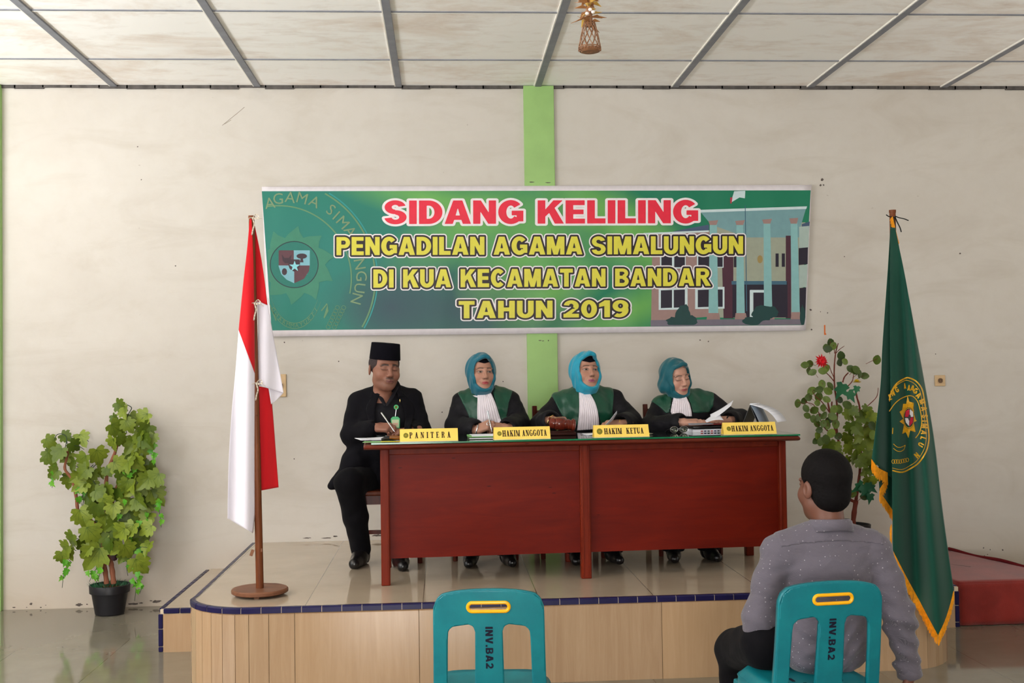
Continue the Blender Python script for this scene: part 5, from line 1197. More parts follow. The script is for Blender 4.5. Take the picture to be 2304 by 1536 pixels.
MB().tube([(OX, OY, OZ+HN-.02), (OX, OY, OZ+.22), (OX, OY, H)], .0018, 6).build('string', M_STRAW, orn)
MB().tube([(OX, OY, OZ+HN-.02), (OX, OY, OZ+HN+.09)], .012, 8).build('core', M_STRAW, orn)
# ================================================================== people: smooth bodies and clothes from signed distance fields
class Sdf:
    def __init__(s, lo, hi, h):
        s.lo, s.h = np.array(lo, float), h; n = np.ceil((np.array(hi, float)-s.lo)/h).astype(int)+1
        s.ax = [s.lo[i]+h*np.arange(n[i]) for i in range(3)]; s.d = np.full(n, .25, np.float32)
    def _sl(s, lo, hi):
        sl = tuple(slice(max(0, int((lo[i]-s.lo[i])/s.h)), max(0, int((hi[i]-s.lo[i])/s.h)+2)) for i in range(3))
        return sl, s.ax[0][sl[0]][:, None, None], s.ax[1][sl[1]][None, :, None], s.ax[2][sl[2]][None, None, :]
    def _put(s, sl, e, k, mode):
        d = s.d[sl]
        if d.size == 0: return s
        if mode == 's': e = -e
        a, b = (d, e) if mode == 'u' else (-d, -e)
        if k > 0:
            h = np.clip(.5+.5*(a-b)/k, 0, 1); r = a+(b-a)*h-k*h*(1-h)
        else: r = np.minimum(a, b)
        s.d[sl] = r if mode == 'u' else -r; return s
    def cone(s, a, b, ra, rb=None, k=.02, mode='u'):
        a, b = np.array(a, float), np.array(b, float); rb = ra if rb is None else rb; m = max(ra, rb)+k+.03
        sl, X, Y, Z = s._sl(np.minimum(a, b)-m, np.maximum(a, b)+m); e = b-a; L = max(e@e, 1e-9)
        t = np.clip(((X-a[0])*e[0]+(Y-a[1])*e[1]+(Z-a[2])*e[2])/L, 0, 1)
        return s._put(sl, np.sqrt((X-a[0]-t*e[0])**2+(Y-a[1]-t*e[1])**2+(Z-a[2]-t*e[2])**2)-(ra+(rb-ra)*t), k, mode)
    def chain(s, pts, rs, k=.02, mode='u'):
        for i in range(len(pts)-1): s.cone(pts[i], pts[i+1], rs[i], rs[i+1], k, mode)
        return s
    def ell(s, c, r, k=.02, mode='u', R=None):
        c, r = np.array(c, float), np.array(r, float); m = r.max()+k+.03
        sl, X, Y, Z = s._sl(c-m, c+m); X, Y, Z = X-c[0], Y-c[1], Z-c[2]
        if R is not None:
            R = np.array(R); X, Y, Z = (R[0, i]*X+R[1, i]*Y+R[2, i]*Z for i in range(3))
        k0 = np.sqrt((X/r[0])**2+(Y/r[1])**2+(Z/r[2])**2); k1 = np.sqrt((X/r[0]**2)**2+(Y/r[1]**2)**2+(Z/r[2]**2)**2)
        return s._put(sl, k0*(k0-1)/np.maximum(k1, 1e-6), k, mode)
    def box(s, c, hf, rad, k=.01, mode='u'):
        c, hf = np.array(c, float), np.array(hf, float); m = hf+rad+k+.03
        sl, X, Y, Z = s._sl(c-m, c+m); qx, qy, qz = abs(X-c[0])-hf[0], abs(Y-c[1])-hf[1], abs(Z-c[2])-hf[2]
        return s._put(sl, np.sqrt(np.maximum(qx, 0)**2+np.maximum(qy, 0)**2+np.maximum(qz, 0)**2)+np.minimum(np.maximum(qx, np.maximum(qy, qz)), 0)-rad, k, mode)
    def grid3(s): return s.ax[0][:, None, None], s.ax[1][None, :, None], s.ax[2][None, None, :]
    def cut(s, e): s.d = np.maximum(s.d, e.astype(np.float32)); return s
    def ripple(s, amp, fn): s.d = s.d+amp*fn(*s.grid3()).astype(np.float32); return s
    def copy(s):
        c = Sdf.__new__(Sdf); c.lo, c.h, c.ax, c.d = s.lo, s.h, s.ax, s.d.copy(); return c
    def front(s, x, z):
        """depth of the first surface met from the camera's side at (x, z)"""
        i = int(np.clip(round((x-s.lo[0])/s.h), 0, s.d.shape[0]-1)); k = int(np.clip(round((z-s.lo[2])/s.h), 0, s.d.shape[2]-1))
        c = s.d[i, :, k]; j = np.flatnonzero(c < 0)
        if not len(j): return None
        j = j[0]
        if j == 0: return s.ax[1][0]
        return s.ax[1][j-1]+s.h*c[j-1]/(c[j-1]-c[j])
    def mesh(s):
        d = np.pad(s.d, 1, constant_values=.25).astype(np.float64); ins = d < 0; n = d.shape
        acc = np.zeros((n[0]-1, n[1]-1, n[2]-1, 3)); cnt = np.zeros((n[0]-1, n[1]-1, n[2]-1))
        cs = ins[:-1, :-1, :-1].astype(np.int8)
        tot = sum(ins[a:n[0]-1+a, b:n[1]-1+b, c:n[2]-1+c].astype(np.int8) for a in (0, 1) for b in (0, 1) for c in (0, 1))
        I, J, K = np.nonzero((tot > 0) & (tot < 8)); idx = np.full(tot.shape, -1, np.int64); idx[I, J, K] = np.arange(len(I))
        V = np.zeros((len(I), 3)); C = np.zeros(len(I))
        for ax in range(3):
            for u in (0, 1):
                for v in (0, 1):
                    o = [0, 0, 0]; o[(ax+1) % 3] = u; o[(ax+2) % 3] = v; p = [0, 0, 0]; p[:] = o; p[ax] = 1
                    a = d[I+o[0], J+o[1], K+o[2]]; b = d[I+p[0], J+p[1], K+p[2]]; x = (a < 0) != (b < 0)
                    t = np.where(x, a/np.where(a == b, 1, a-b), 0); q = np.array(o, float)[None]*np.ones((len(I), 1)); q[:, ax] = t
                    V += q*x[:, None]; C += x
        V = V/np.maximum(C, 1)[:, None]+np.stack([I, J, K], 1); V = s.lo+(V-1)*s.h
        F = []
        for ax in range(3):
            a = [slice(None)]*3; b = [slice(None)]*3; a[ax] = slice(0, -1); b[ax] = slice(1, None); e = ins[tuple(a)] != ins[tuple(b)]
            P = np.stack(np.nonzero(e), 1); u, v = (ax+1) % 3, (ax+2) % 3
            P = P[(P[:, u] > 0) & (P[:, v] > 0) & (P[:, u] < n[u]-1) & (P[:, v] < n[v]-1)]
            fl = ins[tuple(P.T)]; qs = []
            for du, dv in ((1, 1), (0, 1), (0, 0), (1, 0)):
                Q = P.copy(); Q[:, u] -= du; Q[:, v] -= dv; qs.append(idx[tuple(Q.T)])
            qs = np.stack(qs, 1); qs[~fl] = qs[~fl][:, ::-1]; F.append(qs)
        return V, np.concatenate(F)
def skin_mesh(name, parts, mats, parent, cols=None, smooth=180):
    """link (verts, faces[, colours]) pieces as ONE mesh"""
    V, F, Cc, o = [], [], [], 0
    for p in parts:
        V.append(p[0]); F.append(p[1]+o); o += len(p[0]); Cc.append(p[2] if len(p) > 2 else np.ones((len(p[0]), 3))*.5)
    V, F = np.concatenate(V), np.concatenate(F); im = np.array(chain_matrix(parent).inverted()); V = V @ im[:3, :3].T+im[:3, 3]
    me = bpy.data.meshes.new(name); me.vertices.add(len(V)); me.vertices.foreach_set('co', V.ravel()); me.loops.add(F.size); me.loops.foreach_set('vertex_index', F.ravel().astype(np.int32))
    me.polygons.add(len(F)); me.polygons.foreach_set('loop_start', np.arange(0, F.size, 4, dtype=np.int32)); me.polygons.foreach_set('loop_total', np.full(len(F), 4, np.int32)); me.update(calc_edges=True)
    if any(len(p) > 2 for p in parts):
        a = me.color_attributes.new('col', 'FLOAT_COLOR', 'POINT'); c = np.concatenate(Cc); a.data.foreach_set('color', np.concatenate([c, np.ones((len(c), 1))], 1).astype(np.float32).ravel())
    return finish(name, me, mats, parent, smooth=smooth)
def xf(M, V): M = np.array(M); return V @ M[:3, :3].T+M[:3, 3]
def head_matrix(p, yaw, pitch, roll, s): return Matrix.Translation(Vector(p)) @ Matrix.Rotation(yaw, 4, 'Z') @ Matrix.Rotation(pitch, 4, 'X') @ Matrix.Rotation(roll, 4, 'Y') @ Matrix.Scale(s, 4)
def sm(x, a, b): t = np.clip((x-a)/(b-a), 0, 1); return t*t*(3-2*t)

def make_head(skin, lips, brow, male=False, lids=0.0, wide=1.0, lash=(.12, .07, .06), age=0.0, h=.0026):
    """head in its own frame: x to the picture's right, -y the way the face looks, z up, 0 at the eyes' height"""
    f = Sdf((-.115, -.14, -.20), (.115, .135, .145), h); w = wide
    f.ell((0, .015, .038), (.076*w, .094, .084)).ell((0, -.025, -.035), (.068*w, .067, .080), .03)
    f.ell((0, -.050, -.090), (.036*w, .034, .027), .03).cone((-.042*w, -.010, -.070), (-.014, -.064, -.100), .024, .021, .025).cone((.042*w, -.010, -.070), (.014, -.064, -.100), .024, .021, .025)
    for s in (-1, 1):
        f.ell((s*.040*w, -.057, -.034), (.026, .026, .027), .025)                       # cheeks
        f.ell((s*.031, -.105, .001), (.019, .018, .011), .012, 's')                      # eye sockets
        f.ell((s*.031, -.0765, .000), (.0165, .0145, .0125), .004)                       # eyeballs under their lids
        if lids < .5: f.cone((s*.017, -.0885, .0035), (s*.046, -.082, .0035), .0034, .003, .004)
        else: f.cone((s*.018, -.0885, -.0015), (s*.045, -.083, -.0025), .0046, .004, .006)
        f.cone((s*.018, -.0865, -.0085), (s*.044, -.0815, -.0085), .003, .003, .005)
        f.cone((s*.010, -.0895, .020), (s*.048, -.076, .020), .0085 if male else .0065, .006, .014)   # brow ridge
        f.ell((s*.0785*w, .018, -.012), (.008, .019, .031), .008, 'u', Matrix.Rotation(s*.35, 3, 'Z')); f.ell((s*.087*w, .014, -.008), (.005, .010, .018), .004, 's')
        f.ell((s*.0125, -.101, -.0385), (.0085, .010, .0075), .006)                      # nostril wings
        f.ell((s*.0065, -.1075, -.0455), (.0042, .006, .0025), .002, 's')
    f.cone((0, -.090, .010), (0, -.108, -.028), .0085, .0105, .014).ell((0, -.1095, -.0345), (.0125, .0115, .010), .008)
    f.ell((0, -.090, -.064), (.027, .012, .017), .016)                                   # mouth mound
    f.cone((-.017, -.093, -.0675), (0, -.1005, -.0635), .0035, .0055, .004).cone((.017, -.093, -.0675), (0, -.1005, -.0635), .0035, .0055, .004)
    f.cone((-.012, -.095, -.0745), (.012, -.095, -.0745), .0055, .0055, .004); f.cone((-.022, -.098, -.0690), (.022, -.098, -.0690), .0013, .0013, .002, 's')
    f.cone((0, .015, -.07), (0, .030, -.20), .052 if male else .046, .056 if male else .050, .03)
    V, F = f.mesh(); x, y, z = V.T; c = np.ones((len(V), 3))*np.array(skin)
    def paint(m, col):
        nonlocal c; c = c*(1-m[:, None])+np.array(col)*m[:, None]
    front = sm(-y, .03, .06)
    var = .5+.5*np.sin(x*90+np.sin(z*70)*2)*np.sin(z*80+1.3)*np.sin(y*75); paint(.10*var, np.array(skin)*.8)
    ax = np.abs(x)
    paint(.30*sm(.028-np.hypot(ax-.040, z+.036), 0, .028)*front, np.array(skin)*np.array((1.12, .88, .84)))      # warm cheeks
    paint(.45*np.exp(-((ax-.033)**2/.016**2+(z-.002)**2/.013**2)*1.2)*front, np.array(skin)*.6)                     # eye socket shade painted into the skin
    paint(.7*sm(.0062-np.hypot(ax-.0065, (z+.0455)*1.2), 0, .004)*sm(-y, .095, .10), np.array(skin)*.3)
    by = .0235-.35*np.maximum(0, ax-.034)+.10*np.minimum(0, ax-.026); paint(.9*sm((.0070 if male else .0046)-np.abs(z-by), 0, .0030)*sm(ax, .008, .013)*sm(.056-ax, 0, .010)*front, brow)
    u = (ax-.031)/.0165
    if lids < .5:
        op = .0044*np.sqrt(np.clip(1-u*u, 0, 1)); eye = (np.abs(u) < 1)*sm(op-np.abs(z+.0012), -.0008, .0012)*sm(-y, .06, .07)
        paint(eye, (.27, .23, .21)); ir = eye*sm(.0076-np.hypot(x-np.sign(x)*.031-.0008, z+.0004), 0, .002); paint(ir, (.018, .010, .008))
        ll = (np.abs(u) < 1.12)*sm(.0026-np.abs(z-(.0008+.0044*np.sqrt(np.clip(1-(u/1.12)**2, 0, 1)))), 0, .0018)*front; paint(.85*ll, np.array(lash)*.35)
        l2 = (np.abs(u) < 1.0)*sm(.0014-np.abs(z+.0075-.002*u*u), 0, .0012)*front; paint(.5*l2, np.array(lash)*.6)
    else:
        ll = (np.abs(u) < 1.15)*sm(.0026-np.abs(z+.0065-.003*u*u), 0, .002)*front; paint(.85*ll, np.array(lash)*.4)
    paint(.25*sm(.003-np.abs(z+.014-.15*(ax-.03)), 0, .003)*sm(.016-np.abs(ax-.031), 0, .006)*front, np.array(skin)*.6)
    lz = -.069; up = .0065-.0022*np.abs(ax-.006)/.01; lm = np.where(z > lz, sm(up*1.15-(z-lz), -.001, .0015), sm(.0105-(lz-z)-.28*np.maximum(0, ax-.008), -.001, .002))*sm(.0225-ax, 0, .004)*sm(-y, .08, .086)
    paint(lm*.9, lips); paint(.75*sm(.0016-np.abs(z-lz), 0, .0012)*sm(.023-ax, 0, .003)*sm(-y, .075, .085), np.array(lips)*.3)
    fold = np.abs((ax-.020)-(-(z+.036))*.42); paint(.22*sm(.004-fold, 0, .004)*sm(-.036-z, 0, .008)*sm(z+.080, 0, .012)*front, np.array(skin)*.5)
    if male:
        paint(.72*sm(.0075-np.abs(z+.0565-.0025), 0, .004)*sm(.027-ax, 0, .008)*sm(-y, .08, .09), (.03, .02, .018))
        paint(.22*sm(-.05-z, 0, .02)*front*sm(z+.135, 0, .02), (.05, .035, .03))
    return V, F, np.clip(c, 0, 1), f

def make_hand(side, curls, spread=.0, thumb=(.5, .5), h=.0026, skin=(.4, .2, .15)):
    """hand in its own frame: wrist at 0, fingers along +y, back of the hand +z; side = +1 puts the thumb at +x"""
    f = Sdf((-.085, -.075, -.105), (.085, .21, .06), h)
    f.cone((0, -.06, 0), (0, .005, 0), .027, .026, .015).box((0, .048, 0), (.027, .033, .002), .0125, .02)
    f.ell((side*.022, .03, -.008), (.018, .028, .013), .012); tips = []
    L = (.074, .082, .076, .060)
    for i in range(4):
        bx_ = side*(.030-.0195*i); a = np.array((bx_, .082-.006*abs(i-1.2), .001)); ang = 0.0; sp = side*(1.5-i)*spread*.5
        cl = curls[i] if isinstance(curls[i], (tuple, list)) else (curls[i]*.9, curls[i]*1.1, curls[i]*.7); r0 = (.0092, .0095, .0090, .0080)[i]
        for j, fr in enumerate((.45, .30, .25)):
            ang += cl[j]; d = np.array((math.sin(sp)*math.cos(ang), math.cos(sp)*math.cos(ang), -math.sin(ang))); b = a+d*L[i]*fr
            f.cone(a, b, r0*(1-.10*j), r0*(1-.10*(j+1)), .004 if j else .007); f.ell(a+np.array((0, 0, .0012)), (r0*1.03,)*3, .003); a = b
        tips.append(a)
    a = np.array((side*.028, .018, -.006)); t1, t2 = thumb; d0 = np.array((side*math.sin(.75+t1*.0), math.cos(.75), -.35-.5*t1)); d0 /= np.linalg.norm(d0)
    b = a+d0*.036; d1 = np.array((side*(.45-.7*t2), .85, -.40-.3*t1)); d1 /= np.linalg.norm(d1); c_ = b+d1*.031; d2 = np.array((side*(.2-.8*t2), .9, -.35)); d2 /= np.linalg.norm(d2)
    f.cone(a, b, .0135, .0110, .012).cone(b, c_, .0108, .0095, .004).cone(c_, c_+d2*.024, .0095, .0075, .003)
    V, F = f.mesh(); sk = np.array(skin); c = np.ones((len(V), 3))*sk
    for t_ in tips+[c_+d2*.024]:
        m = .55*np.clip(1-np.linalg.norm(V-t_, axis=1)/.011, 0, 1); c = c*(1-m[:, None])+np.clip(sk*np.array((1.35, 1.1, 1.1)), 0, 1)*m[:, None]
    kn = .18*np.clip(np.sin(V[:, 1]*260)*.5+.5, 0, 1)*sm(V[:, 1], .085, .10); c = c*(1-kn[:, None]*.6)
    return V, F, c
def hand_matrix(wrist, fwd, up):
    f = Vector(fwd).normalized(); u = Vector(up); u = (u-f*u.dot(f)).normalized(); x = f.cross(u)
    return Matrix(((x.x, f.x, u.x, wrist[0]), (x.y, f.y, u.y, wrist[1]), (x.z, f.z, u.z, wrist[2]), (0, 0, 0, 1)))
def skin_material():
    t = NT('skin'); a = t.node('ShaderNodeAttribute', attribute_name='col'); t.base(a.outputs['Color']); t.set(Roughness=.48, Specular_IOR_Level=.38, Subsurface_Weight=.06)
    t.b.inputs['Subsurface Radius'].default_value = (.012, .005, .003); t.bump(t.noise(t.coord('Object'), 260, 2), .05, .001); return t.m
M_SKIN = skin_material()
def fabric(name, c, rough=.8, var=.12, sheen=.15, bump=.15, bs=25, spec=.25):
    t = NT(name); n = t.noise(t.coord('Object', (1, 1, .6)), 7, 4, .6); t.base(t.mix(n, tuple(x*(1-var) for x in c), tuple(min(1, x*(1+var)) for x in c)))
    t.set(Roughness=rough, Sheen_Weight=sheen, Specular_IOR_Level=spec); t.bump(t.noise(t.coord('Object', (1, 1, .45)), bs, 4, .6), bump, .012); return t.m
M_BLACKCLOTH = fabric('black_suit_cloth', srgb(15, 14, 19), .9, .2, .02, spec=.12); M_SHIRTB = fabric('charcoal_shirt_cloth', srgb(26, 25, 30), .8, .15, .02, spec=.15); M_ROBE = fabric('black_robe_cloth', srgb(14, 12, 18), .65, .2, .02, .25, spec=.2)
M_TROUS = fabric('black_trouser_cloth', srgb(12, 11, 15), .9, .2, .02, spec=.12); M_SHOE = pm('black_shoe_leather', srgb(22, 19, 20), .28, .5, .1, 20); M_VELVET = pm('black_velvet', srgb(11, 10, 17), .95, .1, .1, 30)
M_SATIN = fabric('green_satin', srgb(4, 66, 46), .40, .25, .1, .5, 12, .4); M_JABOT = fabric('white_pleated_cotton', srgb(222, 214, 222), .75, .03, .1, .05, 40); M_HAIR = pm('black_hair', srgb(13, 10, 11), .75, .12, .35, 60, .3, 420)
def noise3(fx, fy, fz, ph=0.0): return lambda X, Y, Z: np.sin(fx*X+1.7*np.sin(fz*.6*Z+ph)+ph)*np.sin(fz*Z+1.3*np.sin(fx*.5*X+ph*2))*np.cos(fy*Y+ph)
A3 = np.array
def lerp(a, b, t): return A3(a)*(1-t)+A3(b)*t

def coarse_body(J, vee=None, h=.011):
    P = A3([v for v in J.values()]); f = Sdf(P.min(0)-.2, P.max(0)+.2, h)
    f.ell(J['chest'], (.135, .085, .13), .05).ell(J['belly'], (.13, .085, .13), .05).ell(J['pel'], (.14, .10, .09), .05).cone(J['shL'], J['shR'], .045, .045, .04)
    f.cone(lerp(J['shL'], J['shR'], .5), J['nk'], .05, .045, .03)
    for s in 'LR':
        f.chain([J['sh'+s], J['el'+s], J['wr'+s]], [.045, .036, .024], .02); f.chain([J['hp'+s], J['kn'+s], J['an'+s]], [.075, .05, .034], .03); f.cone(J['an'+s], lerp(J['an'+s], J['to'+s], .5), .030, .012, .02)
    if vee is not None: f.cone(A3(J['nk'])+A3((0, -.008, 0)), vee, .056, .046, .03)
    return f.mesh()
def body_part(root, J, head, HM, hands, skin, vee=None):
    V, F = coarse_body(J, vee); parts = [(V, F, np.ones((len(V), 3))*A3(skin))]
    parts.append((xf(HM, head[0]), head[1], head[2]))
    for (hv, hf, hc), M in hands: parts.append((xf(M, hv), hf, hc))
    return skin_mesh('body', parts, M_SKIN, root)
def legs_part(root, J, rs=(.098, .078, .062), hem=.0, name='trousers'):
    P = A3([J[k] for k in ('hpL', 'hpR', 'knL', 'knR', 'anL', 'anR')]); f = Sdf(P.min(0)-.17, P.max(0)+.17, .008)
    f.ell(J['pel'], (.165, .135, .10), .04)
    for s in 'LR':
        k, a = A3(J['kn'+s]), A3(J['an'+s]); f.chain([J['hp'+s], k, lerp(k, a, .5), a+A3((0, 0, -.01))], [rs[0], rs[1], (rs[1]+rs[2])*.5, rs[2]], .03)
    f.ripple(.0035, noise3(38, 30, 34, .6)); X, Y, Z = f.grid3(); f.cut((J['anL'][2]-.045)-Z+X*0+Y*0)
    return skin_mesh(name, [f.mesh()], M_TROUS, root)
def shoe_part(root, an, to, mat=None, k=1.0):
    sk_ = Sdf(A3(an)-.1, A3(an)+.1, .006).cone(A3(an)+A3((0, 0, .06)), A3(an)-A3((0, 0, .055)), .046, .044); skin_mesh('sock', [sk_.mesh()], M_TROUS, root)
    an, to = A3(an), A3(to); d = to-an; d[2] = 0; d /= np.linalg.norm(d); f = Sdf(np.minimum(an, to)-.13, np.maximum(an, to)+.13, .006); z0 = SH_FLOOR[0]
    c = A3((an[0], an[1], z0+.045)); f.ell(c-d*.02, (.044*k, .044*k, .052*k), .02).cone(c+A3((0, 0, .03*k)), c+d*.06-A3((0, 0, .005)), .040*k, .036*k, .03).cone(c+d*.05-A3((0, 0, .010)), c+d*.155*k-A3((0, 0, .014)), .038*k, .028*k, .03)
    X, Y, Z = f.grid3(); f.cut((z0+.004)-Z+X*0+Y*0); return skin_mesh('shoe', [f.mesh()], mat or M_SHOE, root)
SH_FLOOR = [SH]
def front_patch(root, name, mat, field, pts_uv, lift, solid=.002, back=None):
    """a cloth piece laid on the front of a garment: grid of (x, z, extra depth)"""
    G = []
    for row in pts_uv:
        r = []
        for x, z, ex in row:
            y = field.front(x, z); r.append((x, y, z, ex))
        G.append(r)
    ys = [p[1] for r in G for p in r if p[1] is not None]; dflt = float(np.median(ys)) if ys else -1; near = np.array([y for y in ys if y > back], float) if back else None
    if back: G = [[(x, (y if y is not None and y > back else float(near.min())), z, ex) for x, y, z, ex in r] for r in G]
    return MB().grid(A3([[(x, (dflt if y is None else y)-lift-ex, z) for x, y, z, ex in r] for r in G])).build(name, mat, root, solid=solid, smooth=180)

EGG = [(0, .100), (.024, .090), (.048, .067), (.062, .034), (.0665, 0), (.066, -.040), (.056, -.076), (.036, -.104), (0, -.117)]
def make_hijab(root, HM, mat, hf=None, peak=.0, wide=1.0, egg=None, drape=(), cap=True, capz=.062, h=.0032):
    f = Sdf((-.15, -.15, -.235), (.15, .17, .19), h); w = wide
    f.ell((0, .018, .024), (.095*w, .112, .101), .03).ell((0, .0, -.035), (.083*w, .097, .078), .04).ell((0, -.032, -.094), (.068*w, .072, .056), .03)
    f.cone((0, .008, -.09), (0, .018, -.16), .062*w, .054*w, .04)
    if peak: f.cone((0, -.03, .085), (0, -.080, .088+peak), .035, .014, .03)
    for c, r in drape: f.ell(c, r, .03)
    f.ripple(.0022, lambda X, Y, Z: np.sin(60*np.abs(X)+40*Z+6*np.sin(20*Y))+.6*np.sin(95*Y+50*Z))
    Xc, Yc, Zc = f.grid3(); f.cut((-.158-.20*(Yc+.03))-Zc+0*Xc)
    e = egg or EGG; e = e+[(-x, z) for x, z in e[::-1][1:-1]]; X, Y, Z = f.grid3(); X2, Z2 = np.broadcast_arrays(f.ax[0][:, None], f.ax[2][None, :])
    pd = poly_sd(e, X2, Z2)[:, None, :]; hole = np.maximum(pd, Y+.018); f.d = np.maximum(f.d, -hole).astype(np.float32)
    if hf is not None:                                                   # the folded edge lies on the face all round
        rim = [(x*.985, hf.front(x*.985, z) if z < .075 else None, z) for x, z in e]; ok = [(x, y, z) for x, y, z in rim if y is not None and y < .0]
        def ry(x, z): return min(ok, key=lambda p: (p[0]-x)**2+(p[2]-z)**2)[1]
        pts = [A3((x, min(ry(x, z), -.030)+.003 if z < .075 else -.088-max(0, peak)*.6, z)) for x, y, z in rim]; pts = [A3(p) for p in catmull(pts+[pts[0]], 3)]
        f.chain(pts, [.0095]*len(pts), .012)
    V, F = f.mesh(); o = skin_mesh('headscarf', [(xf(HM, V), F)], mat, root)
    if cap:
        g = Sdf((-.1, -.13, .02), (.1, .13, .15), .004); g.ell((0, .015, .038), (.0795, .0985, .0885), 0); Xg, Yg, Zg = g.grid3(); g.cut((capz+.22*np.abs(Xg)-.10*(-.09-Yg))-Zg)
        V, F = g.mesh(); skin_mesh('undercap', [(xf(HM, V), F)], M_VELVET, root)
    return o

def px_poly(P, Y): return [(float(at(x, y, Y)[0]), float(at(x, y, Y)[2])) for x, y in P]
def robe_part(root, J, r_sl=(.060, .066, .064), bulk=1.0, shw=.058, ph=0.0, extra=None):
    keys = ('shL', 'shR', 'elL', 'elR', 'wrL', 'wrR', 'pel', 'chest'); P = A3([J[k] for k in keys]); f = Sdf(P.min(0)-A3((.16, .16, .02)), P.max(0)+A3((.16, .16, .14)), .0062)
    b = bulk; sc_ = lerp(J['shL'], J['shR'], .5)
    f.ell(J['chest'], (.172*b, .118*b, .16), .05).ell(J['belly'], (.175*b, .13*b, .16), .06).ell(J['pel'], (.19*b, .15, .12), .06)
    f.cone(lerp(J['shL'], sc_, .3), lerp(J['shR'], sc_, .3), shw, shw, .05).cone(sc_, A3(J['nk'])-A3((0, 0, .02)), .085, .050, .05)
    for s in 'LR': f.cone(lerp(sc_, J['sh'+s], .35)+A3((0, .01, .035)), lerp(sc_, J['sh'+s], .92), .058, .056, .04)
    for s in 'LR':
        e = A3(J['el'+s]); w_ = A3(J['wr'+s]); f.chain([J['sh'+s], e, lerp(e, w_, .86)], [r_sl[0], r_sl[1], r_sl[2]], .03)
    if extra: extra(f)
    f.ripple(.0055, noise3(26, 22, 30, ph)).ripple(.0028, noise3(55, 48, 62, ph+1))
    for s in 'LR':                                                        # open cuffs
        e = A3(J['el'+s]); w_ = A3(J['wr'+s]); d = (w_-e)/np.linalg.norm(w_-e); f.cone(lerp(e, w_, .80), w_+d*.06, .036, .05, .004, 's')
    return f
def official(name_label, J, HM, head, hands, skin, hijab, robe_kw, green, jab, kneck):
    pel = J['pel']; root = thing('person', name_label, 'person', (float(pel[0]), float(pel[1]), SH))
    body_part(root, J, head, HM, hands, skin)
    f = robe_part(root, J, **robe_kw); skin_mesh('robe', [f.mesh()], M_ROBE, root)
    X2, Z2 = np.broadcast_arrays(f.ax[0][:, None], f.ax[2][None, :]); yc = float(lerp(J['shL'], J['shR'], .5)[1]); parts = []
    for poly in green:
        pd = poly_sd(px_poly(poly, float(J['chest'][1])-.10), X2, Z2)[:, None, :]; g = f.copy(); X, Y, Z = g.grid3()
        g.ripple(.0022, lambda X, Y, Z: np.sin(85*X+3*np.sin(9*Z)))
        g.d = np.maximum(np.maximum(np.maximum(g.d-.0055, pd), (Y-(yc+.035))), (float(J['chest'][1])-.165)-Y).astype(np.float32); parts.append(g.mesh())
    for p_ in parts: skin_mesh('green_yoke_panel', [p_], M_SATIN, root)
    # pleated white jabot
    Yj = float(J['chest'][1])-.11; L, R_e = catmull(jab[0], 6), catmull(jab[1], 6); nv, nu = 30, 40; rows = []
    for j in range(nv+1):
        a, b = lerp_poly(L, j/nv), lerp_poly(R_e, j/nv); row = []
        for i in range(nu+1):
            p = a+(b-a)*i/nu; w = at(p[0], p[1], Yj); row.append((w[0], w[2], .0035+.0035*math.sin(i/nu*2*PI*9)*min(1, .35+j/nv)))
        rows.append(row)
    front_patch(root, 'jabot', M_JABOT, f, rows, .010, .0025, float(J['chest'][1])-.165)
    cb_ = MB(); c0 = A3(J['nk']); P = []
    for k in range(-9, 10):
        a = k/9*1.9; P.append((kneck[0]+.062*math.sin(a), kneck[1]-.062*math.cos(a)+.0, kneck[2]-.018*math.cos(a)+.020*(1-math.cos(a))*.5))
    cb_.tube(P, .010, 8, flat=.5); cb_.build('collar_band', M_JABOT, root)
    make_hijab(root, HM, hf=head[3], **hijab); legs_part(root, J, (.09, .078, .074), name='trousers')
    for s in 'LR': shoe_part(root, J['an'+s], J['to'+s])
    return root, f

def mkJ(**k): return {n: A3(v, float) for n, v in k.items()}
def feet(cx, y, sp=.11, z=SH+.10): return dict(anL=(cx-sp, y, z), anR=(cx+sp, y, z), toL=(cx-sp-.02, y-.14, z-.08), toR=(cx+sp+.02, y-.14, z-.08))
S_W = (.42, .215, .150); S_W3 = (.50, .27, .20); S_M = (.27, .118, .078)
def eyes_to_center(px, py, Yf, yaw, pitch, roll, s):
    e = Vector(at(px, py, Yf)); R = (Matrix.Rotation(yaw, 3, 'Z') @ Matrix.Rotation(pitch, 3, 'X') @ Matrix.Rotation(roll, 3, 'Y')); return e-R @ Vector((0, -.088*s, 0))

# ------------------------------------------------------------------ three women in court robes
def woman(label, eye, Yf, rot, s, J, head, hands, scarf, green, jab, robe_kw=None):
    hc = eyes_to_center(*eye, Yf, *rot, s); HM = head_matrix(hc, *rot, s); nk = HM @ Vector((0, .025, -.15)); J['nk'] = A3(nk); J['hd'] = A3(hc)
    kn = (nk.x, nk.y-.012, nk.z+.015)
    return official(label, J, HM, head, hands, S_W, scarf, robe_kw or {}, green, jab, kn)
def pen_thing(a, b, label, r=.0045, c=(.75, .75, .78)):
    t = thing('pen', label, 'pen', tuple(a)); a, b = Vector(a), Vector(b); d = b-a
    MB().tube([a, a+d*.06, a+d*.9, a+d*.97], [.0014, r*.8, r, r*.9], 10).build('barrel', M_STEEL, t); MB().tube([a+d*.62, a+d*.95], [r*1.15, r*1.2], 10).build('cap', M_STEEL, t)
    MB().tube([a+d*.70+Vector((0, -.006, 0)), a+d*.95+Vector((0, -.006, 0))], .0012, 6).build('clip', M_STEEL, t); return t
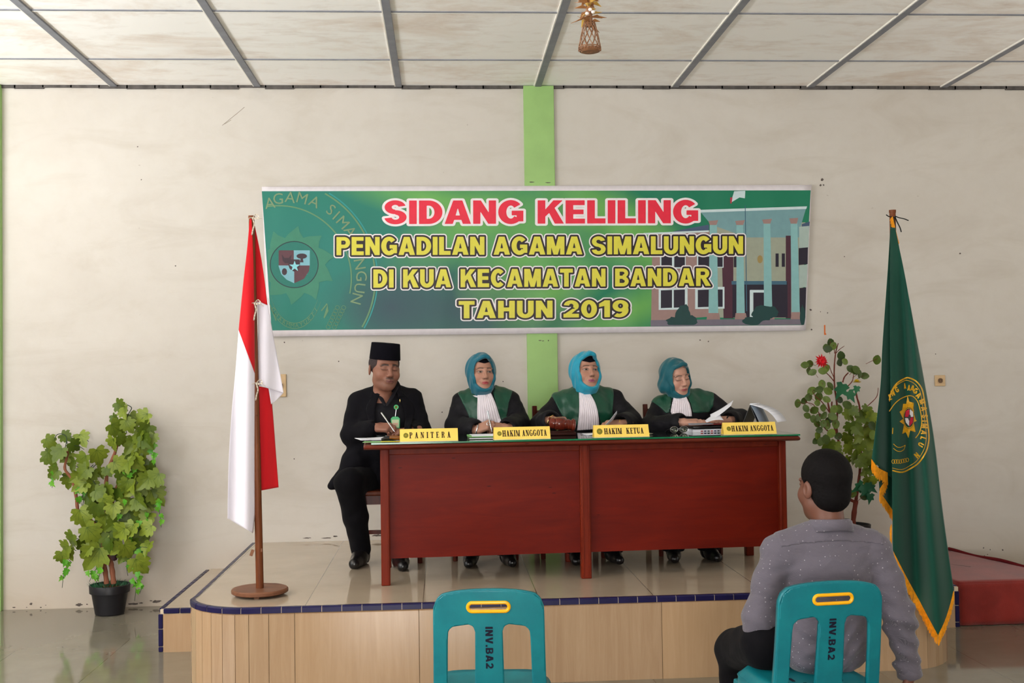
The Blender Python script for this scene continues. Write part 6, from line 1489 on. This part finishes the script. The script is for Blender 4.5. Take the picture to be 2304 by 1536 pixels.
TEAL_D = fabric('deep_teal_scarf', srgb(16, 98, 118), .55, .12, .25, .18, 16); TURQ = fabric('turquoise_scarf', srgb(24, 142, 170), .5, .12, .25, .22, 16); PETROL = fabric('petrol_scarf', srgb(6, 84, 96), .55, .12, .25, .15, 16)
LIP1, LIP2, LIP3 = (.42, .05, .07), (.34, .07, .16), (.40, .09, .10); BROW = (.045, .028, .022)

def wj(cx, px0, shl, shr, ch, be, ell_, wrl, elr, wrr, Yc=-.86):
    X = float(at(px0, 1000, Yc)[0])
    return mkJ(shL=at(*shl, Yc), shR=at(*shr, Yc), chest=at(*ch, Yc-.03), belly=at(*be, Yc), pel=(X, -.80, SH+.52), elL=at(*ell_), wrL=at(*wrl), elR=at(*elr), wrR=at(*wrr),
               hpL=(X-.09, -.82, SH+.50), hpR=(X+.09, -.82, SH+.50), knL=(X-.11, -1.22, SH+.50), knR=(X+.11, -1.22, SH+.50), **feet(X, -1.12))
def hand_at(J, s, fwd, up, side, curls, skin, **k): return (make_hand(side, curls, skin=skin, **k), hand_matrix(J['wr'+s], fwd, up))
# first woman: pen upright in her fist
J1 = wj(0, 1094, (1038, 903), (1150, 900), (1094, 930), (1094, 985), (1026, 958, -.93), (1074, 966, -1.14), (1168, 953, -.93), (1141, 963, -1.13))
h1 = [hand_at(J1, 'L', (.80, -.45, .34), (-.25, -.62, .74), -1, (.75, .95, 1.0, 1.0), S_W, thumb=(.2, .8)), hand_at(J1, 'R', (-.90, -.35, .12), (.1, -.55, .82), 1, (.75, .8, .8, .8), S_W, thumb=(.3, .6))]
woman('woman in a deep teal headscarf and black and green robe holding a pen upright', (1091, 836), -1.0, (.24, -.05, .02), .99, J1, make_head(S_W, LIP1, BROW, wide=.98), h1, dict(mat=TEAL_D, peak=.012, capz=.052),
      [[(1030, 884), (1062, 862), (1077, 885), (1076, 950), (1061, 950), (1050, 925), (1040, 905)], [(1110, 884), (1118, 862), (1156, 880), (1146, 905), (1140, 940), (1128, 950), (1118, 920)]],
      ([(1075, 884), (1074, 915), (1074, 945), (1075, 966)], [(1105, 884), (1114, 905), (1122, 930), (1131, 958)]), dict(ph=.3))
w_ = A3(J1['wrL']); pen_thing(at(1107, 972, -1.22), at(1096, 922, -1.20), 'silver pen held upright by the woman in the deep teal headscarf')
rgm = MB(); c = at(1099, 953, -1.215); rgm.tube([(c[0]+.010*math.cos(a), c[1]+.004*math.sin(a), c[2]+.010*math.sin(a)) for a in np.linspace(0, 2*PI, 15)], .002, 6)
tag(rgm.build('finger_ring', M_STEEL), 'silver ring on the hand holding the upright pen', 'ring')
bw = MB(); c = A3(J1['wrL'])+A3((-.004, -.004, 0)); bw.tube([(c[0]+.008*math.sin(a), c[1]+.031*math.cos(a), c[2]+.031*math.sin(a)) for a in np.linspace(0, 2*PI, 21)], .004, 7)
tag(bw.build('wristwatch', M_STEEL), 'steel watch on the wrist of the woman in the deep teal headscarf', 'watch')
# second woman: gavel hand and a lifted sheet
J2 = wj(0, 1322, (1258, 906), (1382, 898), (1320, 932), (1322, 985), (1220, 958, -.95), (1240, 945, -1.16), (1418, 952, -.95), (1397, 953, -1.14))
h2 = [hand_at(J2, 'L', (.74, -.66, .10), (-.1, .1, 1), -1, (.55, .55, .6, .65), S_W, thumb=(.4, .5)), hand_at(J2, 'R', (-.92, -.35, -.02), (0, -.45, .88), 1, (.45, .6, .7, .8), S_W, thumb=(.2, .4))]
woman('woman in a bright turquoise headscarf and black and green robe seated behind the gavel', (1329, 831), -.98, (.26, -.17, .04), 1.03, J2, make_head(S_W, LIP2, BROW, wide=1.03, age=1), h2, dict(mat=TURQ, peak=.016, wide=1.0, capz=.044),
      [[(1244, 888), (1292, 858), (1306, 884), (1301, 956), (1276, 956), (1260, 925)], [(1332, 886), (1340, 858), (1386, 874), (1380, 925), (1380, 940), (1352, 956), (1342, 920)]],
      ([(1304, 883), (1303, 910), (1301, 940), (1298, 968)], [(1328, 883), (1338, 905), (1345, 935), (1347, 964)]), dict(bulk=1.10, ph=1.1, r_sl=(.064, .074, .068)))
t = thing('paper_sheet', 'white sheet lifted off the desk by the woman in the turquoise headscarf', 'paper', tuple(at(1362, 950, -1.24)))
MB().grid(A3([[at(1348+(1388-1348)*u+8*v*(1-u), 968-(968-924)*u+6*v+3*math.sin(PI*u), -1.24+.10*v) for v in np.linspace(0, 1, 8)] for u in np.linspace(0, 1, 14)])).build('sheet', M_PAPER, t, solid=.001)
for s, lb in (('L', 'gold bangle on the wrist beside the gavel'), ('R', 'gold bangle on the wrist of the woman lifting the single sheet')):
    c = A3(J2['wr'+s])+A3((.0 if s == 'L' else -.012, -.004, 0)); b_ = MB(); b_.tube([(c[0]+(.012 if s == 'L' else .006)*math.sin(a)+.020*math.cos(a)*(1 if s == 'L' else .2), c[1]+.030*math.cos(a)*.8, c[2]+.030*math.sin(a)) for a in np.linspace(0, 2*PI, 21)], .0035, 7)
    tag(b_.build('bangle', M_GOLD), lb, 'bangle')
# third woman: leafing through papers
J3 = wj(0, 1530, (1486, 915), (1600, 905), (1538, 940), (1535, 990), (1462, 962, -.95), (1536, 950, -1.16), (1656, 950, -.95), (1640, 945, -1.12), -.85)
h3 = [hand_at(J3, 'L', (.93, -.25, .02), (.0, -.25, 1), -1, (.12, .10, .12, .2), S_W3, spread=.22, thumb=(.1, .3)), hand_at(J3, 'R', (-.80, -.50, .05), (.1, -.35, .9), 1, (.5, .6, .7, .8), S_W3, thumb=(.2, .5))]
woman('woman in a dark petrol headscarf and black and green robe looking down at her papers', (1537, 852), -.98, (.36, .14, -.12), .98, J3, make_head(S_W3, LIP3, BROW, lids=1.0, wide=.97), h3, dict(mat=PETROL, peak=0, cap=False, drape=[((-.085, .02, -.055), (.035, .05, .045))]),
      [[(1468, 900), (1500, 866), (1516, 892), (1508, 928), (1500, 930), (1487, 915)], [(1549, 892), (1562, 864), (1614, 884), (1609, 915), (1600, 928), (1558, 929), (1554, 910)]],
      ([(1521, 890), (1515, 905), (1511, 920), (1509, 936)], [(1546, 892), (1551, 907), (1554, 922), (1555, 936)]), dict(ph=2.0, extra=lambda f: f.ell(at(1668, 940, -.92), (.06, .07, .06), .04)))
t = thing('paper_sheaf', 'loose white pages being leafed through above the red folder', 'papers', tuple(at(1600, 948, -1.24)))
def leafp(q4, bow, Y0, Y1): return A3([[at(*((lerp(q4[0], q4[1], u))*(1-v)+lerp(q4[3], q4[2], u)*v+A3((0, bow*math.sin(PI*u)))), Y0+(Y1-Y0)*v) for v in np.linspace(0, 1, 8)] for u in np.linspace(0, 1, 12)])
MB().grid(leafp(((1598, 932), (1650, 900), (1645, 912), (1600, 945)), 2, -1.20, -1.26)).build('lifted_page', M_PAPER, t, solid=.001)
MB().grid(leafp(((1586, 946), (1618, 930), (1628, 945), (1590, 950)), -3, -1.22, -1.30)).build('lower_page', M_PAPER, t, solid=.001)
MB().grid(leafp(((1548, 952), (1600, 951), (1606, 954), (1550, 956)), 0, -1.24, -1.34)).build('grey_page_tone', pm('reflection_grey', srgb(150, 152, 164), .6), t, solid=.001)  # grey patch stands in for a page's reflection in the glass
bw = MB(); c = A3(J3['wrR'])+A3((-.01, -.006, .0)); bw.tube([(c[0]+.01*math.sin(a)+.016*math.cos(a), c[1]+.026*math.cos(a), c[2]+.030*math.sin(a)) for a in np.linspace(0, 2*PI, 21)], .0042, 7)
o = tag(bw.build('wristwatch', M_BLACKP), 'dark watch on the wrist of the woman leafing through papers', 'watch')

# ------------------------------------------------------------------ the man who writes at the end of the desk
JM = mkJ(shL=at(804, 906, -.93), shR=at(928, 898, -.91), chest=at(868, 932, -.94), belly=at(868, 990, -.90), pel=at(862, 1062, -.84), elL=at(792, 975, -.96), wrL=at(848, 961, -1.13), elR=at(946, 970, -.96), wrR=at(922, 969, -1.12),
         hpL=at(832, 1078, -.84), hpR=at(895, 1078, -.84), knL=at(786, 1086, -1.16), knR=at(905, 1086, -1.2), anL=at(812, 1232, -1.0), anR=at(900, 1236, -1.12), toL=at(800, 1262, -1.15), toR=at(905, 1262, -1.27))
JM['anL'][2] = JM['anR'][2] = SH+.10; JM['toL'][2] = JM['toR'][2] = SH+.03
rot = (.38, .04, .06); hs = 1.08; hc = eyes_to_center(877, 830, -1.10, *rot, hs); HM = head_matrix(hc, *rot, hs); JM['nk'] = A3(HM @ Vector((0, .03, -.14))); JM['hd'] = A3(hc)
man = thing('person', 'man in a black cap and black jacket writing behind the PANITERA plate', 'person', (float(JM['pel'][0]), float(JM['pel'][1]), SH))
hm = [hand_at(JM, 'L', (.84, -.42, -.02), (-.30, -.45, .85), -1, ((.5, .8, .5), (.65, .85, .6), (.8, .9, .6), (.9, .9, .6)), S_M, thumb=(.2, .9)), hand_at(JM, 'R', (-.92, -.35, -.05), (0, -.2, 1), 1, (.35, .35, .4, .45), S_M, thumb=(.2, .4))]
JM2 = dict(JM); JM2['nk'] = JM['nk']
body_part(man, JM2, make_head(S_M, (.24, .08, .07), (.02, .014, .012), male=True, lids=1.0, wide=1.07), HM, hm, S_M, at(868, 906, -.962))
P = A3([JM[k] for k in ('shL', 'shR', 'elL', 'elR', 'wrL', 'wrR', 'knL', 'pel')]); f = Sdf(P.min(0)-A3((.16, .14, .10)), P.max(0)+A3((.16, .16, .16)), .0064); sc_ = lerp(JM['shL'], JM['shR'], .5)
f.ell(JM['chest'], (.185, .125, .16), .05).ell(JM['belly'], (.19, .145, .16), .06).ell(JM['pel'], (.20, .15, .12), .06).cone(lerp(JM['shL'], sc_, .3), lerp(JM['shR'], sc_, .3), .062, .062, .05).cone(sc_, A3(JM['nk'])-A3((0, 0, .035)), .085, .062, .04)
for s in 'LR': f.cone(lerp(sc_, JM['sh'+s], .30)+A3((0, .015, .045)), lerp(sc_, JM['sh'+s], .93), .062, .060, .04)
for s in 'LR':
    e, w_ = A3(JM['el'+s]), A3(JM['wr'+s]); f.chain([JM['sh'+s], e, lerp(e, w_, .84 if s == 'L' else 1.0)], [.066, .068, .052], .03)
f.chain([at(822, 990, -.90), at(797, 1040, -.98), at(764, 1082, -1.06), at(745, 1094, -1.08)], [.085, .068, .038, .020], .05)
V_open = [(-.038, .045), (.040, .045), (.052, -.02), (.050, -.12), (.035, -.30), (-.030, -.30), (-.048, -.14), (-.052, -.03)]
jk = f.copy(); jk.ripple(.006, noise3(24, 20, 27, .4)).ripple(.003, noise3(52, 44, 58, 1.9))
for s in 'LR':
    e, w_ = A3(JM['el'+s]), A3(JM['wr'+s]); d = (w_-e)/np.linalg.norm(w_-e); jk.cone(lerp(e, w_, .80 if s == 'L' else .95), w_+d*.06, .034, .044, .004, 's')
X2, Z2 = np.broadcast_arrays(f.ax[0][:, None], f.ax[2][None, :]); nc = A3(JM['nk']); yc = float(sc_[1])
op_px = [(838, 846), (898, 846), (897, 872), (898, 900), (912, 925), (914, 975), (900, 1010), (865, 1010), (846, 975), (842, 930), (845, 900), (842, 872)]
pd = poly_sd(px_poly(op_px, float(JM['chest'][1])-.11), X2, Z2)[:, None, :]; X, Y, Z = jk.grid3()
jk.d = np.maximum(jk.d, -np.maximum(pd, Y-(yc+.01))).astype(np.float32)
skin_mesh('jacket', [jk.mesh()], M_BLACKCLOTH, man)
sh_ = f.copy(); sh_.d = sh_.d+.016; sh_.ripple(.003, noise3(40, 40, 44, .2)); pv = [(842, 856), (897, 856), (892, 876), (868, 912), (848, 878)]
pd = poly_sd(px_poly(pv, float(JM['chest'][1])-.11), X2, Z2)[:, None, :]; sh_.d = np.maximum(sh_.d, -np.maximum(pd, Y-yc)).astype(np.float32); pd2 = poly_sd(px_poly([(830, 878), (930, 876), (925, 1030), (835, 1030)], float(JM['chest'][1])-.11), X2, Z2)[:, None, :]
sh_.d = np.maximum(sh_.d, np.maximum(pd2, Y-(yc+.02))).astype(np.float32); skin_mesh('shirt', [sh_.mesh()], M_SHIRTB, man)
def strip(name, mat, Lp, Rp, field, lift, nu=6, nv=20, solid=.004):
    Yj = float(JM['chest'][1])-.11; L, R_e = catmull(Lp, 5), catmull(Rp, 5); rows = []
    for j in range(nv+1):
        a, b = lerp_poly(L, j/nv), lerp_poly(R_e, j/nv); rows.append([(at(*(a+(b-a)*i/nu), Yj)[0], at(*(a+(b-a)*i/nu), Yj)[2], .003*math.sin(PI*i/nu)) for i in range(nu+1)])
    return front_patch(man, name, mat, field, rows, lift, solid)
strip('lapel', M_BLACKCLOTH, [(850, 872), (832, 900), (824, 925), (844, 985)], [(857, 880), (848, 905), (844, 930), (849, 985)], f, .003)
strip('lapel', M_BLACKCLOTH, [(886, 880), (902, 905), (911, 930), (911, 985)], [(893, 872), (920, 898), (932, 925), (916, 985)], f, .003)
legs_part(man, JM, (.105, .086, .062))
for s in 'LR': shoe_part(man, JM['an'+s], JM['to'+s], k=1.2)
clr = MB(); clr.tube([tuple(at(*p)) for p in catmull([(838, 896, -1.030), (840, 884, -1.012), (845, 866, -.965), (857, 853, -.87), (880, 851, -.86), (893, 862, -.95), (899, 882, -1.008), (902, 892, -1.022)], 5)], .017, 10, flat=.55); clr.build('jacket_collar', M_BLACKCLOTH, man)
for pth in ([(847, 872, -.985), (856, 893, -1.040), (868, 913, -1.068)], [(894, 870, -.985), (882, 893, -1.040), (869, 913, -1.068)]):
    MB().tube([tuple(at(*p)) for p in catmull(pth, 5)], [.012, .013, .013, .013, .014, .014, .014, .013, .012, .011, .009], 8, flat=.45).build('shirt_collar', M_SHIRTB, man)
# cap: an oval, flat-topped peci
cp = MB(); n = 40
ringz = lambda r1, r2, z, dy=0.0, sl=0.0: [tuple(HM @ Vector((r1*math.cos(2*PI*k/n), dy+r2*math.sin(2*PI*k/n)+.008, z+sl*math.sin(2*PI*k/n)))) for k in range(n)]
prof = [(.0855, .101, .053), (.087, .1025, .055), (.084, .100, .095), (.080, .097, .143), (.078, .095, .146), (.02, .07, .143), (.002, .03, .1425)]
cp.grid(A3([ringz(a, b, z, 0, .004) for a, b, z in prof]), closed=True); cp.build('cap', M_VELVET, man, solid=.002, smooth=45)
hb = Sdf((-.11, -.13, -.06), (.11, .13, .10), .0035); hb.ell((0, .018, .030), (.0880, .098, .080), 0); X, Y, Z = hb.grid3(); hb.cut(-(Y+.045)+.0*X+.6*np.maximum(0, .02-Z)+0*Z); hb.cut(np.maximum(-.055-Z, 0)*9+Z-.075+X*0+Y*0); V, F = hb.mesh()
skin_mesh('hair', [(xf(HM, V), F)], pm('grey_stubble_hair', srgb(60, 50, 50), .8, .2, .3, 90), man)
# identity badge on its reel, lapel pin
Yb = float(JM['chest'][1])-.16
def fy(px, py): w = at(px, py, Yb); y = f.front(w[0], w[2]); return A3((w[0], (Yb if y is None else y)-.016, w[2]))
bdg = thing('identity_badge', 'green identity badge hanging on a reel from the black jacket', 'badge', tuple(fy(890, 950)))
M_BADGE = pm('badge_green', srgb(14, 160, 88), .35, .4); c = fy(891, 916)
MB().lathe([(.0145, 0), (.0155, .003), (.0140, .006), (.009, .006), (.0085, .005)], 24, Matrix.Translation(c) @ Matrix.Rotation(PI/2, 4, 'X')).build('reel', M_BADGE, bdg); MB().lathe([(.0085, .0052), (.0085, .0066)], 20, Matrix.Translation(c) @ Matrix.Rotation(PI/2, 4, 'X')).build('reel_seal', M_SEAL, bdg)
c2 = fy(889, 937); MB().tube([c+A3((0, -.004, -.014)), c2+A3((0, -.003, 0))], .0022, 6).build('strap', M_STEEL, bdg)
c3 = c2+A3((0, -.004, -.037)); pl_ = [(-.027, -.036), (.027, -.036), (.028, .024), (.016, .036), (-.016, .036), (-.028, .024)]
MB().prism(pl_, -.0025, .0025, lambda x, y, z: (c3[0]+x, c3[1]+z, c3[2]+y)).build('badge_frame', M_BADGE, bdg, bevel=.001); MB().bx(c3[0]-.0215, c3[0]+.0215, c3[1]-.0034, c3[1]-.002, c3[2]-.031, c3[2]+.018).build('badge_card', pm('badge_card', srgb(176, 190, 150), .4), bdg, smooth=0)
MB().bx(c3[0]-.015, c3[0]+.015, c3[1]-.004, c3[1]-.003, c3[2]-.016, c3[2]-.002).build('badge_print', pm('badge_print', srgb(196, 160, 140), .5), bdg, smooth=0)
c = fy(899, 902); tag(MB().tube([c+A3((0, -.004, -.010)), c+A3((.001, -.006, 0)), c+A3((0, -.004, .010))], [.0022, .0036, .0018], 8).build('lapel_pin', M_GOLD), 'small gold pin on the lapel above the green badge', 'pin')
pen_thing(at(888, 971, -1.26), at(857, 927, -1.16), 'silver pen in the writing hand of the man in the black cap')

# ------------------------------------------------------------------ the man in the grey shirt, seen from behind
SH_FLOOR[0] = 0.0; YS = -3.68
JS = mkJ(shL=at(1752, 1240, YS), shR=at(1968, 1234, YS), chest=at(1858, 1290, YS), belly=at(1856, 1400, YS-.01), pel=(float(at(1850, 1480, YS)[0]), -3.68, .50), elL=at(1712, 1392, -3.66), wrL=at(1740, 1440, -3.40), elR=at(2022, 1385, -3.72), wrR=at(2046, 1512, -3.70),
         hpL=(3.56, -3.66, .51), hpR=(3.78, -3.66, .51), knL=at(1656, 1462, -3.30), knR=(3.93, -3.28, .50), anL=at(1668, 1640, -3.26), anR=(3.95, -3.30, .10), toL=(3.22, -3.10, .03), toR=(3.97, -3.14, .03))
JS['anL'][2] = .10; JS['toL'] = JS['anL']+A3((-.03, .15, -.07))
rot = (PI+.24, .04, 0); hs = 1.13; hc = Vector(at(1854, 1092, -3.66)); HM = head_matrix(hc, *rot, hs); JS['nk'] = A3(HM @ Vector((0, .03, -.14))); JS['hd'] = A3(hc); S_F = (.15, .058, .036)
fm = thing('person', 'man in a grey dotted shirt seen from behind on a teal plastic chair', 'person', (float(JS['pel'][0]), -3.68, 0))
hf = [hand_at(JS, 'L', (.5, .75, -.25), (-.3, .2, .9), 1, (.4, .45, .5, .5), S_F), hand_at(JS, 'R', (-.06, .12, -1), (.95, -.25, 0), 1, (.3, .35, .4, .45), S_F)]
body_part(fm, JS, make_head(S_F, (.2, .07, .06), (.02, .012, .01), male=True, wide=1.0, h=.003), HM, hf, S_F)
hr = Sdf((-.115, -.12, -.12), (.115, .14, .15), .0034); hr.ell((0, .020, .040), (.0835, .098, .091), 0).ell((0, .045, -.035), (.066, .062, .058), .03); hr.ripple(.0009, noise3(330, 310, 300, .3))
X, Y, Z = hr.grid3(); side_line = np.where(Z > .035, -.085+0*Z, np.where(Z > -.03, -.012+0*Z, .018+0*Z)); hr.cut((np.interp(f_z := hr.ax[2], [-.10, -.05, -.03, .02, .05, .075, .13], [.05, .022, .004, -.018, -.060, -.082, -.085])[None, None, :])-Y+0*X)
for s in (-1, 1): hr.ell((s*.080, .012, -.014), (.016, .025, .036), .004, 's')
V, F = hr.mesh(); skin_mesh('hair', [(xf(HM, V), F)], M_HAIR, fm)
def shirt_material():
    t = NT('grey_dotted_shirt'); co = t.coord('Object'); v = t.node('ShaderNodeTexVoronoi'); v.inputs['Scale'].default_value = 54; v.inputs['Randomness'].default_value = .35; t.link(co, v.inputs['Vector'])
    wv = t.node('ShaderNodeTexWave'); wv.inputs['Scale'].default_value = 210; wv.inputs['Distortion'].default_value = .5; wv.bands_direction = 'DIAGONAL'; t.link(co, wv.inputs[0])
    c = t.mix(t.math('MULTIPLY', wv.outputs['Fac'], .45), srgb(84, 79, 90), srgb(138, 132, 142)); n = t.noise(co, 5, 3); c = t.mix(t.math('MULTIPLY', n, .25), c, srgb(84, 78, 90))
    dots = t.ramp(v.outputs['Distance'], [(.08, 1.0), (.14, 0.0)]); t.base(t.mix(t.math('MULTIPLY', dots, .65), c, srgb(196, 190, 198))); t.set(Roughness=.85, Sheen_Weight=.2, Specular_IOR_Level=.2)
    t.bump(t.noise(t.coord('Object', (1, 1, 1.6)), 16, 5, .6, .5), .45, .014); return t.m
M_GSHIRT = shirt_material()
P = A3([JS[k] for k in ('shL', 'shR', 'elL', 'elR', 'wrL', 'wrR', 'pel', 'nk')]); f = Sdf(P.min(0)-A3((.15, .20, .12)), P.max(0)+A3((.15, .16, .06)), .0058); sc_ = lerp(JS['shL'], JS['shR'], .5)
f.ell(JS['chest'], (.185, .122, .17), .05).ell(JS['belly'], (.175, .13, .17), .06).ell(JS['pel'], (.185, .145, .12), .06).cone(lerp(JS['shL'], sc_, .3), lerp(JS['shR'], sc_, .3), .062, .062, .05).cone(sc_+A3((0, 0, .01)), A3(JS['nk'])+A3((0, 0, -.02)), .08, .060, .04)
for s in 'LR': f.cone(lerp(sc_, JS['sh'+s], .30)+A3((0, 0, .048)), lerp(sc_, JS['sh'+s], .97)+A3((0, 0, -.004)), .060, .060, .05)
for s, rr_ in (('L', (.068, .070, .062)), ('R', (.066, .062, .046))):
    e, w_ = A3(JS['el'+s]), A3(JS['wr'+s]); f.chain([JS['sh'+s], lerp(JS['sh'+s], e, .5), e, w_-(w_-e)*.04], [rr_[0], rr_[0]*.95, rr_[1], rr_[2]], .025)
f.ripple(.005, noise3(22, 20, 34, .9)).ripple(.0028, noise3(47, 40, 66, 2.2))
e, w_ = A3(JS['elR']), A3(JS['wrR'])
f.d = f.d+(.0045*np.sin(np.broadcast_to(f.ax[2][None, None, :]*95+f.ax[0][:, None, None]*30, f.d.shape))*sm(np.broadcast_to(f.ax[0][:, None, None], f.d.shape), float(e[0])-.09, float(e[0])-.03)*sm(np.broadcast_to(-f.ax[2][None, None, :], f.d.shape), -.78, -.62)).astype(np.float32)
f.d = f.d+(.004*np.sin(np.broadcast_to(f.ax[2][None, None, :]*80+8*np.sin(f.ax[0][:, None, None]*14), f.d.shape))*sm(np.broadcast_to(-f.ax[2][None, None, :], f.d.shape), -.74, -.55)).astype(np.float32)
g = f.copy(); yk = .885+.0*0; X, Y, Z = g.grid3(); skin_mesh('shirt', [f.mesh()], M_GSHIRT, fm)
# yoke: a second layer over the shoulders ending in a seam, collar
sx0, sx1 = float(JS['shL'][0]), float(JS['shR'][0]); g.d = np.maximum(np.maximum(g.d-.0035, (.925-.02*(np.abs(X-(sx0+sx1)/2)/.2)**2)-Z+0*Y), np.maximum(X-(sx1+.012), (sx0-.012)-X)+0*Z+0*Y).astype(np.float32); skin_mesh('yoke', [g.mesh()], M_GSHIRT, fm)
cl = MB(); c = A3(JS['nk']); G = []
for k in range(33):
    a = -2.6+5.2*k/32; r = .072+.004*math.cos(a); row = []
    for rr_, dz in ((0, .052), (.004, .056), (.012, .048), (.020, .010+.006*math.cos(a*2))): row.append((c[0]+(r+rr_)*math.sin(a), c[1]+.010-(r+rr_)*math.cos(a)*.98, c[2]-.022+dz-.016*(1-math.cos(a))*.5))
    G.append(row)
cl.grid(A3(G)); cl.build('collar', M_GSHIRT, fm, solid=.003, smooth=60)
d = (w_-e)/np.linalg.norm(w_-e); cu = MB(); cu.lathe([(.046, -.045), (.049, -.042), (.047, .0), (.044, .002)], 24, axis_matrix(w_+d*.012, -d) @ Matrix.Translation((0, 0, .04))); cu.build('cuff', M_GSHIRT, fm, smooth=60)
legs_part(fm, JS, (.105, .085, .065))
for s in 'LR': shoe_part(fm, JS['an'+s], JS['to'+s])
bpy.context.view_layer.update()
